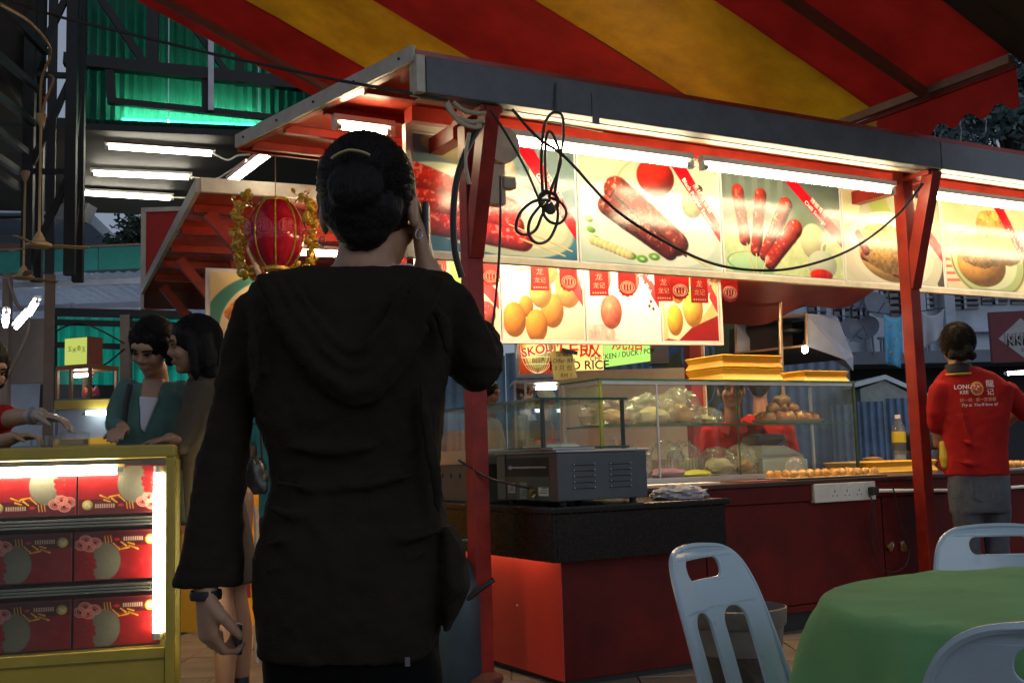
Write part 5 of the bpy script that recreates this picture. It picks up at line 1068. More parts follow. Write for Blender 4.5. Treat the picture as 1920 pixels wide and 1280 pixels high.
# trees behind the valance, leaf colour paled to stand for rain haze
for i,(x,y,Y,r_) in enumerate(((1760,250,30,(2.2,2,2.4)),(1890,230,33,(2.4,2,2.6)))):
    c = at(x,y,Y); tree('tree', ('rain dimmed tree behind the scalloped valance','rain dimmed tree beside the black awning corner')[i], (c.x,c.y,0), 9, c, r_, 6500, 9+i, .15, M('leaf_rain_paled',(.11,.17,.17),.7,var=.4), 'trees behind the valance')
# bottle, black drum and tray on the counter end
t = stuff_in('water_bottle', 'clear plastic bottle with yellow label standing behind the counter crate', 'bottle', 4.42, 1.5, .90)
PET = GLASS('pet'); m = MB().lathe([(.001,0),(.048,.004),(.052,.03),(.047,.06),(.052,.10),(.052,.17),(.052,.27),(.046,.31),(.022,.355),(.019,.37)],n=20); m.build('body', PET, t, True); MB().lathe([(.053,.185),(.0535,.19),(.0535,.265),(.053,.27)],n=20,cap=False).build('label', M('label_yellow',(.62,.52,.03),.5), t, True); MB().lathe([(.022,.37),(.022,.40),(.001,.402)],n=14).build('cap', WHITE, t, True); MB().lathe([(.001,.006),(.045,.008),(.046,.09),(.001,.092)],n=16).build('water', GLASS('water'), t, True)
tag(MB().box((0,0,0),(1.6,.5,.9)).build('side_bench', M('dark_steel')), 'dark steel bench behind the counter carrying the bottle', 'bench'); bpy.data.objects['side_bench'].matrix_world = Matrix.Translation(W(3.6,1.30,0)) @ Matrix.Rotation(TH,4,'Z')
t = stuff_in('cook_pot', 'small brown pot with dark lid beside the bottle', 'pot', 4.12, 1.5, .90); MB().lathe([(.001,0),(.07,.003),(.075,.07),(.07,.075),(.001,.085)],n=18).build('body', M('pot_brown',(.30,.16,.06),.5), t, True); MB().ell((0,0,.10),.015,.015,.018,10,6).build('knob', BLACK, t, True)
t = stuff_in('black_drum', 'squat black drum behind the second forked post', 'drum', 4.75, 1.6, .90); MB().lathe([(.001,0),(.19,.005),(.20,.1),(.19,.12),(.205,.14),(.2,.24),(.17,.26),(.001,.27)],n=24).build('body', M('drum_black',(.02,.022,.026),.4), t, True)
t = stuff_in('pastry_tray', 'foil tray of golden pastries between the post and the man in red', 'tray', 4.28, .45, .873); MB().box((-.2,-.14,0),(.26,.14,.012),.003).build('dish', ALU, t)
for j in range(3):
    for i in range(6):
        b = lump((0,0,.02),.03,.028,.028,i*3+j+90,.1,12,8).build('pastry', BUN2, None, True); b.matrix_world = Matrix.Translation(W(4.28-.15+i*.07,.45-.09+j*.08,.886)); tag(b, 'golden pastry on the foil tray beside the second post', 'pastry', 'golden pastries on the foil tray')
# steamer cabinet by the man
t = stuff_in('steamer_cabinet', 'dark steel warming cabinet the man in red is working at', 'cabinet', 5.35, .40, .873); MB().box((0,0,0),(.9,.6,.16)).build('lower_box', M('beige_steel',(.25,.22,.18),.4,.4), t); MB().box((0,0,.161),(.9,.6,.30)).build('slot', BLACK, t); MB().box((-.02,-.02,.301),(.92,.62,.45)).build('upper_box', M('dark_steel'), t); MB().box((-.02,-.05,.66),(.92,.62,.70)).build('lid', STEEL, t); MB().box((0,0,.451),(.02,.6,.659)).build('lid_leg', STEEL_DK, t)
for k in range(5): MB().ell((.06+.09*k,.05,.475),.045,.04,.03,12,8).build('corn_cob', M('corn_yellow',(.62,.42,.04),.4), t, True)
# ================================================================== table, plastic chairs, bin
def curve_plate(outline, holes, thick, bev):
    c = bpy.data.curves.new('plate','CURVE'); c.dimensions = '2D'; c.fill_mode = 'BOTH'; c.extrude = thick/2-bev; c.bevel_depth = bev; c.bevel_resolution = 2; c.offset = -bev
    for lp in [outline]+holes:
        s_ = c.splines.new('POLY'); s_.points.add(len(lp)-1); s_.use_cyclic_u = True
        for p_, q_ in zip(s_.points, lp): p_.co = (q_[0], q_[1], 0, 1)
    o = bpy.data.objects.new('plate', c); COL.objects.link(o); bpy.context.view_layer.update(); dg = bpy.context.evaluated_depsgraph_get(); me = bpy.data.meshes.new_from_object(o.evaluated_get(dg)); bpy.data.objects.remove(o)
    bm = bmesh.new(); bm.from_mesh(me); bmesh.ops.triangulate(bm, faces=bm.faces[:]); bmesh.ops.subdivide_edges(bm, edges=[e for e in bm.edges if e.calc_length() > .03], cuts=2, use_grid_fill=False); bmesh.ops.triangulate(bm, faces=bm.faces[:]); bm.to_mesh(me); bm.free(); return me
def rrect(x0, y0, x1, y1, r, n=6, r2=None):
    r2 = r if r2 is None else r2; out = []
    for cx, cy, a0, rr in ((x1-r,y1-r,0,r),(x0+r,y1-r,90,r),(x0+r2,y0+r2,180,r2),(x1-r2,y0+r2,270,r2)):
        for k in range(n+1): a = math.radians(a0+90*k/n); out.append((cx+rr*math.cos(a), cy+rr*math.sin(a)))
    return out
def bez_out():
    # backrest outline: broad shoulders, narrowing slightly, straight to the seat
    pts = [(.235,.40),(.222,.55),(.212,.66),(.200,.74),(.175,.80),(.13,.832),(.06,.842),(0,.844)]
    sm = [(p.x,p.y) for p in smooth_path([Vector((a,b,0)) for a,b in pts],5)]
    return sm+[(-x,y) for x,y in reversed(sm[:-1])]
CHAIRM = M('chair_plastic',(.42,.51,.57),.28,var=.05,vs=3,coat=.15)
def make_chair(label, loc, yaw):
    t = thing('plastic_chair', label, 'chair', loc, yaw, 'pale blue plastic chairs')
    def slot(x0,x1,y0,y1): 
        r = (x1-x0)/2; return [(x0,y0),(x1,y0)]+[((x0+x1)/2+r*math.cos(a),y1-r*.8+r*.8*math.sin(a)) for a in [math.pi*k/10 for k in range(11)]]
    holes = [list(reversed(rrect(-.088,.762,.088,.812,.022))), list(reversed(slot(.035,.135,.455,.685))), list(reversed(slot(-.135,-.035,.455,.685)))]
    me = curve_plate(bez_out(), holes, .010, .003)
    for v in me.vertices:
        x, z, d = v.co.x, v.co.y, v.co.z; f = max(z-.42, 0); rim = max(abs(x)-(.20-.04*max((z-.7)/.14,0)), 0)
        v.co = (x, -.19-f*.24-.10*f*f+.9*x*x-rim*.5-max(z-.825,0)*.8+d, z)
    me.materials.clear(); me.materials.append(CHAIRM); me.polygons.foreach_set('use_smooth',[True]*len(me.polygons)); me.set_sharp_from_angle(angle=math.radians(50)); put('backrest', me, t)
    # rolled rim around the back
    out = bez_out(); rim = [(x, -.19-max(z-.42,0)*.24-.10*max(z-.42,0)**2+.9*x*x-.005, z) for x,z in out]
    MB().tube(rim,.008,6).build('rim', CHAIRM, t, True)
    m = MB(); n = 14; top = []
    for j in range(n+1):
        for i in range(n+1):
            x = -.22+.44*i/n; y = -.20+.42*j/n; z = .44-.018*(1-(2*i/n-1)**2)*(1-(2*j/n-1)**2)-(.03*((j/n-.85)/.15)**2 if j/n > .85 else 0); top.append((x*(1-.06*abs(2*j/n-1)),y,z))
    m.add(top,[(j*(n+1)+i,j*(n+1)+i+1,(j+1)*(n+1)+i+1,(j+1)*(n+1)+i) for j in range(n) for i in range(n)]); o = m.build('seat', CHAIRM, t, True); md = o.modifiers.new('thickness','SOLIDIFY'); md.thickness = .012
    for sx in (-1,1):
        for sy in (-1,1):
            MB().loft([[(sx*(.235+.0)+a*.022,sy*.24+b*.022,0) for a,b in ((-1,-1),(1,-1),(1,1),(-1,1))],[(sx*.195+a*.03,sy*.185+b*.03,.43) for a,b in ((-1,-1),(1,-1),(1,1),(-1,1))]]).build('leg', CHAIRM, t)
    t.scale = (.97,.97,.965); return t
def face(p, q): d = Vector(q)-Vector(p); return math.atan2(d.y, d.x)-math.pi/2
TB = Vector((1.22,2.22,0))
make_chair('pale blue plastic chair standing before the red granite counter', (.682,2.64,0), face((.6,2.75,0),(1.3,2.2,0)))
make_chair('pale blue plastic chair tucked at the far side of the green table', (1.375,2.93,0), face((1.40,3.0,0),(1.36,2.2,0)))
make_chair('plastic chair seen from behind, half hidden at the near side of the green table', (.80,1.74,0), face((.80,1.74,0),(.98,2.5,0)))
tb_ = thing('round_table', 'round folding table under a green cloth', 'table', TB, 0)
MB().lathe([(.001,.70),(.575,.70),(.585,.715),(.575,.733),(.001,.733)],n=48).build('table_top', WOODC, tb_, True)
for k in range(4): a = math.pi/4+k*math.pi/2; MB().tube([(.40*math.cos(a),.40*math.sin(a),.70),(.46*math.cos(a),.46*math.sin(a),0)],.016,8).build('leg', STEEL, tb_, True)
GC = M('green_cloth',(.17,.38,.15),.9,var=.14,vs=3,bump=.25,bs=420,spec=.2)
m = MB(); rings = []; NA = 160
for k in range(46):
    row = []
    for i in range(NA):
        a = 2*math.pi*i/NA; fold = .5+.5*math.sin(a*13+1.3*math.sin(a*3)+.6*math.sin(a*5)); fold = fold**2.2
        if k <= 18:
            r = .585*k/18 if k else .004; q = Vector((r*math.cos(a)*2.2, r*math.sin(a)*2.2, 1)); cr = abs(mnoise.noise(Vector((r*math.cos(a)*1.3+r*math.sin(a)*2.4, (r*math.sin(a)-r*math.cos(a)*.55)*7, 4)))); z = .738+.0025*mnoise.noise(q*3)+.006*max(.12-cr,0)/.12*(r/.59)
        else:
            g_ = (k-18)/27; e_ = min(g_/.18,1)*math.pi/2; f = max(g_-.18,0)/.82; h = f*(.34+.03*math.sin(a*4)); r = .585+.022*math.sin(e_)+(.010+.095*fold)*f**.6; z = .738-.022*(1-math.cos(e_))-h
        row.append((r*math.cos(a), r*math.sin(a), z))
    rings.append(row)
m.loft(rings, False); o = m.build('tablecloth', GC, None, True); o.location = TB; tag(o, 'plain green cloth draped in folds over the round table', 'tablecloth')
o.data.polygons.foreach_set('use_smooth',[True]*len(o.data.polygons))
# bin with dark liner
bn = thing('waste_bin', 'dark lined waste bin standing behind the plastic chair', 'bin', at(1385,1200,4.25)*Vector((1,1,0)), 0)
BINM = M('bin_liner',(.045,.034,.024),.45,var=.3,vs=12,bump=.6,bs=24); m = MB(); rings = []
for k in range(13):
    f = k/12; r = .135+.035*f+(.012 if k >= 11 else 0); rings.append([((r+.006*mnoise.noise(Vector((math.cos(a)*4,math.sin(a)*4,f*5))))*math.cos(a),(r+.006*mnoise.noise(Vector((math.cos(a)*4,math.sin(a)*4,f*5))))*math.sin(a),.46*f) for a in [2*math.pi*i/40 for i in range(40)]])
m.loft(rings, False); m.build('liner', BINM, bn, True); MB().lathe([(.175,.40),(.182,.41),(.186,.465),(.178,.468),(.16,.30)],n=36,cap=False).build('rim', M('bin_cream',(.14,.125,.10),.5,var=.3), bn, True); MB().lathe([(.001,.003),(.134,.004)],n=30,cap=False).build('floor', BINM, bn)
# blue tank and hanging cable tie beside the first post
t = thing('blue_tank', 'dull blue gas tank standing behind the foot of the first forked post', 'tank', at(858,1250,5.35)*Vector((1,1,0)), 0); MB().lathe([(.001,0),(.13,.005),(.15,.05),(.15,.46),(.11,.55),(.05,.585),(.045,.62),(.001,.625)],n=24).build('body', M('tank_blue',(.03,.055,.07),.45,var=.2), t, True); MB().tube([(-.07,0,.56),(-.07,0,.66),(.07,0,.66),(.07,0,.56)],.012,8).build('handle', M('tank_blue'), t, True)
tag(MB().tube(smooth_path([at(862,1136,5.26),at(872,1126,5.23),at(890,1112,5.21),at(912,1096,5.21),at(926,1086,5.22)],6),.012,7).build('cable_tie', BLACK, None, True), 'black twisted tie wrapped round the first forked post', 'cable tie')
# ------------------------------------------------------------------ cables and boxes around the first post
jb = stuff_in('lamp_ballast', 'round cream ballast box on the side of the first forked post', 'junction box', .21, .10, 2.60); m = MB(); m.tube([(0,-.0,0),(0,.10,0)],.095,20); m.build('drum', BEIGE, jb, True); MB().box((-.12,.02,-.30),(.02,.10,-.095),.006).build('box', BEIGE, jb); MB().box((.0,.0,-.22),(.07,.06,-.16),.008).build('switch', BEIGE, jb)
for i,pts in enumerate(([(835,193),(850,215),(880,228),(905,226)],[(850,192),(868,206),(890,212),(910,212)],[(838,190),(858,225),(885,238),(902,236)])):
    tag(MB().tube(smooth_path([att(x,y,-.09)+Vector((0,0,0)) for x,y in pts],6),.011,7).xf(Matrix.Translation(S0) @ Matrix.Rotation(TH,4,'Z')).build('cable_loop', BEIGE, None, True), ('outer cream cable bend at the head of the first post','inner cream cable bend at the head of the first post','lowest cream cable bend at the head of the first post')[i], 'cable')
def sw(pts, r, label, mat=CABLE, t=-.10, n=7, name='hanging_cable'):
    tag(MB().tube(smooth_path([W(*att(x,y,t)) for x,y in pts],n),r,7).build(name, mat, None, True), label, 'cable')
sw([(905,232),(880,270),(858,330),(850,400),(853,470),(866,520)], .016, 'thick black cable bundle curving down the first post', t=-.06)
sw([(880,250),(872,300),(880,345)], .010, 'cream cable beside the thick black bundle', BEIGE, -.07)
sw([(917,205),(945,245),(985,315),(1010,372),(1022,392)], .006, 'black cable slanting from the post head to the knotted coil')
sw([(960,205),(1010,260),(1060,295),(1150,390),(1250,455),(1340,495),(1430,507),(1510,498),(1600,465),(1680,405),(1730,345)], .0075, 'long sagging black cable across the sausage pictures', t=-.14)
sw([(938,330),(938,430),(933,520),(925,600),(918,660)], .006, 'thin black wire hanging beside the first post', t=-.12)
sw([(945,212),(1000,222),(1050,232),(1130,247)], .004, 'thin black wire crossing the tube lamp', t=.05)
kc = stuff_in('cable_coil', 'knotted coil of black cable hanging from the fascia bracket', 'cable coil', .64, -.11, 2.3)
KI = kc.matrix_world.inverted()
def kp(pts, r=.0075): MB().tube(smooth_path([KI@W(*att(x,y,-.12)) for x,y in pts],7),r,7).build('loop', CABLE, kc, True)
kp([(1018,365),(1015,300),(1020,240),(1032,215),(1048,212),(1056,225),(1056,260),(1048,310),(1040,365)]); kp([(1025,365),(1022,300),(1025,255),(1035,250),(1052,300),(1035,350),(1030,370)])
kp([(1030,375),(1000,378),(975,400),(968,430),(985,440),(1005,430),(1018,400),(1035,380)]); kp([(1020,378),(995,410),(992,440),(1008,456),(1030,448),(1045,415),(1045,385)]); kp([(1030,370),(1052,380),(1062,400),(1050,418),(1030,415),(1018,395),(1030,375)]); kp([(1012,372),(1025,362),(1042,366),(1045,385),(1030,392),(1014,385),(1012,372)],.009); kp([(1008,376),(1022,358),(1046,372),(1040,392)],.008)
MB().ell(KI@W(*att(1032,392,-.13)),.03,.022,.028,12,8).build('knot', M('knot_grey',(.05,.045,.04),.6), kc, True); MB().tube([KI@W(*att(1045,155,-.10)),KI@W(*att(1044,215,-.11))],.008,6).build('hook', GREY, kc)
# ================================================================== yellow lit showcase with gift boxes
SY = math.radians(14); so = at(328,828,4.22); sc_ = thing('showcase', 'yellow framed lit showcase stacked with red gift boxes', 'showcase', (so.x,so.y,0), SY)
ZT = so.z; OLV = M('olive_frame',(.38,.28,.035),.4,var=.12,vs=6,bump=.03); SW_, SD = 1.9, .46
MB().box((-SW_,0,ZT-.058),(0,SD,ZT-.008),.010).build('top_frame', OLV, sc_); MB().box((-SW_+.03,.03,ZT-.0075),(-.03,SD-.03,ZT)).build('glass_top', GLASS('top_glass'), sc_)
zfl = at(320,1212,4.22).z
MB().box((-.034,0,0),(0,.05,ZT-.059),.006).build('corner_post', OLV, sc_); MB().box((-.034,SD-.05,0),(0,SD,ZT-.059),.006).build('corner_post', OLV, sc_); MB().box((-SW_,0,0),(-SW_+.055,.05,ZT-.059)).build('corner_post', OLV, sc_)
MB().box((-SW_+.056,.012,.10),(-.035,.03,zfl),.003).build('lower_panel', OLV, sc_); MB().box((-SW_+.056,.004,.34),(-.035,.0115,.347)).build('panel_seam', M('olive_dark',(.14,.11,.01),.5), sc_)
MB().box((-SW_+.03,.04,.0),(-.03,SD-.03,zfl-.002)).build('carcass', M('olive_dark'), sc_)
MB().box((-SW_+.056,SD-.02,zfl),(-.056,SD-.005,ZT-.06)).build('back_panel', M('showcase_back',(.30,.26,.20),.6), sc_); MB().box((-.018,.055,zfl),(-.012,SD-.055,ZT-.06)).build('glass_pane', GL, sc_)
MB().box((-SW_+.056,.002,zfl),(-.035,.006,ZT-.06)).build('glass_pane', GL, sc_)
zr = [at(160,966,4.18).z, at(160,1092,4.18).z, zfl]; MIR = M('mirror_shelf',(.50,.46,.40),.12,.9,var=.1)
zs_ = [zr[0]-.012, zr[1]-.012]
for z in zs_:
    for k in range(3): MB().box((-SW_+.06,.05+.006*k,z-.012*k-.008),(-.07,SD-.03,z-.012*k),.001).build('shelf', MIR, sc_)
sx0 = -.045; bw, bh, bd = .312, .185, .24
BOXR = M('gift_box_red',(.16,.008,.008),.35,var=.1); PF = IMG('box_front', pic_box(False), .3); PF2 = IMG('box_front_flipped', pic_box(True), .3)
rows = [(zr[0],ZT-.062,False,'top'),(zr[1],zs_[0]-.034,True,'middle'),(zfl,zs_[1]-.034,True,'bottom')]
for r_,(z0,z1,fl,nm) in enumerate(rows):
    h = min(bh, z1-z0-.012)
    for c in range(4):
        x1 = sx0-.004-c*(bw+.006)-(.012 if r_ else 0); x0 = x1-bw
        b = thing('gift_box', ('red gift box on the %s shelf, %s') % (nm, ('next to the upright tube lamp','second from the upright tube lamp','third from the upright tube lamp','fourth from the upright tube lamp')[c]), 'box', sc_.matrix_world@Vector((x0,.10,z0+.001)), SY, 'red gift boxes in the showcase')
        MB().box((0,0,0),(bw,bd,h),.003).build('carton', BOXR, b); printed('front_print',[(.004,-.0015,h-.004),(bw-.004,-.0015,h-.004),(bw-.004,-.0015,.004),(.004,-.0015,.004)], PF2 if fl else PF, b)
Ms = sc_.matrix_world
tube_lamp('bright tube lamp along the top inside the yellow showcase', Ms@Vector((-1.75,.055,ZT-.098)), Ms@Vector((-.19,.055,ZT-.098)), EM('showcase_tube',(1,.88,.62),22), r=.020, casing=False)
tube_lamp('bright upright tube lamp in the corner of the yellow showcase', Ms@Vector((-.062,.055,zfl+.025)), Ms@Vector((-.062,.055,ZT-.09)), EM('showcase_upright_tube',(1,.85,.58),24), r=.021, casing=False)
# cups and tub on top
for i,(px_,r_,h_,lab) in enumerate(((88,.018,.045,'small clear cup beside the bare hand'),(108,.018,.045,'small clear cup in the middle of the showcase top'),(65,.018,.04,'small clear cup under the bare fingers'))):
    p = at(px_,820,4.45); p.z = ZT+.001; t = thing('clear_cup', lab, 'cup', p, 0, 'clear cups on the showcase'); MB().lathe([(.001,0),(r_*.8,.001),(r_,h_),(r_-.002,h_),(r_*.75,.004)],n=14,cap=False).build('cup', PET, t, True)
p = at(140,820,4.42); p.z = ZT+.001; t = thing('clear_tub', 'clear tub of brown sauce under the gloved hand', 'tub', p, 0); MB().box((-.05,-.035,0),(.05,.035,.055),.006).build('tub', PET, t); MB().box((-.044,-.03,.002),(.044,.03,.026)).build('sauce', M('sauce_brown',(.42,.22,.08),.3), t)
p = at(195,812,6.6); t = thing('white_tub', 'small cream tub on the lit counter behind', 'tub', (p.x,7.4,at(200,805,7.3).z-.03), 0); MB().lathe([(.001,0),(.075,.002),(.085,.06),(.088,.065),(.001,.066)],n=20).build('body', M('cream_plastic',(.60,.55,.38),.4), t, True)
# ================================================================== people
def blob(mbs, voxel, sm=6, disp=0.0, dscale=.08, sm_f=.5):
    a = MB()
    for m in mbs: a.add(m.v, m.f)
    me = a.mesh('blob'); o = bpy.data.objects.new('blob', me); COL.objects.link(o)
    r = o.modifiers.new('r','REMESH'); r.mode = 'VOXEL'; r.voxel_size = voxel
    s = o.modifiers.new('s','SMOOTH'); s.factor = sm_f; s.iterations = sm
    if disp:
        tx = bpy.data.textures.new('folds','CLOUDS'); tx.noise_scale = dscale; tx.noise_depth = 2; d = o.modifiers.new('d','DISPLACE'); d.texture = tx; d.strength = disp; d.mid_level = .5; d.texture_coords = 'LOCAL'
    bpy.context.view_layer.update(); dg = bpy.context.evaluated_depsgraph_get(); out = bpy.data.meshes.new_from_object(o.evaluated_get(dg)); bpy.data.objects.remove(o); bpy.data.meshes.remove(me)
    out.polygons.foreach_set('use_smooth',[True]*len(out.polygons)); return out
def bput(name, me, mat, parent):
    me.name = name; me.materials.clear(); me.materials.append(mat); me.transform(parent.matrix_world.inverted()); return put(name, me, parent)
def limb(pts, rs, n=14, flat=None):
    m = MB(); m.tube([Vector(p) for p in pts], list(rs), n)
    for p, r in zip(pts, rs): m.ell(p, r, r, r, 12, 8)
    return m
def ringloft(rings, n=28, pw=2.3):
    """rings: (centre, side vector*halfwidth, forward vector*halfdepth) -> rounded-box like body"""
    m = MB(); rr = []
    for c, a, b in rings:
        c, a, b = Vector(c), Vector(a), Vector(b); row = []
        for k in range(n):
            t = 2*math.pi*k/n; ct, st_ = math.cos(t), math.sin(t); row.append(c+a*(abs(ct)**(2/pw)*(1 if ct > 0 else -1))+b*(abs(st_)**(2/pw)*(1 if st_ > 0 else -1)))
        rr.append(row)
    return m.loft(rr)
def hand(w, d, pn, side, curl=.5, size=1.0, thumb=1, spread=.1, fs=None):
    """wrist w, pointing d, palm normal pn (fingers curl towards it), side = direction of the index finger"""
    w, d, pn, side = Vector(w), Vector(d).normalized(), Vector(pn).normalized(), Vector(side).normalized(); L = .085*size; out = []
    m = MB(); rr = []
    for f, hw, ht in ((-.15,.026,.020),(.15,.031,.018),(.55,.040,.016),(.95,.042,.0135),(1.06,.036,.010)): rr.append([w+d*L*f+side*hw*size*math.cos(t)+pn*ht*size*math.sin(t) for t in [2*math.pi*k/14 for k in range(14)]])
    m.loft(rr); out.append(m)
    for i, (o, ln) in enumerate(((.030,.072),(.010,.080),(-.011,.074),(-.031,.058))):
        c = curl*(1+.12*i); p = w+d*L*.95+side*o*size; dd = (d+side*(o*spread*10)).normalized(); pts = [p-d*.02*size, p]; ang = 0
        for seg, k in ((.45,.6),(.32,1.0),(.25,.8)):
            ang += c*k; v = dd*math.cos(ang)+pn*math.sin(ang); pts.append(pts[-1]+v*ln*seg*size)
        out.append(limb(pts, [.0095*size,.0092*size,.0085*size,.0078*size,.0065*size], 8))
    tp = w+d*L*.25+side*.026*size; td = (side*.75+d*.75+pn*.25).normalized(); pts = [tp, tp+td*.032*size]; td2 = (d*.9+side*.25+pn*(.3+.4*curl)).normalized(); pts += [pts[-1]+td2*.028*size, pts[-1]+td2*.050*size]
    if thumb: out.append(limb(pts, [.014*size,.0125*size,.0105*size,.008*size], 8))
    return out
SKIN = M('skin_warm',(.40,.22,.13),.5,var=.08,vs=12,bump=.05,bs=150)
SKIN2 = M('skin_tan',(.32,.165,.09),.5,var=.08,vs=12,bump=.05,bs=150)
def hairmat(name, col=(.010,.008,.007)):
    if name in MATS: return MATS[name]
    m = M(name, col, .5, var=.45, vs=22, bump=.5, bs=60, stretch=(6,6,.6), spec=.14); return m
HAIR = hairmat('hair_black'); HAIRB = hairmat('hair_brown',(.012,.008,.005))
def head_parts(c, f, up=(0,0,1), s=1.0, ears=True):
    c, f, up = Vector(c), Vector(f).normalized(), Vector(up); sd = f.cross(up).normalized(); up = sd.cross(f).normalized()   # sd: person's own right-hand side
    P = lambda x,y,z: c+sd*x*s+f*y*s+up*z*s
    R = Matrix((sd,f,up)).transposed(); out = []
    out.append(MB().ell(P(0,-.012,.022),.073*s,.090*s,.088*s,20,14,R)); out.append(MB().ell(P(0,.025,-.035),.060*s,.062*s,.082*s,18,12,R))
    out.append(MB().ell(P(0,.058,-.092),.028*s,.026*s,.022*s,12,8,R)); out.append(MB().ell(P(0,.070,.030),.055*s,.022*s,.030*s,14,8,R))
    out.append(MB().tube([P(0,.082,.020),P(0,.100,-.022),P(0,.086,-.034)],[.008*s,.0135*s,.012*s],8)); 
    for e in (-1,1):
        out.append(MB().ell(P(e*.016,.086,-.030),.010*s,.010*s,.008*s,8,6,R)); out.append(MB().ell(P(e*.040,.062,-.028),.024*s,.022*s,.026*s,10,8,R))
        if ears: out.append(MB().ell(P(e*.076,-.012,-.012),.010*s,.020*s,.032*s,10,8,R))
    out.append(MB().ell(P(0,.085,-.060),.022*s,.010*s,.009*s,10,6,R))
    return out, P, R
def face_details(t, P, R, s, brow=BLACK):
    INV = t.matrix_world.inverted()
    for e in (-1,1):
        MB().ell(P(e*.031,.080,.004),.0135*s,.006*s,.0042*s,12,8,R).build('eye', M('eye_white',(.30,.25,.21),.3), t, True, world=True); MB().ell(P(e*.031,.0855,.004),.0062*s,.0025*s,.0042*s,10,6,R).build('iris', BLACK, t, True, world=True)
        MB().tube([P(e*.047,.076,.008),P(e*.031,.088,.0125),P(e*.015,.085,.007)],[.0022*s,.003*s,.002*s],6).build('eyelid', HAIR, t, True, world=True)
        MB().tube([P(e*.052,.074,.024),P(e*.034,.089,.030),P(e*.014,.091,.026)],[.003*s,.0042*s,.0035*s],6).build('eyebrow', HAIR, t, True, world=True)
    LIP = M('lips',(.33,.13,.09),.5)
    MB().ell(P(0,.090,-.0575),.021*s,.007*s,.0045*s,12,6,R).build('lip', LIP, t, True, world=True); MB().ell(P(0,.089,-.0655),.017*s,.007*s,.005*s,12,6,R).build('lip', LIP, t, True, world=True)
def hair_cap(P, R, s, back=.0, fringe=.0, length=0.0, thick=.012, side=True, vox=.008):
    """shell over the skull; length = how far it hangs below the ear"""
    out = [MB().ell(P(0,-.022,.032),(.073+thick)*s,(.090+thick)*s,(.088+thick)*s,22,14,R)]
    if fringe: 
        for x in (-.045,-.02,.008,.034,.055): out.append(MB().ell(P(x,.066-abs(x)*.4,.062-fringe*.25*(1-abs(x)*6)),.022*s,.020*s,(.026+fringe*.3)*s,10,8,R))
    if length > 0:
        out.append(ringloft([(P(0,-.045,.03),(R.col[0])*.086*s,(R.col[1])*.062*s),(P(0,-.055,-.05),R.col[0]*.088*s,R.col[1]*.055*s),(P(0,-.055,-.05-length*.5),R.col[0]*.085*s,R.col[1]*.048*s),(P(0,-.050,-.05-length),R.col[0]*.070*s,R.col[1]*.035*s)],20,2))
        if side:
            for e in (-1,1): out.append(limb([P(e*.074,.010,.04),P(e*.085,.002,-.03),P(e*.082,.005,-.05-length*.6),P(e*.075,.005,-.05-length*.95)],[.026*s,.024*s,.022*s,.012*s],8))
    else: out.append(MB().ell(P(0,-.055,-.030),.066*s,.048*s,.060*s,16,10,R))
    return out
def strands(t, P, R, s, n, mode, mat, length=.1):
    # fine locks lying on the hair so that its outline and sheen break up
    r = random.Random(n+len(t['label'])); a = MB(); c0 = Vector((0,-.022,.032)); rad = Vector((.087,.104,.102)) if mode != 'short' else Vector((.098,.115,.112))
    for k in range(n):
        a0 = r.uniform(0,2*math.pi); top = Vector((r.uniform(-.25,.25),r.uniform(-.1,.3),1)).normalized()
        if mode == 'short': e = Vector((math.cos(a0),-.2-r.random(),r.uniform(-.8,.9))).normalized(); top = (e+Vector((r.uniform(-.5,.5),r.uniform(-.3,.3),.9))).normalized()
        else:
            e = Vector((math.cos(a0)*1.0,math.sin(a0)*.9,-.35)).normalized()
            if e.y > .45: e = Vector((e.x, e.y*.8, .28)).normalized()
        j = 1+r.uniform(-.01,.035); pts = []
        for q_ in range(6):
            v = top.slerp(e, q_/5*r.uniform(.9,1)); pts.append(c0+Vector((v.x*rad.x,v.y*rad.y,v.z*rad.z))*j)
        if mode == 'long' and e.y < .35:
            for q_ in (1,2,3): pts.append(pts[-1]+Vector((r.uniform(-.006,.004)*(1 if pts[-1].x > 0 else -1),r.uniform(-.004,.004),-length*r.uniform(.2,.36))))
        m_ = MB().tube([P(*v) for v in pts],[.0013*(1-.5*i/len(pts)) for i in range(len(pts))],4); a.add(m_.v, m_.f)
    o = a.build('loose_strands', mat, t, True, world=True); o['kind'] = 'stuff'
def legs(hipL, hipR, knL, knR, anL, anR, f, r=(.085,.055,.036), shoe=True):
    out = []
    for h, k, a in ((hipL,knL,anL),(hipR,knR,anR)):
        h, k, a = Vector(h), Vector(k), Vector(a); mid = (k*.62+a*.38)-Vector(f)*.012
        out.append(limb([h,(h+k)/2,k,mid,a],[r[0],r[0]*.85,r[1],r[1]*1.02,r[2]])); out.append(limb([a-Vector((0,0,.035)),a+Vector(f)*.07-Vector((0,0,.055)),a+Vector(f)*.14-Vector((0,0,.065))],[.036,.034,.024],10))
    return out

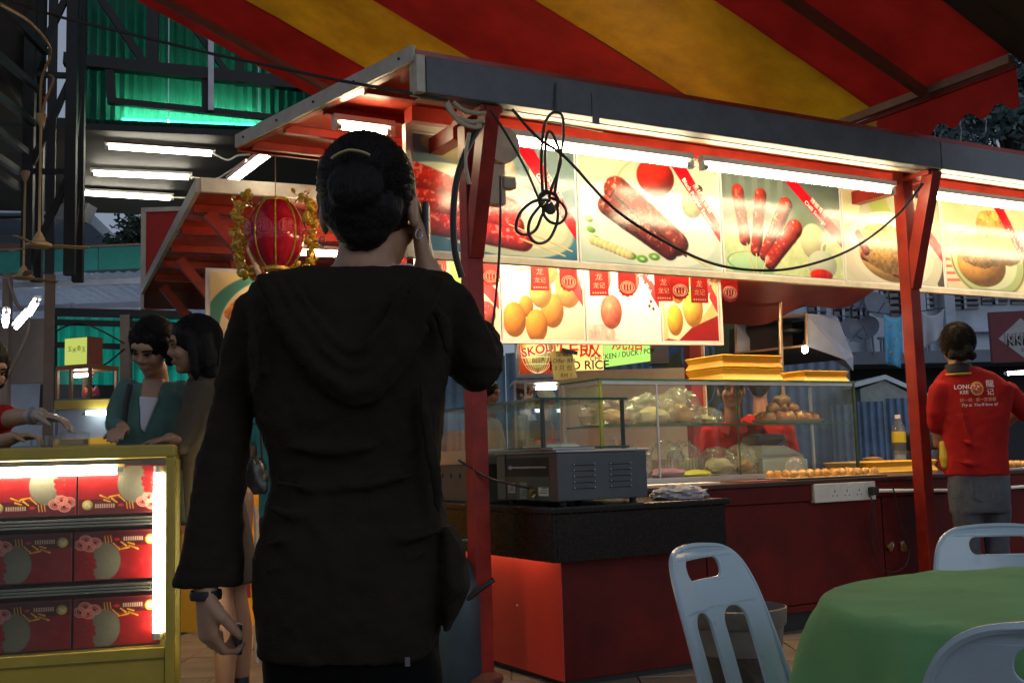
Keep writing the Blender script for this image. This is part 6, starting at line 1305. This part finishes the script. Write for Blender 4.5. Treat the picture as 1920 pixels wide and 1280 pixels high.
# ------------------------------------------------------------------ ponytailed woman on the phone, seen from behind
WY = 1.93
def wp(x, y, Y=WY): return at(x, y, Y)
XH = Vector((1,0,0)); FH = Vector((0,1,0))
wf = thing('person', 'woman in dark hooded tunic seen from behind, holding a phone to her ear', 'person', Vector((wp(665,1000).x, WY, 0)), 0)
ps = 1.0/ (FPX/WY)
def row(y, l, r, hd, Y=WY+.02):
    a, b = wp(l,y,Y), wp(r,y,Y); return ((a+b)/2, (b-a)/2, FH*hd)
hc = wp(694,392,1.95); hf = Vector((.10,1,-.10)).normalized()
hp_, HP, HR = head_parts(hc, hf, (-.02,.1,1), 1.06)
neck = [limb([wp(690,470,1.94), wp(682,500,1.93), wp(676,540,1.95)],[.052,.053,.062])]
torso_b = [ringloft([row(500,628,742,.05),row(515,585,775,.05),row(545,505,825,.055),row(620,510,808,.08),row(780,505,815,.085),row(900,525,810,.08),row(1030,500,825,.10),row(1130,500,820,.11)])]
shR, elR, wrR = wp(842,575,1.96), wp(893,690,2.03), wp(800,506,1.98)
shL, elL, wrL = wp(455,585,1.95), wp(422,850,1.97), wp(386,1092,1.90)
arms = [limb([shL+Vector((.02,0,-.03)),elL,(elL+wrL)/2,wrL],[.030,.030,.030,.024]), limb([shR+Vector((-.01,0,-.02)),elR,(elR*.5+wrR*.5),wrR],[.032,.032,.030,.026])]
lh = hand(wrL+Vector((0,0,-.015)), (.04,.10,-1), (.75,.65,-.05), (.55,-.75,.1), .95, .95)
rh = hand(wrR, (-.13,.0,1), (-1,.15,.1), (.1,1,.05), .10, 1.0)
hipL, hipR = wp(590,1130,1.97), wp(735,1130,1.97)
lg = legs(hipL, hipR, hipL+Vector((0,.02,-.40)), hipR+Vector((0,.02,-.40)), Vector((hipL.x,1.97,.09)), Vector((hipR.x,1.97,.09)), FH)
bput('body', blob(hp_+neck+torso_b+arms+lh+rh+lg, .0046, 5), SKIN, wf)
# tunic with sleeves, hood folds and creases in one skin
TUN = M('tunic_cloth',(.022,.016,.0105),.92,var=.22,vs=7,bump=.35,bs=320,spec=.12)
tun = [ringloft([row(506,548,800,.055,1.94),row(516,505,846,.075,1.95),row(540,470,862,.095),row(580,462,860,.112),row(640,470,846,.122),row(720,476,838,.125),row(790,486,830,.118),row(860,508,824,.110),row(910,514,826,.113),row(970,498,838,.124),row(1030,484,846,.132),row(1062,478,850,.136),row(1110,478,840,.140),row(1170,486,826,.138),row(1223,490,812,.132)], 36, 2.6)]
tun.append(limb([wp(482,582,1.95),wp(454,660,1.95),wp(437,760,1.95),wp(420,850,1.95),wp(408,930,1.94),wp(400,1000,1.93)],[.040,.038,.037,.044,.047,.050],18))
tun.append(ringloft([(wp(404,980,1.93),XH*.049,FH*.045),(wp(398,1030,1.92),XH*.053,FH*.044),(wp(391,1088,1.915),XH*.061,FH*.044),(wp(389,1098,1.915),XH*.060,FH*.043)],20,2))
tun.append(limb([wp(838,572,1.95),wp(866,625,1.98),wp(888,680,2.0)],[.047,.052,.050],18)); tun.append(ringloft([(wp(868,640,1.98),XH*.045,FH*.05),(wp(893,690,2.0),XH*.046,FH*.055),(wp(905,712,2.02),XH*.030,FH*.045)],20,2)); tun.append(limb([wp(893,690,2.0),wp(905,660,2.04),wp(898,630,2.08)],[.044,.040,.036]))
bk = lambda x, y, o=0.0: Vector((wp(x,y,WY-.10).x, WY-.098-o, wp(x,y,WY-.10).z))
for pts, rs in (([(498,528),(520,575),(552,630),(595,688),(640,722),(668,730),(705,716),(745,672),(780,610),(806,560),(822,528)],.021),([(520,520),(548,570),(580,618),(622,668),(662,694),(700,680),(735,640),(768,580),(792,530)],.015),([(545,520),(580,575),(620,630),(660,655),(700,640),(735,590),(760,540)],.012),([(505,560),(535,625),(580,690),(630,738),(670,752),(712,738),(760,690),(800,620)],.011)):
    tun.append(limb([bk(x,y,.014) for x,y in [(q.x,q.y) for q in smooth_path([Vector((a,b,0)) for a,b in pts],3)]],[rs*(.55+.45*math.sin(math.pi*i/(len(pts)*3-3))) for i in range((len(pts)-1)*3+1)],8))
for pts in ([(486,1022),(560,1010),(640,1018),(720,1012),(800,1000),(842,985)],[(500,1068),(600,1052),(700,1058),(800,1035)],[(520,905),(600,915),(690,905),(780,890)],[(540,835),(620,845),(700,838)],[(790,720),(800,800),(815,880),(822,960)],[(500,950),(560,965),(640,960)],[(800,560),(830,600),(838,660)],[(470,600),(478,680),(470,740)]):
    sp = smooth_path([Vector((a,b,0)) for a,b in pts],4); tun.append(limb([bk(q.x,q.y,-.004+.004*math.sin(i)) for i,q in enumerate(sp)],[.012*(.3+.7*math.sin(math.pi*i/(len(sp)-1))) for i in range(len(sp))],8))
tun.append(ringloft([(wp(838,985,1.90),XH*.012,FH*.04),(wp(848,1040,1.89),XH*.024,FH*.05),(wp(853,1100,1.89),XH*.026,FH*.05),(wp(846,1150,1.90),XH*.014,FH*.04),(wp(838,1180,1.9),XH*.006,FH*.03)],16,2))
bput('tunic', blob(tun, .0052, 2, .011, .04), TUN, wf)
bput('trousers', blob([ringloft([row(1190,498,812,.115),row(1235,494,828,.12),row(1290,498,832,.12)],28,2.4)]+[limb([h,h+Vector((0,.0,-.35)),Vector((h.x,1.97,.08))],[.085,.075,.06]) for h in (hipL,hipR)], .009, 6, .004), M('trousers_black',(.003,.003,.003),.9,var=.2,spec=.1), wf)
MB().box(tuple(wp(760,1248,1.82)),tuple(wp(768,1232,1.815)+Vector((0,.002,0)))).build('trouser_tag', M('grey_tag',(.12,.12,.12),.6), wf, world=True)
# white tee collar, hair, bun, clip, earrings
MB().tube([HP(0,0,0)*0+wp(668,507,1.95)+Vector((.100*math.cos(a),.058*math.sin(a),.016*math.cos(a)**2-.016)) for a in [2*math.pi*k/30 for k in range(31)]],.008,8,False).build('tee_collar', M('white_cotton',(.55,.55,.58),.8), wf, True, world=True)
hair = [MB().ell(HP(0,-.020,.030),.088,.106,.102,26,18,HR), MB().ell(HP(0,-.058,-.018),.074,.055,.062,20,14,HR), MB().ell(HP(.0,-.106,.004),.050,.026,.046,18,12,HR), MB().ell(HP(0,-.058,-.058),.050,.034,.036,16,10,HR)]
hair.append(limb([HP(-.076,.01,.03),HP(-.082,.005,-.01)],[.022,.012],10))
me = blob(hair, .005, 4, .006, .012); bput('hair', me, HAIR, wf)
hb_ = []
for k in range(700):                               # loose strands along head and nape
    a = rnd.uniform(0,2*math.pi); d0 = Vector((math.cos(a),rnd.uniform(-.9,.1),math.sin(a))).normalized(); d1 = Vector((rnd.uniform(-.2,.2),-1,-.25+rnd.uniform(-.2,.2))).normalized()
    if d0.z < -.45: continue
    jr = 1+rnd.uniform(-.004,.014)
    hb_.append(MB().tube([HP(*((Vector((0,-.020,.030))*1.06+Vector((v.x*.0885,v.y*.1065,v.z*.1025))*jr)/1.06)) for v in [d0.slerp(d1,k_/7) for k_ in range(6)]],[.0008]*6,4))
for k in range(0): 
    x = rnd.uniform(-.05,.05); hb_.append(MB().tube([HP(x,-.082,-.072),HP(x*1.1,-.080,-.088),HP(x*1.1+rnd.uniform(-.01,.01),-.068,-.102-rnd.uniform(0,.012))],[.0016,.0012,.0006],4))
a_ = MB()
for m in hb_: a_.add(m.v, m.f)
o = a_.build('loose_strands', HAIR, wf, True, world=True); o['kind'] = 'stuff'
MB().tube([HP(.040*math.sin(a),-.140+.012*abs(math.sin(a)),.030+.022*math.cos(a)) for a in [-.9+1.8*k/12 for k in range(13)]],.0028,7).build('hair_clip', M('gold_clip',(.55,.42,.2),.25,.8), wf, True, world=True)
for e in (-1,1): MB().tube([HP(e*.084,-.006,-.046)+Vector((.006*math.cos(a),.006*math.sin(a),.010*math.sin(a)-.008)) for a in [2*math.pi*k/10 for k in range(11)]],.0014,6,False).build('earring', M('silver',(.5,.5,.5),.25,.9), wf, True, world=True)
ph = thing('mobile_phone', 'dark mobile phone held against the ear of the woman in the tunic', 'phone', HP(.090,.040,-.030), .0); PM = M('phone_black',(.015,.015,.018),.25)
m = MB().box((-.006,-.020,-.048),(.006,.020,.048),.004); m.build('body', PM, ph); MB().box((-.0066,-.016,-.04),(-.0062,.016,.04)).build('screen', M('phone_screen',(.01,.01,.012),.1), ph)
MB().lathe([(.026,-.008),(.0275,0),(.026,.008)],tuple(wrL+Vector((0,0,-.020))),20,cap=False).build('bracelet', M('bracelet_dark',(.01,.008,.006),.6), wf, True, world=True)
t = thing('purse', 'small dark purse held in the lowered hand of the woman in the tunic', 'purse', wrL+Vector((.045,.035,-.10)), .4); MB().box((-.006,-.018,-.026),(.006,.018,.026),.004).build('body', M('purse_black',(.012,.011,.011),.4), t)

# ------------------------------------------------------------------ customer in the teal cardigan
def cust(label, hx_, Y, f, hair_kw, skin, s=1.0, up=(0,0,1), facey=True, hairm=None, clip=None):
    c = at(hx_[0], hx_[1], Y); t = thing('person', label, 'person', (c.x, c.y, 0), 0); hpz, P, R = head_parts(c, f, up, s); return t, c, hpz, P, R
FD = Vector((-.28,-.85,-.58)); t, c, hpz, P, R = cust('young woman in a teal cardigan over a white top looking down at the showcase', (284,650), 4.82, FD, None, SKIN, 1.0, (.05,-.5,1))
Yt = 4.90; q = lambda x,y,Y=Yt: at(x,y,Y)
body = hpz+[limb([q(292,690,4.90),q(294,715,4.95)],[.05,.055]), ringloft([(q(294,722),XH*.09,FH*.06),(q(292,745),XH*.15,FH*.08),(q(288,830),XH*.13,FH*.09),(q(285,930),XH*.125,FH*.09),(q(285,1000),XH*.15,FH*.11)]), limb([q(246,740),q(224,795,4.84),q(232,806,4.58)],[.030,.028,.026])]
body += hand(q(232,806,4.58), (.05,-1,-.05), (0,-.1,-1), (-.9,.1,0), .55, .95)+legs(q(270,1010),q(305,1010),q(270,1180),q(305,1180),Vector((q(270,1180).x,Yt,.09)),Vector((q(305,1180).x,Yt,.09)),-FH)
bput('body', blob(body, .0065, 5), SKIN, t); face_details(t, P, R, 1.0)
TEALC = M('teal_knit',(.075,.16,.13),.85,var=.15,bump=.3,bs=200)
card = [ringloft([(q(294,718),XH*.10,FH*.07),(q(290,740),XH*.17,FH*.095),(q(288,790),XH*.165,FH*.11),(q(286,850),XH*.155,FH*.115),(q(285,930),XH*.15,FH*.115),(q(285,985),XH*.16,FH*.12)]), limb([q(240,732),q(222,765,4.88),q(216,795,4.84),q(224,806,4.70)],[.056,.05,.046,.038]), limb([q(340,735),q(356,800,4.92),q(352,860,4.84)],[.056,.05,.046])]
bput('cardigan', blob(card, .009, 4, .008, .05), TEALC, t)
m = MB(); fy = .118
V = [q(282,722,4.90)+Vector((0,-.085,0)), q(312,722,4.90)+Vector((0,-.085,0)), q(305,775)+Vector((0,-fy-.006,0)), q(291,818)+Vector((0,-fy-.008,0)), q(280,775)+Vector((0,-fy-.006,0))]
bput('neck_skin', blob([MB().prism([q(276,712)+Vector((0,-.07,0)),q(315,712)+Vector((0,-.07,0)),q(308,760)+Vector((0,-fy-.001,0)),q(279,760)+Vector((0,-fy-.001,0))],(0,.05,0))],.006,3), SKIN, t)
bput('white_top', blob([MB().prism([q(277,745)+Vector((0,-fy+.0,0)),q(312,748)+Vector((0,-fy+.0,0)),q(288,812)+Vector((0,-fy-.010,0)),q(281,806)+Vector((0,-fy-.010,0))],(0,.03,0))],.006,3), M('white_cotton'), t)
strands(t, P, R, 1.02, 420, 'long', HAIR, .05)
bput('hair', blob(hair_cap(P,R,1.0,fringe=.12,length=.02,thick=.010)+[MB().ell(P(0,-.10,-.05),.04,.035,.06,12,8,R)], .007, 4, .006, .02), HAIR, t)
MB().tube([q(258,724)+Vector((0,-.10,0)),q(254,760)+Vector((0,-.125,0)),q(250,810)+Vector((0,-.13,0))],.014,8).build('bag_strap', BLACK, t, True, world=True)
# ------------------------------------------------------------------ customer in brown, in profile
FB = Vector((-.95,-.28,-.12)); t, c, hpz, P, R = cust('woman with bobbed black hair in a brown top seen in profile beside the cardigan woman', (362,648), 4.62, FB, None, SKIN2)
Yb = 4.68; q = lambda x,y,Y=Yb: at(x,y,Y)
sv = Vector((.28,-.95,0)); fv = Vector((-.95,-.28,0))
kL, kR = q(414,1115,4.62), q(440,1108,4.74)
body = hpz+[limb([q(372,690),q(382,720)],[.05,.055]), ringloft([(q(385,722),sv*.10,fv*.06),(q(388,760),sv*.15,fv*.09),(q(395,880),sv*.12,fv*.09),(q(410,980),sv*.15,fv*.11)]), limb([q(375,745,4.55),q(345,830,4.48),q(318,822,4.40)],[.045,.037,.026])]+hand(q(318,822,4.40),(-1,-.1,-.2),(0,-.2,-1),(-.1,-1,0),.5,.95)
for kk, an in ((kL,Vector((kL.x+.01,4.64,.10))),(kR,Vector((kR.x+.015,4.78,.10)))):
    hp0 = kk+Vector((0,.02,.38)); mid = kk*.6+an*.4+Vector((.012,.012,0)); body.append(limb([hp0,kk+Vector((0,0,.18)),kk,mid,an],[.08,.07,.05,.052,.034])); body.append(limb([an+Vector((0,0,-.04)),an+fv*.08-Vector((0,0,.06)),an+fv*.15-Vector((0,0,.07))],[.036,.034,.024]))
bput('body', blob(body, .0065, 5), SKIN2, t); face_details(t, P, R, 1.0)
bput('top', blob([ringloft([(q(384,708),sv*.10,fv*.07),(q(387,735),sv*.165,fv*.095),(q(390,800),sv*.165,fv*.12),(q(395,880),sv*.14,fv*.115),(q(408,980),sv*.17,fv*.13),(q(412,1010),sv*.175,fv*.13)]), limb([q(376,735,4.56),q(352,800,4.50),q(340,832,4.46)],[.056,.05,.044])],.009,4,.008,.05), M('brown_top',(.06,.042,.022),.85,var=.2,bump=.3,bs=150), t)
bput('skirt', blob([ringloft([(q(408,960),sv*.17,fv*.125),(q(420,1060),sv*.18,fv*.14),(q(426,1090),sv*.18,fv*.14)])],.010,4,.006,.05), M('brown_skirt',(.045,.03,.02),.85), t)
strands(t, P, R, 1.05, 480, 'long', HAIR, .12)
bput('hair', blob(hair_cap(P,R,1.03,fringe=.05,length=.10,thick=.012), .007, 4, .006, .02), HAIR, t)
for an in (kL,kR): MB().lathe([(.040,.0),(.043,.10),(.041,.165)],(an.x+.012,an.y+.03,.0),16,cap=False).build('boot', BLACK, t, True, world=True)
# ------------------------------------------------------------------ vendor behind the showcase, gloved hand
Yv = 4.62; q = lambda x,y,Y=Yv: at(x,y,Y)
t, c, hpz, P, R = cust('vendor in red at the frame edge with a clear glove on one hand', (-28,690), 4.66, (.75,-.5,-.4), None, SKIN)
body = hpz+[limb([q(-40,735),q(-50,770)],[.05,.055]), ringloft([(q(-55,775),XH*.10,FH*.06),(q(-60,800),XH*.16,FH*.09),(q(-60,900),XH*.14,FH*.09),(q(-60,1000),XH*.15,FH*.1)]), limb([q(-10,790,4.55),q(30,782,4.42),q(66,780,4.36)],[.042,.036,.028]), limb([q(-60,830,4.5),q(-5,830,4.4),q(26,820,4.34)],[.042,.034,.026])]
body += hand(q(66,780,4.36),(1,-.05,-.12),(0,-.15,-1),(-.1,-1,.1),.42,1.05)+hand(q(26,820,4.34),(1,-.1,.05),(0,-.2,-1),(-.1,-1,.1),.5,.95)+legs(q(-75,1000),q(-45,1000),q(-75,1170),q(-45,1170),Vector((q(-75,1100).x,Yv,.09)),Vector((q(-45,1100).x,Yv,.09)),-FH)
bput('body', blob(body, .006, 5), SKIN, t); face_details(t, P, R, 1.0)
RPOLO = M('polo_red',(.36,.014,.012),.85,var=.18,bump=.3,bs=220,spec=.15)
bput('polo_shirt', blob([ringloft([(q(-52,768),XH*.10,FH*.07),(q(-58,790),XH*.175,FH*.1),(q(-60,900),XH*.16,FH*.11),(q(-60,1000),XH*.17,FH*.12)]), limb([q(-45,785,4.6),q(-15,787,4.54),q(8,782,4.48)],[.062,.060,.056])],.010,4,.006), RPOLO, t)
bput('hair', blob(hair_cap(P,R,1.0,fringe=.08,length=.03,thick=.018), .008, 4, .006, .02), HAIR, t)
bput('glove', blob([m_ for m_ in hand(q(66,780,4.36),(1,-.05,-.12),(0,-.15,-1),(-.1,-1,.1),.42,1.14)]+[limb([q(60,780,4.365),q(74,780,4.35)],[.036,.036])], .005, 3, .006, .015), GLASS('glove_film',(.92,.90,.84),3.0,.25,haze=.16), t)
MB().lathe([(.032,-.008),(.034,0),(.032,.008)],(0,0,0),18,cap=False).xf(Matrix.Translation(q(62,780,4.365)) @ Matrix.Rotation(math.pi/2,4,'Y')).build('wrist_band', BLACK, t, True, world=True)
# ------------------------------------------------------------------ man in the red polo shirt, from behind
Ym = 6.62; q = lambda x,y,Y=Ym: at(x,y,Y); mf = Vector((.30,.95,0)).normalized(); ms = Vector((.95,-.30,0))
t, c, hpz, P, R = cust('man in red polo shirt and jeans with his back turned at the counter end', (1795,652), 6.62, (.12,.95,-.25), None, SKIN2, 1.05)
def rw(y, l, r, hd): a, b = q(l,y), q(r,y); return ((a+b)/2, ms*((b-a).length/2), mf*hd)
eL, wL_ = q(1762,830,6.72), q(1768,815,6.98); eR, wR_ = q(1918,762,6.70), q(1890,790,6.95)
hL, hR = q(1808,890), q(1862,890)
body = hpz+[limb([q(1795,690),q(1803,712)],[.06,.065]), ringloft([rw(700,1770,1838,.06),rw(730,1755,1890,.09),rw(860,1778,1880,.1),rw(900,1782,1885,.11)]), limb([q(1757,735),eL,wL_],[.05,.042,.03]), limb([q(1895,735),eR,wR_],[.05,.042,.03])]
body += hand(wL_,(.1,1,-.1),(0,0,-1),(1,0,0),.5)+hand(wR_,(-.3,1,.0),(0,0,-1),(-1,0,0),.5)+legs(hL,hR,hL+Vector((0,.03,-.38)),hR+Vector((0,.03,-.38)),Vector((hL.x,Ym,.09)),Vector((hR.x,Ym,.09)),mf)
bput('body', blob(body, .008, 5), SKIN2, t)
sh_ = [ringloft([rw(688,1776,1828,.06),rw(702,1760,1862,.085),rw(728,1746,1895,.115),rw(780,1764,1890,.13),rw(840,1772,1884,.125),rw(885,1774,1888,.13),rw(891,1775,1888,.13)],36,2.5), limb([q(1762,735),q(1757,770,6.64),q(1758,796,6.68)],[.068,.064,.060]), limb([q(1888,735),q(1908,755,6.66),q(1922,772,6.70)],[.068,.064,.060]), ringloft([(q(1766,850,6.75),ms*.03,mf*.05),(q(1770,880,6.72),ms*.03,mf*.06)],12,2)]
for pts in ([(1800,760),(1812,800),(1830,850)],[(1870,770),(1860,820),(1850,880)],[(1780,860),(1820,870),(1870,866)],[(1790,820),(1830,835),(1880,830)]):
    sp = smooth_path([Vector((a,b,0)) for a,b in pts],3); sh_.append(limb([q(v.x,v.y,Ym-.118) for v in sp],[.012*(.3+.7*math.sin(math.pi*i/(len(sp)-1))) for i in range(len(sp))],8))
shm = blob(sh_, .009, 4, .010, .06); bvh = None
bv_v = [v.co.copy() for v in shm.vertices]; bv_p = [tuple(p.vertices) for p in shm.polygons]; bvh = BVHTree.FromPolygons(bv_v, bv_p)
bput('polo_shirt', shm, RPOLO, t)
def on_back(body_, size, px, py, mat, nm='lettering', **k):
    o0 = q(px,py,Ym); mb = text_mb(body_, size, **k); out = []
    for v in mb.v:
        p = o0+ms*v[0]+Vector((0,0,v[1]))-mf*.5; h = bvh.ray_cast(p, mf); out.append(tuple((h[0] if h[0] else p+mf*.4)-mf*.004))
    mb.v = out; mb.build(nm, mat, t, world=True)
on_back('LONG', .036, 1803, 727, WHITEP, bold=.01); on_back('KEE', .030, 1805, 737, WHITEP); on_back('龍', .048, 1851, 722, WHITEP); on_back('记', .042, 1852, 737, WHITEP); on_back('試一試 · 您一定喜歡', .023, 1830, 751, M('print_gold',(.6,.42,.25),.6)); on_back('Try it. You\'ll love it!', .025, 1832, 760, WHITEP, shear=.3)
o0 = q(1828,730,Ym); vs = []; n = 10
for j in range(n+1):
    for i in range(n+1):
        p = o0+ms*(-.042+.084*i/n)+Vector((0,0,-.045+.09*j/n))-mf*.5; h = bvh.ray_cast(p, mf); vs.append((h[0] if h[0] else p+mf*.4)-mf*.004)
m = bpy.data.meshes.new('emblem'); m.from_pydata(vs,[],[(j*(n+1)+i,j*(n+1)+i+1,(j+1)*(n+1)+i+1,(j+1)*(n+1)+i) for j in range(n) for i in range(n) if math.hypot(i+.5-n/2,j+.5-n/2) < n*.52]); ul = m.uv_layers.new(name='UVMap')
for l in m.loops: ul.data[l.index].uv = ((l.vertex_index % (n+1))/n, (l.vertex_index//(n+1))/n)
m.materials.append(IMG('shirt_emblem', pic_crest(), .7)); m.transform(t.matrix_world.inverted()); put('emblem', m, t)
bput('collar', blob([ringloft([(q(1796,682),ms*.075,mf*.07),(q(1798,700),ms*.088,mf*.085)],20,2)],.007,3), M('collar_black',(.012,.012,.012),.8), t)
MB().tube([q(1798,702)+ms*(.092*math.cos(a))+mf*(.09*math.sin(a)) for a in [2*math.pi*k/28 for k in range(29)]],.006,6,False).build('collar_trim', M('trim_yellow',(.6,.42,.03),.6), t, True, world=True)
bput('side_panel', blob([ringloft([(q(1768,826,6.66),ms*.02,mf*.04),(q(1772,858,6.66),ms*.035,mf*.06),(q(1776,878,6.66),ms*.03,mf*.05)],12,2)],.008,3), M('trim_yellow'), t)
JEAN = M('jeans',(.085,.095,.11),.85,var=.35,vs=7,bump=.3,bs=260)
bput('jeans', blob([ringloft([rw(880,1780,1886,.115),rw(930,1780,1890,.125),rw(960,1784,1888,.12)])]+[limb([h,h+Vector((0,0,-.2)),h+Vector((0,.02,-.40)),Vector((h.x,Ym,.06))],[.095,.088,.072,.06]) for h in (hL,hR)],.010,4,.008,.05), JEAN, t)
for k in (0,1): pp = q(1800+42*k,915,Ym-.13); MB().tube([pp+ms*-.06+Vector((0,0,.05)),pp+ms*-.06+Vector((0,0,-.05)),pp+Vector((0,0,-.075)),pp+ms*.06+Vector((0,0,-.05)),pp+ms*.06+Vector((0,0,.05))],.003,5).build('pocket_seam', JEAN, t, world=True)
bput('hair', blob(hair_cap(P,R,1.05,thick=.026,fringe=.06)+[MB().ell(P(rnd.uniform(-.07,.07),-.10+rnd.uniform(-.02,.05),rnd.uniform(-.06,.10)),.028,.028,.032,10,8,R) for k in range(7)]+[MB().ell(P(.05,-.075,-.075),.03,.03,.03,10,8,R),MB().ell(P(-.05,-.075,-.07),.03,.03,.03,10,8,R),MB().ell(P(0,-.08,-.08),.04,.03,.03,10,8,R)], .008, 3, .009, .022), HAIRB, t)
strands(t, P, R, 1.05, 420, 'short', HAIRB)
# ------------------------------------------------------------------ vendors behind the glass cabinet
def vendor(label, hx_, Y, f, cloth, skin, rows, hat=None, hair_kw=dict(thick=.014,fringe=.06), s=1.0, facey=True):
    t, c, hpz, P, R = cust(label, hx_, Y, f, None, skin, s); fh = Vector((f[0],f[1],0)).normalized(); sd = fh.cross(Vector((0,0,1)))
    sh = c+Vector((0,0,-.26))-fh*.02; body = hpz+[limb([c+Vector((0,0,-.10)),c+Vector((0,0,-.22))],[.052,.06]), ringloft([(sh,sd*.12,fh*.07),(sh+Vector((0,0,-.08)),sd*.17,fh*.09),(sh+Vector((0,0,-.5)),sd*.14,fh*.1),(sh+Vector((0,0,-.72)),sd*.16,fh*.12)])]
    cl = [ringloft([(sh+Vector((0,0,.035)),sd*.10,fh*.065),(sh,sd*.17,fh*.09),(sh+Vector((0,0,-.08)),sd*.205,fh*.11),(sh+Vector((0,0,-.45)),sd*.17,fh*.125),(sh+Vector((0,0,-.68)),sd*.175,fh*.13)])]
    for e in (-1,1):
        a = sh+sd*e*.17+Vector((0,0,-.05)); b = a+sd*e*.06+Vector((0,0,-.27))+fh*.04; w_ = b+fh*.22-sd*e*.10+Vector((0,0,.02)); body.append(limb([a,b,w_],[.048,.038,.028])); body += hand(w_,fh-sd*e*.3,(0,0,-1),sd*-e,.5); cl.append(limb([a,(a+b)/2,a*.3+b*.7],[.066,.06,.056]))
    hz = sh.z-.72; body += legs(sh+sd*-.08+Vector((0,0,-.74)),sh+sd*.08+Vector((0,0,-.74)),sh+sd*-.08+Vector((0,0,-1.0)),sh+sd*.08+Vector((0,0,-1.0)),Vector((sh.x,sh.y,.09))-sd*.08,Vector((sh.x,sh.y,.09))+sd*.08,fh)
    bput('body', blob(body,.009,5), skin, t); bput('shirt', blob(cl,.011,4,.008,.05), cloth, t); bput('apron_trousers', blob([limb([sh+sd*e*.08+Vector((0,0,-.70)),sh+sd*e*.08+Vector((0,0,-1.05)),Vector((sh.x,sh.y,.07))+sd*e*.08],[.10,.085,.07]) for e in (-1,1)],.014,4), M('trousers_dark',(.02,.02,.025),.8), t)
    if facey: face_details(t, P, R, s)
    bput('hair', blob(hair_cap(P,R,s,**hair_kw),.009,3,.008,.02), HAIR, t); return t, c, P, R, sh, fh, sd
t, c, P, R, sh, fh, sd = vendor('woman vendor in a red polo shirt facing out behind the glass cabinet', (1371,731), 7.78, (-.10,-1,-.05), RPOLO, SKIN, None, s=1.16, hair_kw=dict(thick=.012))
for e in (-1,1): bput('collar', blob([MB().prism([sh+fh*.085+sd*e*.02+Vector((0,0,.0)),sh+fh*.07+sd*e*.075+Vector((0,0,.045)),sh+fh*.105+sd*e*.10+Vector((0,0,-.04)),sh+fh*.115+sd*e*.045+Vector((0,0,-.06))],fh*.018)],.006,2), M('polo_bright',(.45,.025,.02),.8), t)
bput('apron', blob([ringloft([(sh+fh*.12+Vector((0,0,-.25)),sd*.10,fh*.02),(sh+fh*.13+Vector((0,0,-.5)),sd*.13,fh*.02),(sh+fh*.13+Vector((0,0,-.7)),sd*.14,fh*.02)],16)],.009,3), M('apron_dark',(.03,.02,.02),.8), t)
t, c, P, R, sh, fh, sd = vendor('second vendor in red behind the cabinet with back turned', (1424,722), 8.35, (.3,.95,0), RPOLO, SKIN2, None, facey=False, hair_kw=dict(thick=.02))
MB().tube([sh+Vector((0,0,.035))+sd*.095*math.cos(a)+fh*.07*math.sin(a) for a in [2*math.pi*k/20 for k in range(21)]],.006,6,False).build('collar_trim', M('trim_gold',(.5,.3,.05),.6), t, True, world=True)
COOKW = M('cook_white',(.55,.50,.38),.8,var=.1)
t, c, P, R, sh, fh, sd = vendor('cook with black pinned hair and cream shirt in the hawker stall', (918,737), 10.2, (.9,-.35,-.3), COOKW, SKIN2, None, hair_kw=dict(thick=.012))
bput('cap', blob([MB().ell(P(0,-.03,.07),.085,.09,.07,14,10,R)],.009,3), M('cap_cream',(.6,.52,.36),.8), t); MB().ell(P(0,-.05,.13),.05,.05,.05,10,8,R).build('bun', HAIR, t, True, world=True)
t, c, P, R, sh, fh, sd = vendor('cook in a bright orange cap at the hawker stall case', (985,738), 11.75, (.85,-.45,-.15), M('cook_shirt_grey',(.30,.28,.27),.8), SKIN, None)
ORG = M('cap_orange',(.62,.09,.025),.7); bput('cap', blob([MB().ell(P(0,-.02,.06),.088,.105,.07,16,10,R),MB().ell(P(0,.12,.055),.07,.07,.014,14,8,R)],.008,3), ORG, t)
t, c, P, R, sh, fh, sd = vendor('bent figure with pale hat and orange sleeve behind the cream board', (1022,752), 11.9, (.8,-.3,-.5), M('cap_orange'), SKIN, None); bput('cap', blob([MB().ell(P(0,-.02,.06),.10,.11,.09,16,10,R)],.009,3), M('hat_pale',(.55,.50,.42),.8), t)
t, c, P, R, sh, fh, sd = vendor('passer by in a teal shirt with a black bag glimpsed past the tunic sleeve', (545,650), 6.1, (.1,1,0), M('teal_shirt',(.04,.26,.22),.8), SKIN, None, facey=False)
bg_ = thing('black_bag', 'shiny black handbag hanging by the passer by in teal', 'bag', at(478,900,5.9), .2); bput('body', blob([lump((0,0,0),.08,.06,.12,77,.15)],.008,2,.012,.03), M('bag_black',(.012,.012,.013),.3), bg_) if False else lump((0,0,0),.07,.05,.12,77,.2).build('body', M('bag_black',(.012,.012,.013),.3), bg_, True); MB().tube([(-.03,0,.1),(-.02,0,.3),(.03,0,.3),(.04,0,.1)],.008,6).build('handle', BLACK, bg_, True)
t = thing('red_chair_back', 'red panel chair back with cream tube frame behind the tunic sleeve', 'chair', at(470,1140,5.9)*Vector((1,1,0)), .2)
MB().box((-.10,0,at(470,1120,5.9).z),(.0,.02,at(470,975,5.9).z)).build('panel', M('panel_red',(.40,.02,.012),.5), t); MB().tube(smooth_path([(-.13,.01,.02),(-.13,.01,.75),(-.09,.01,.80),(.0,.01,.80),(.03,.01,.76),(.03,.01,.02)],5),.012,8).build('frame', CREAM, t, True)
bpy.data.objects.remove(_txt_o)
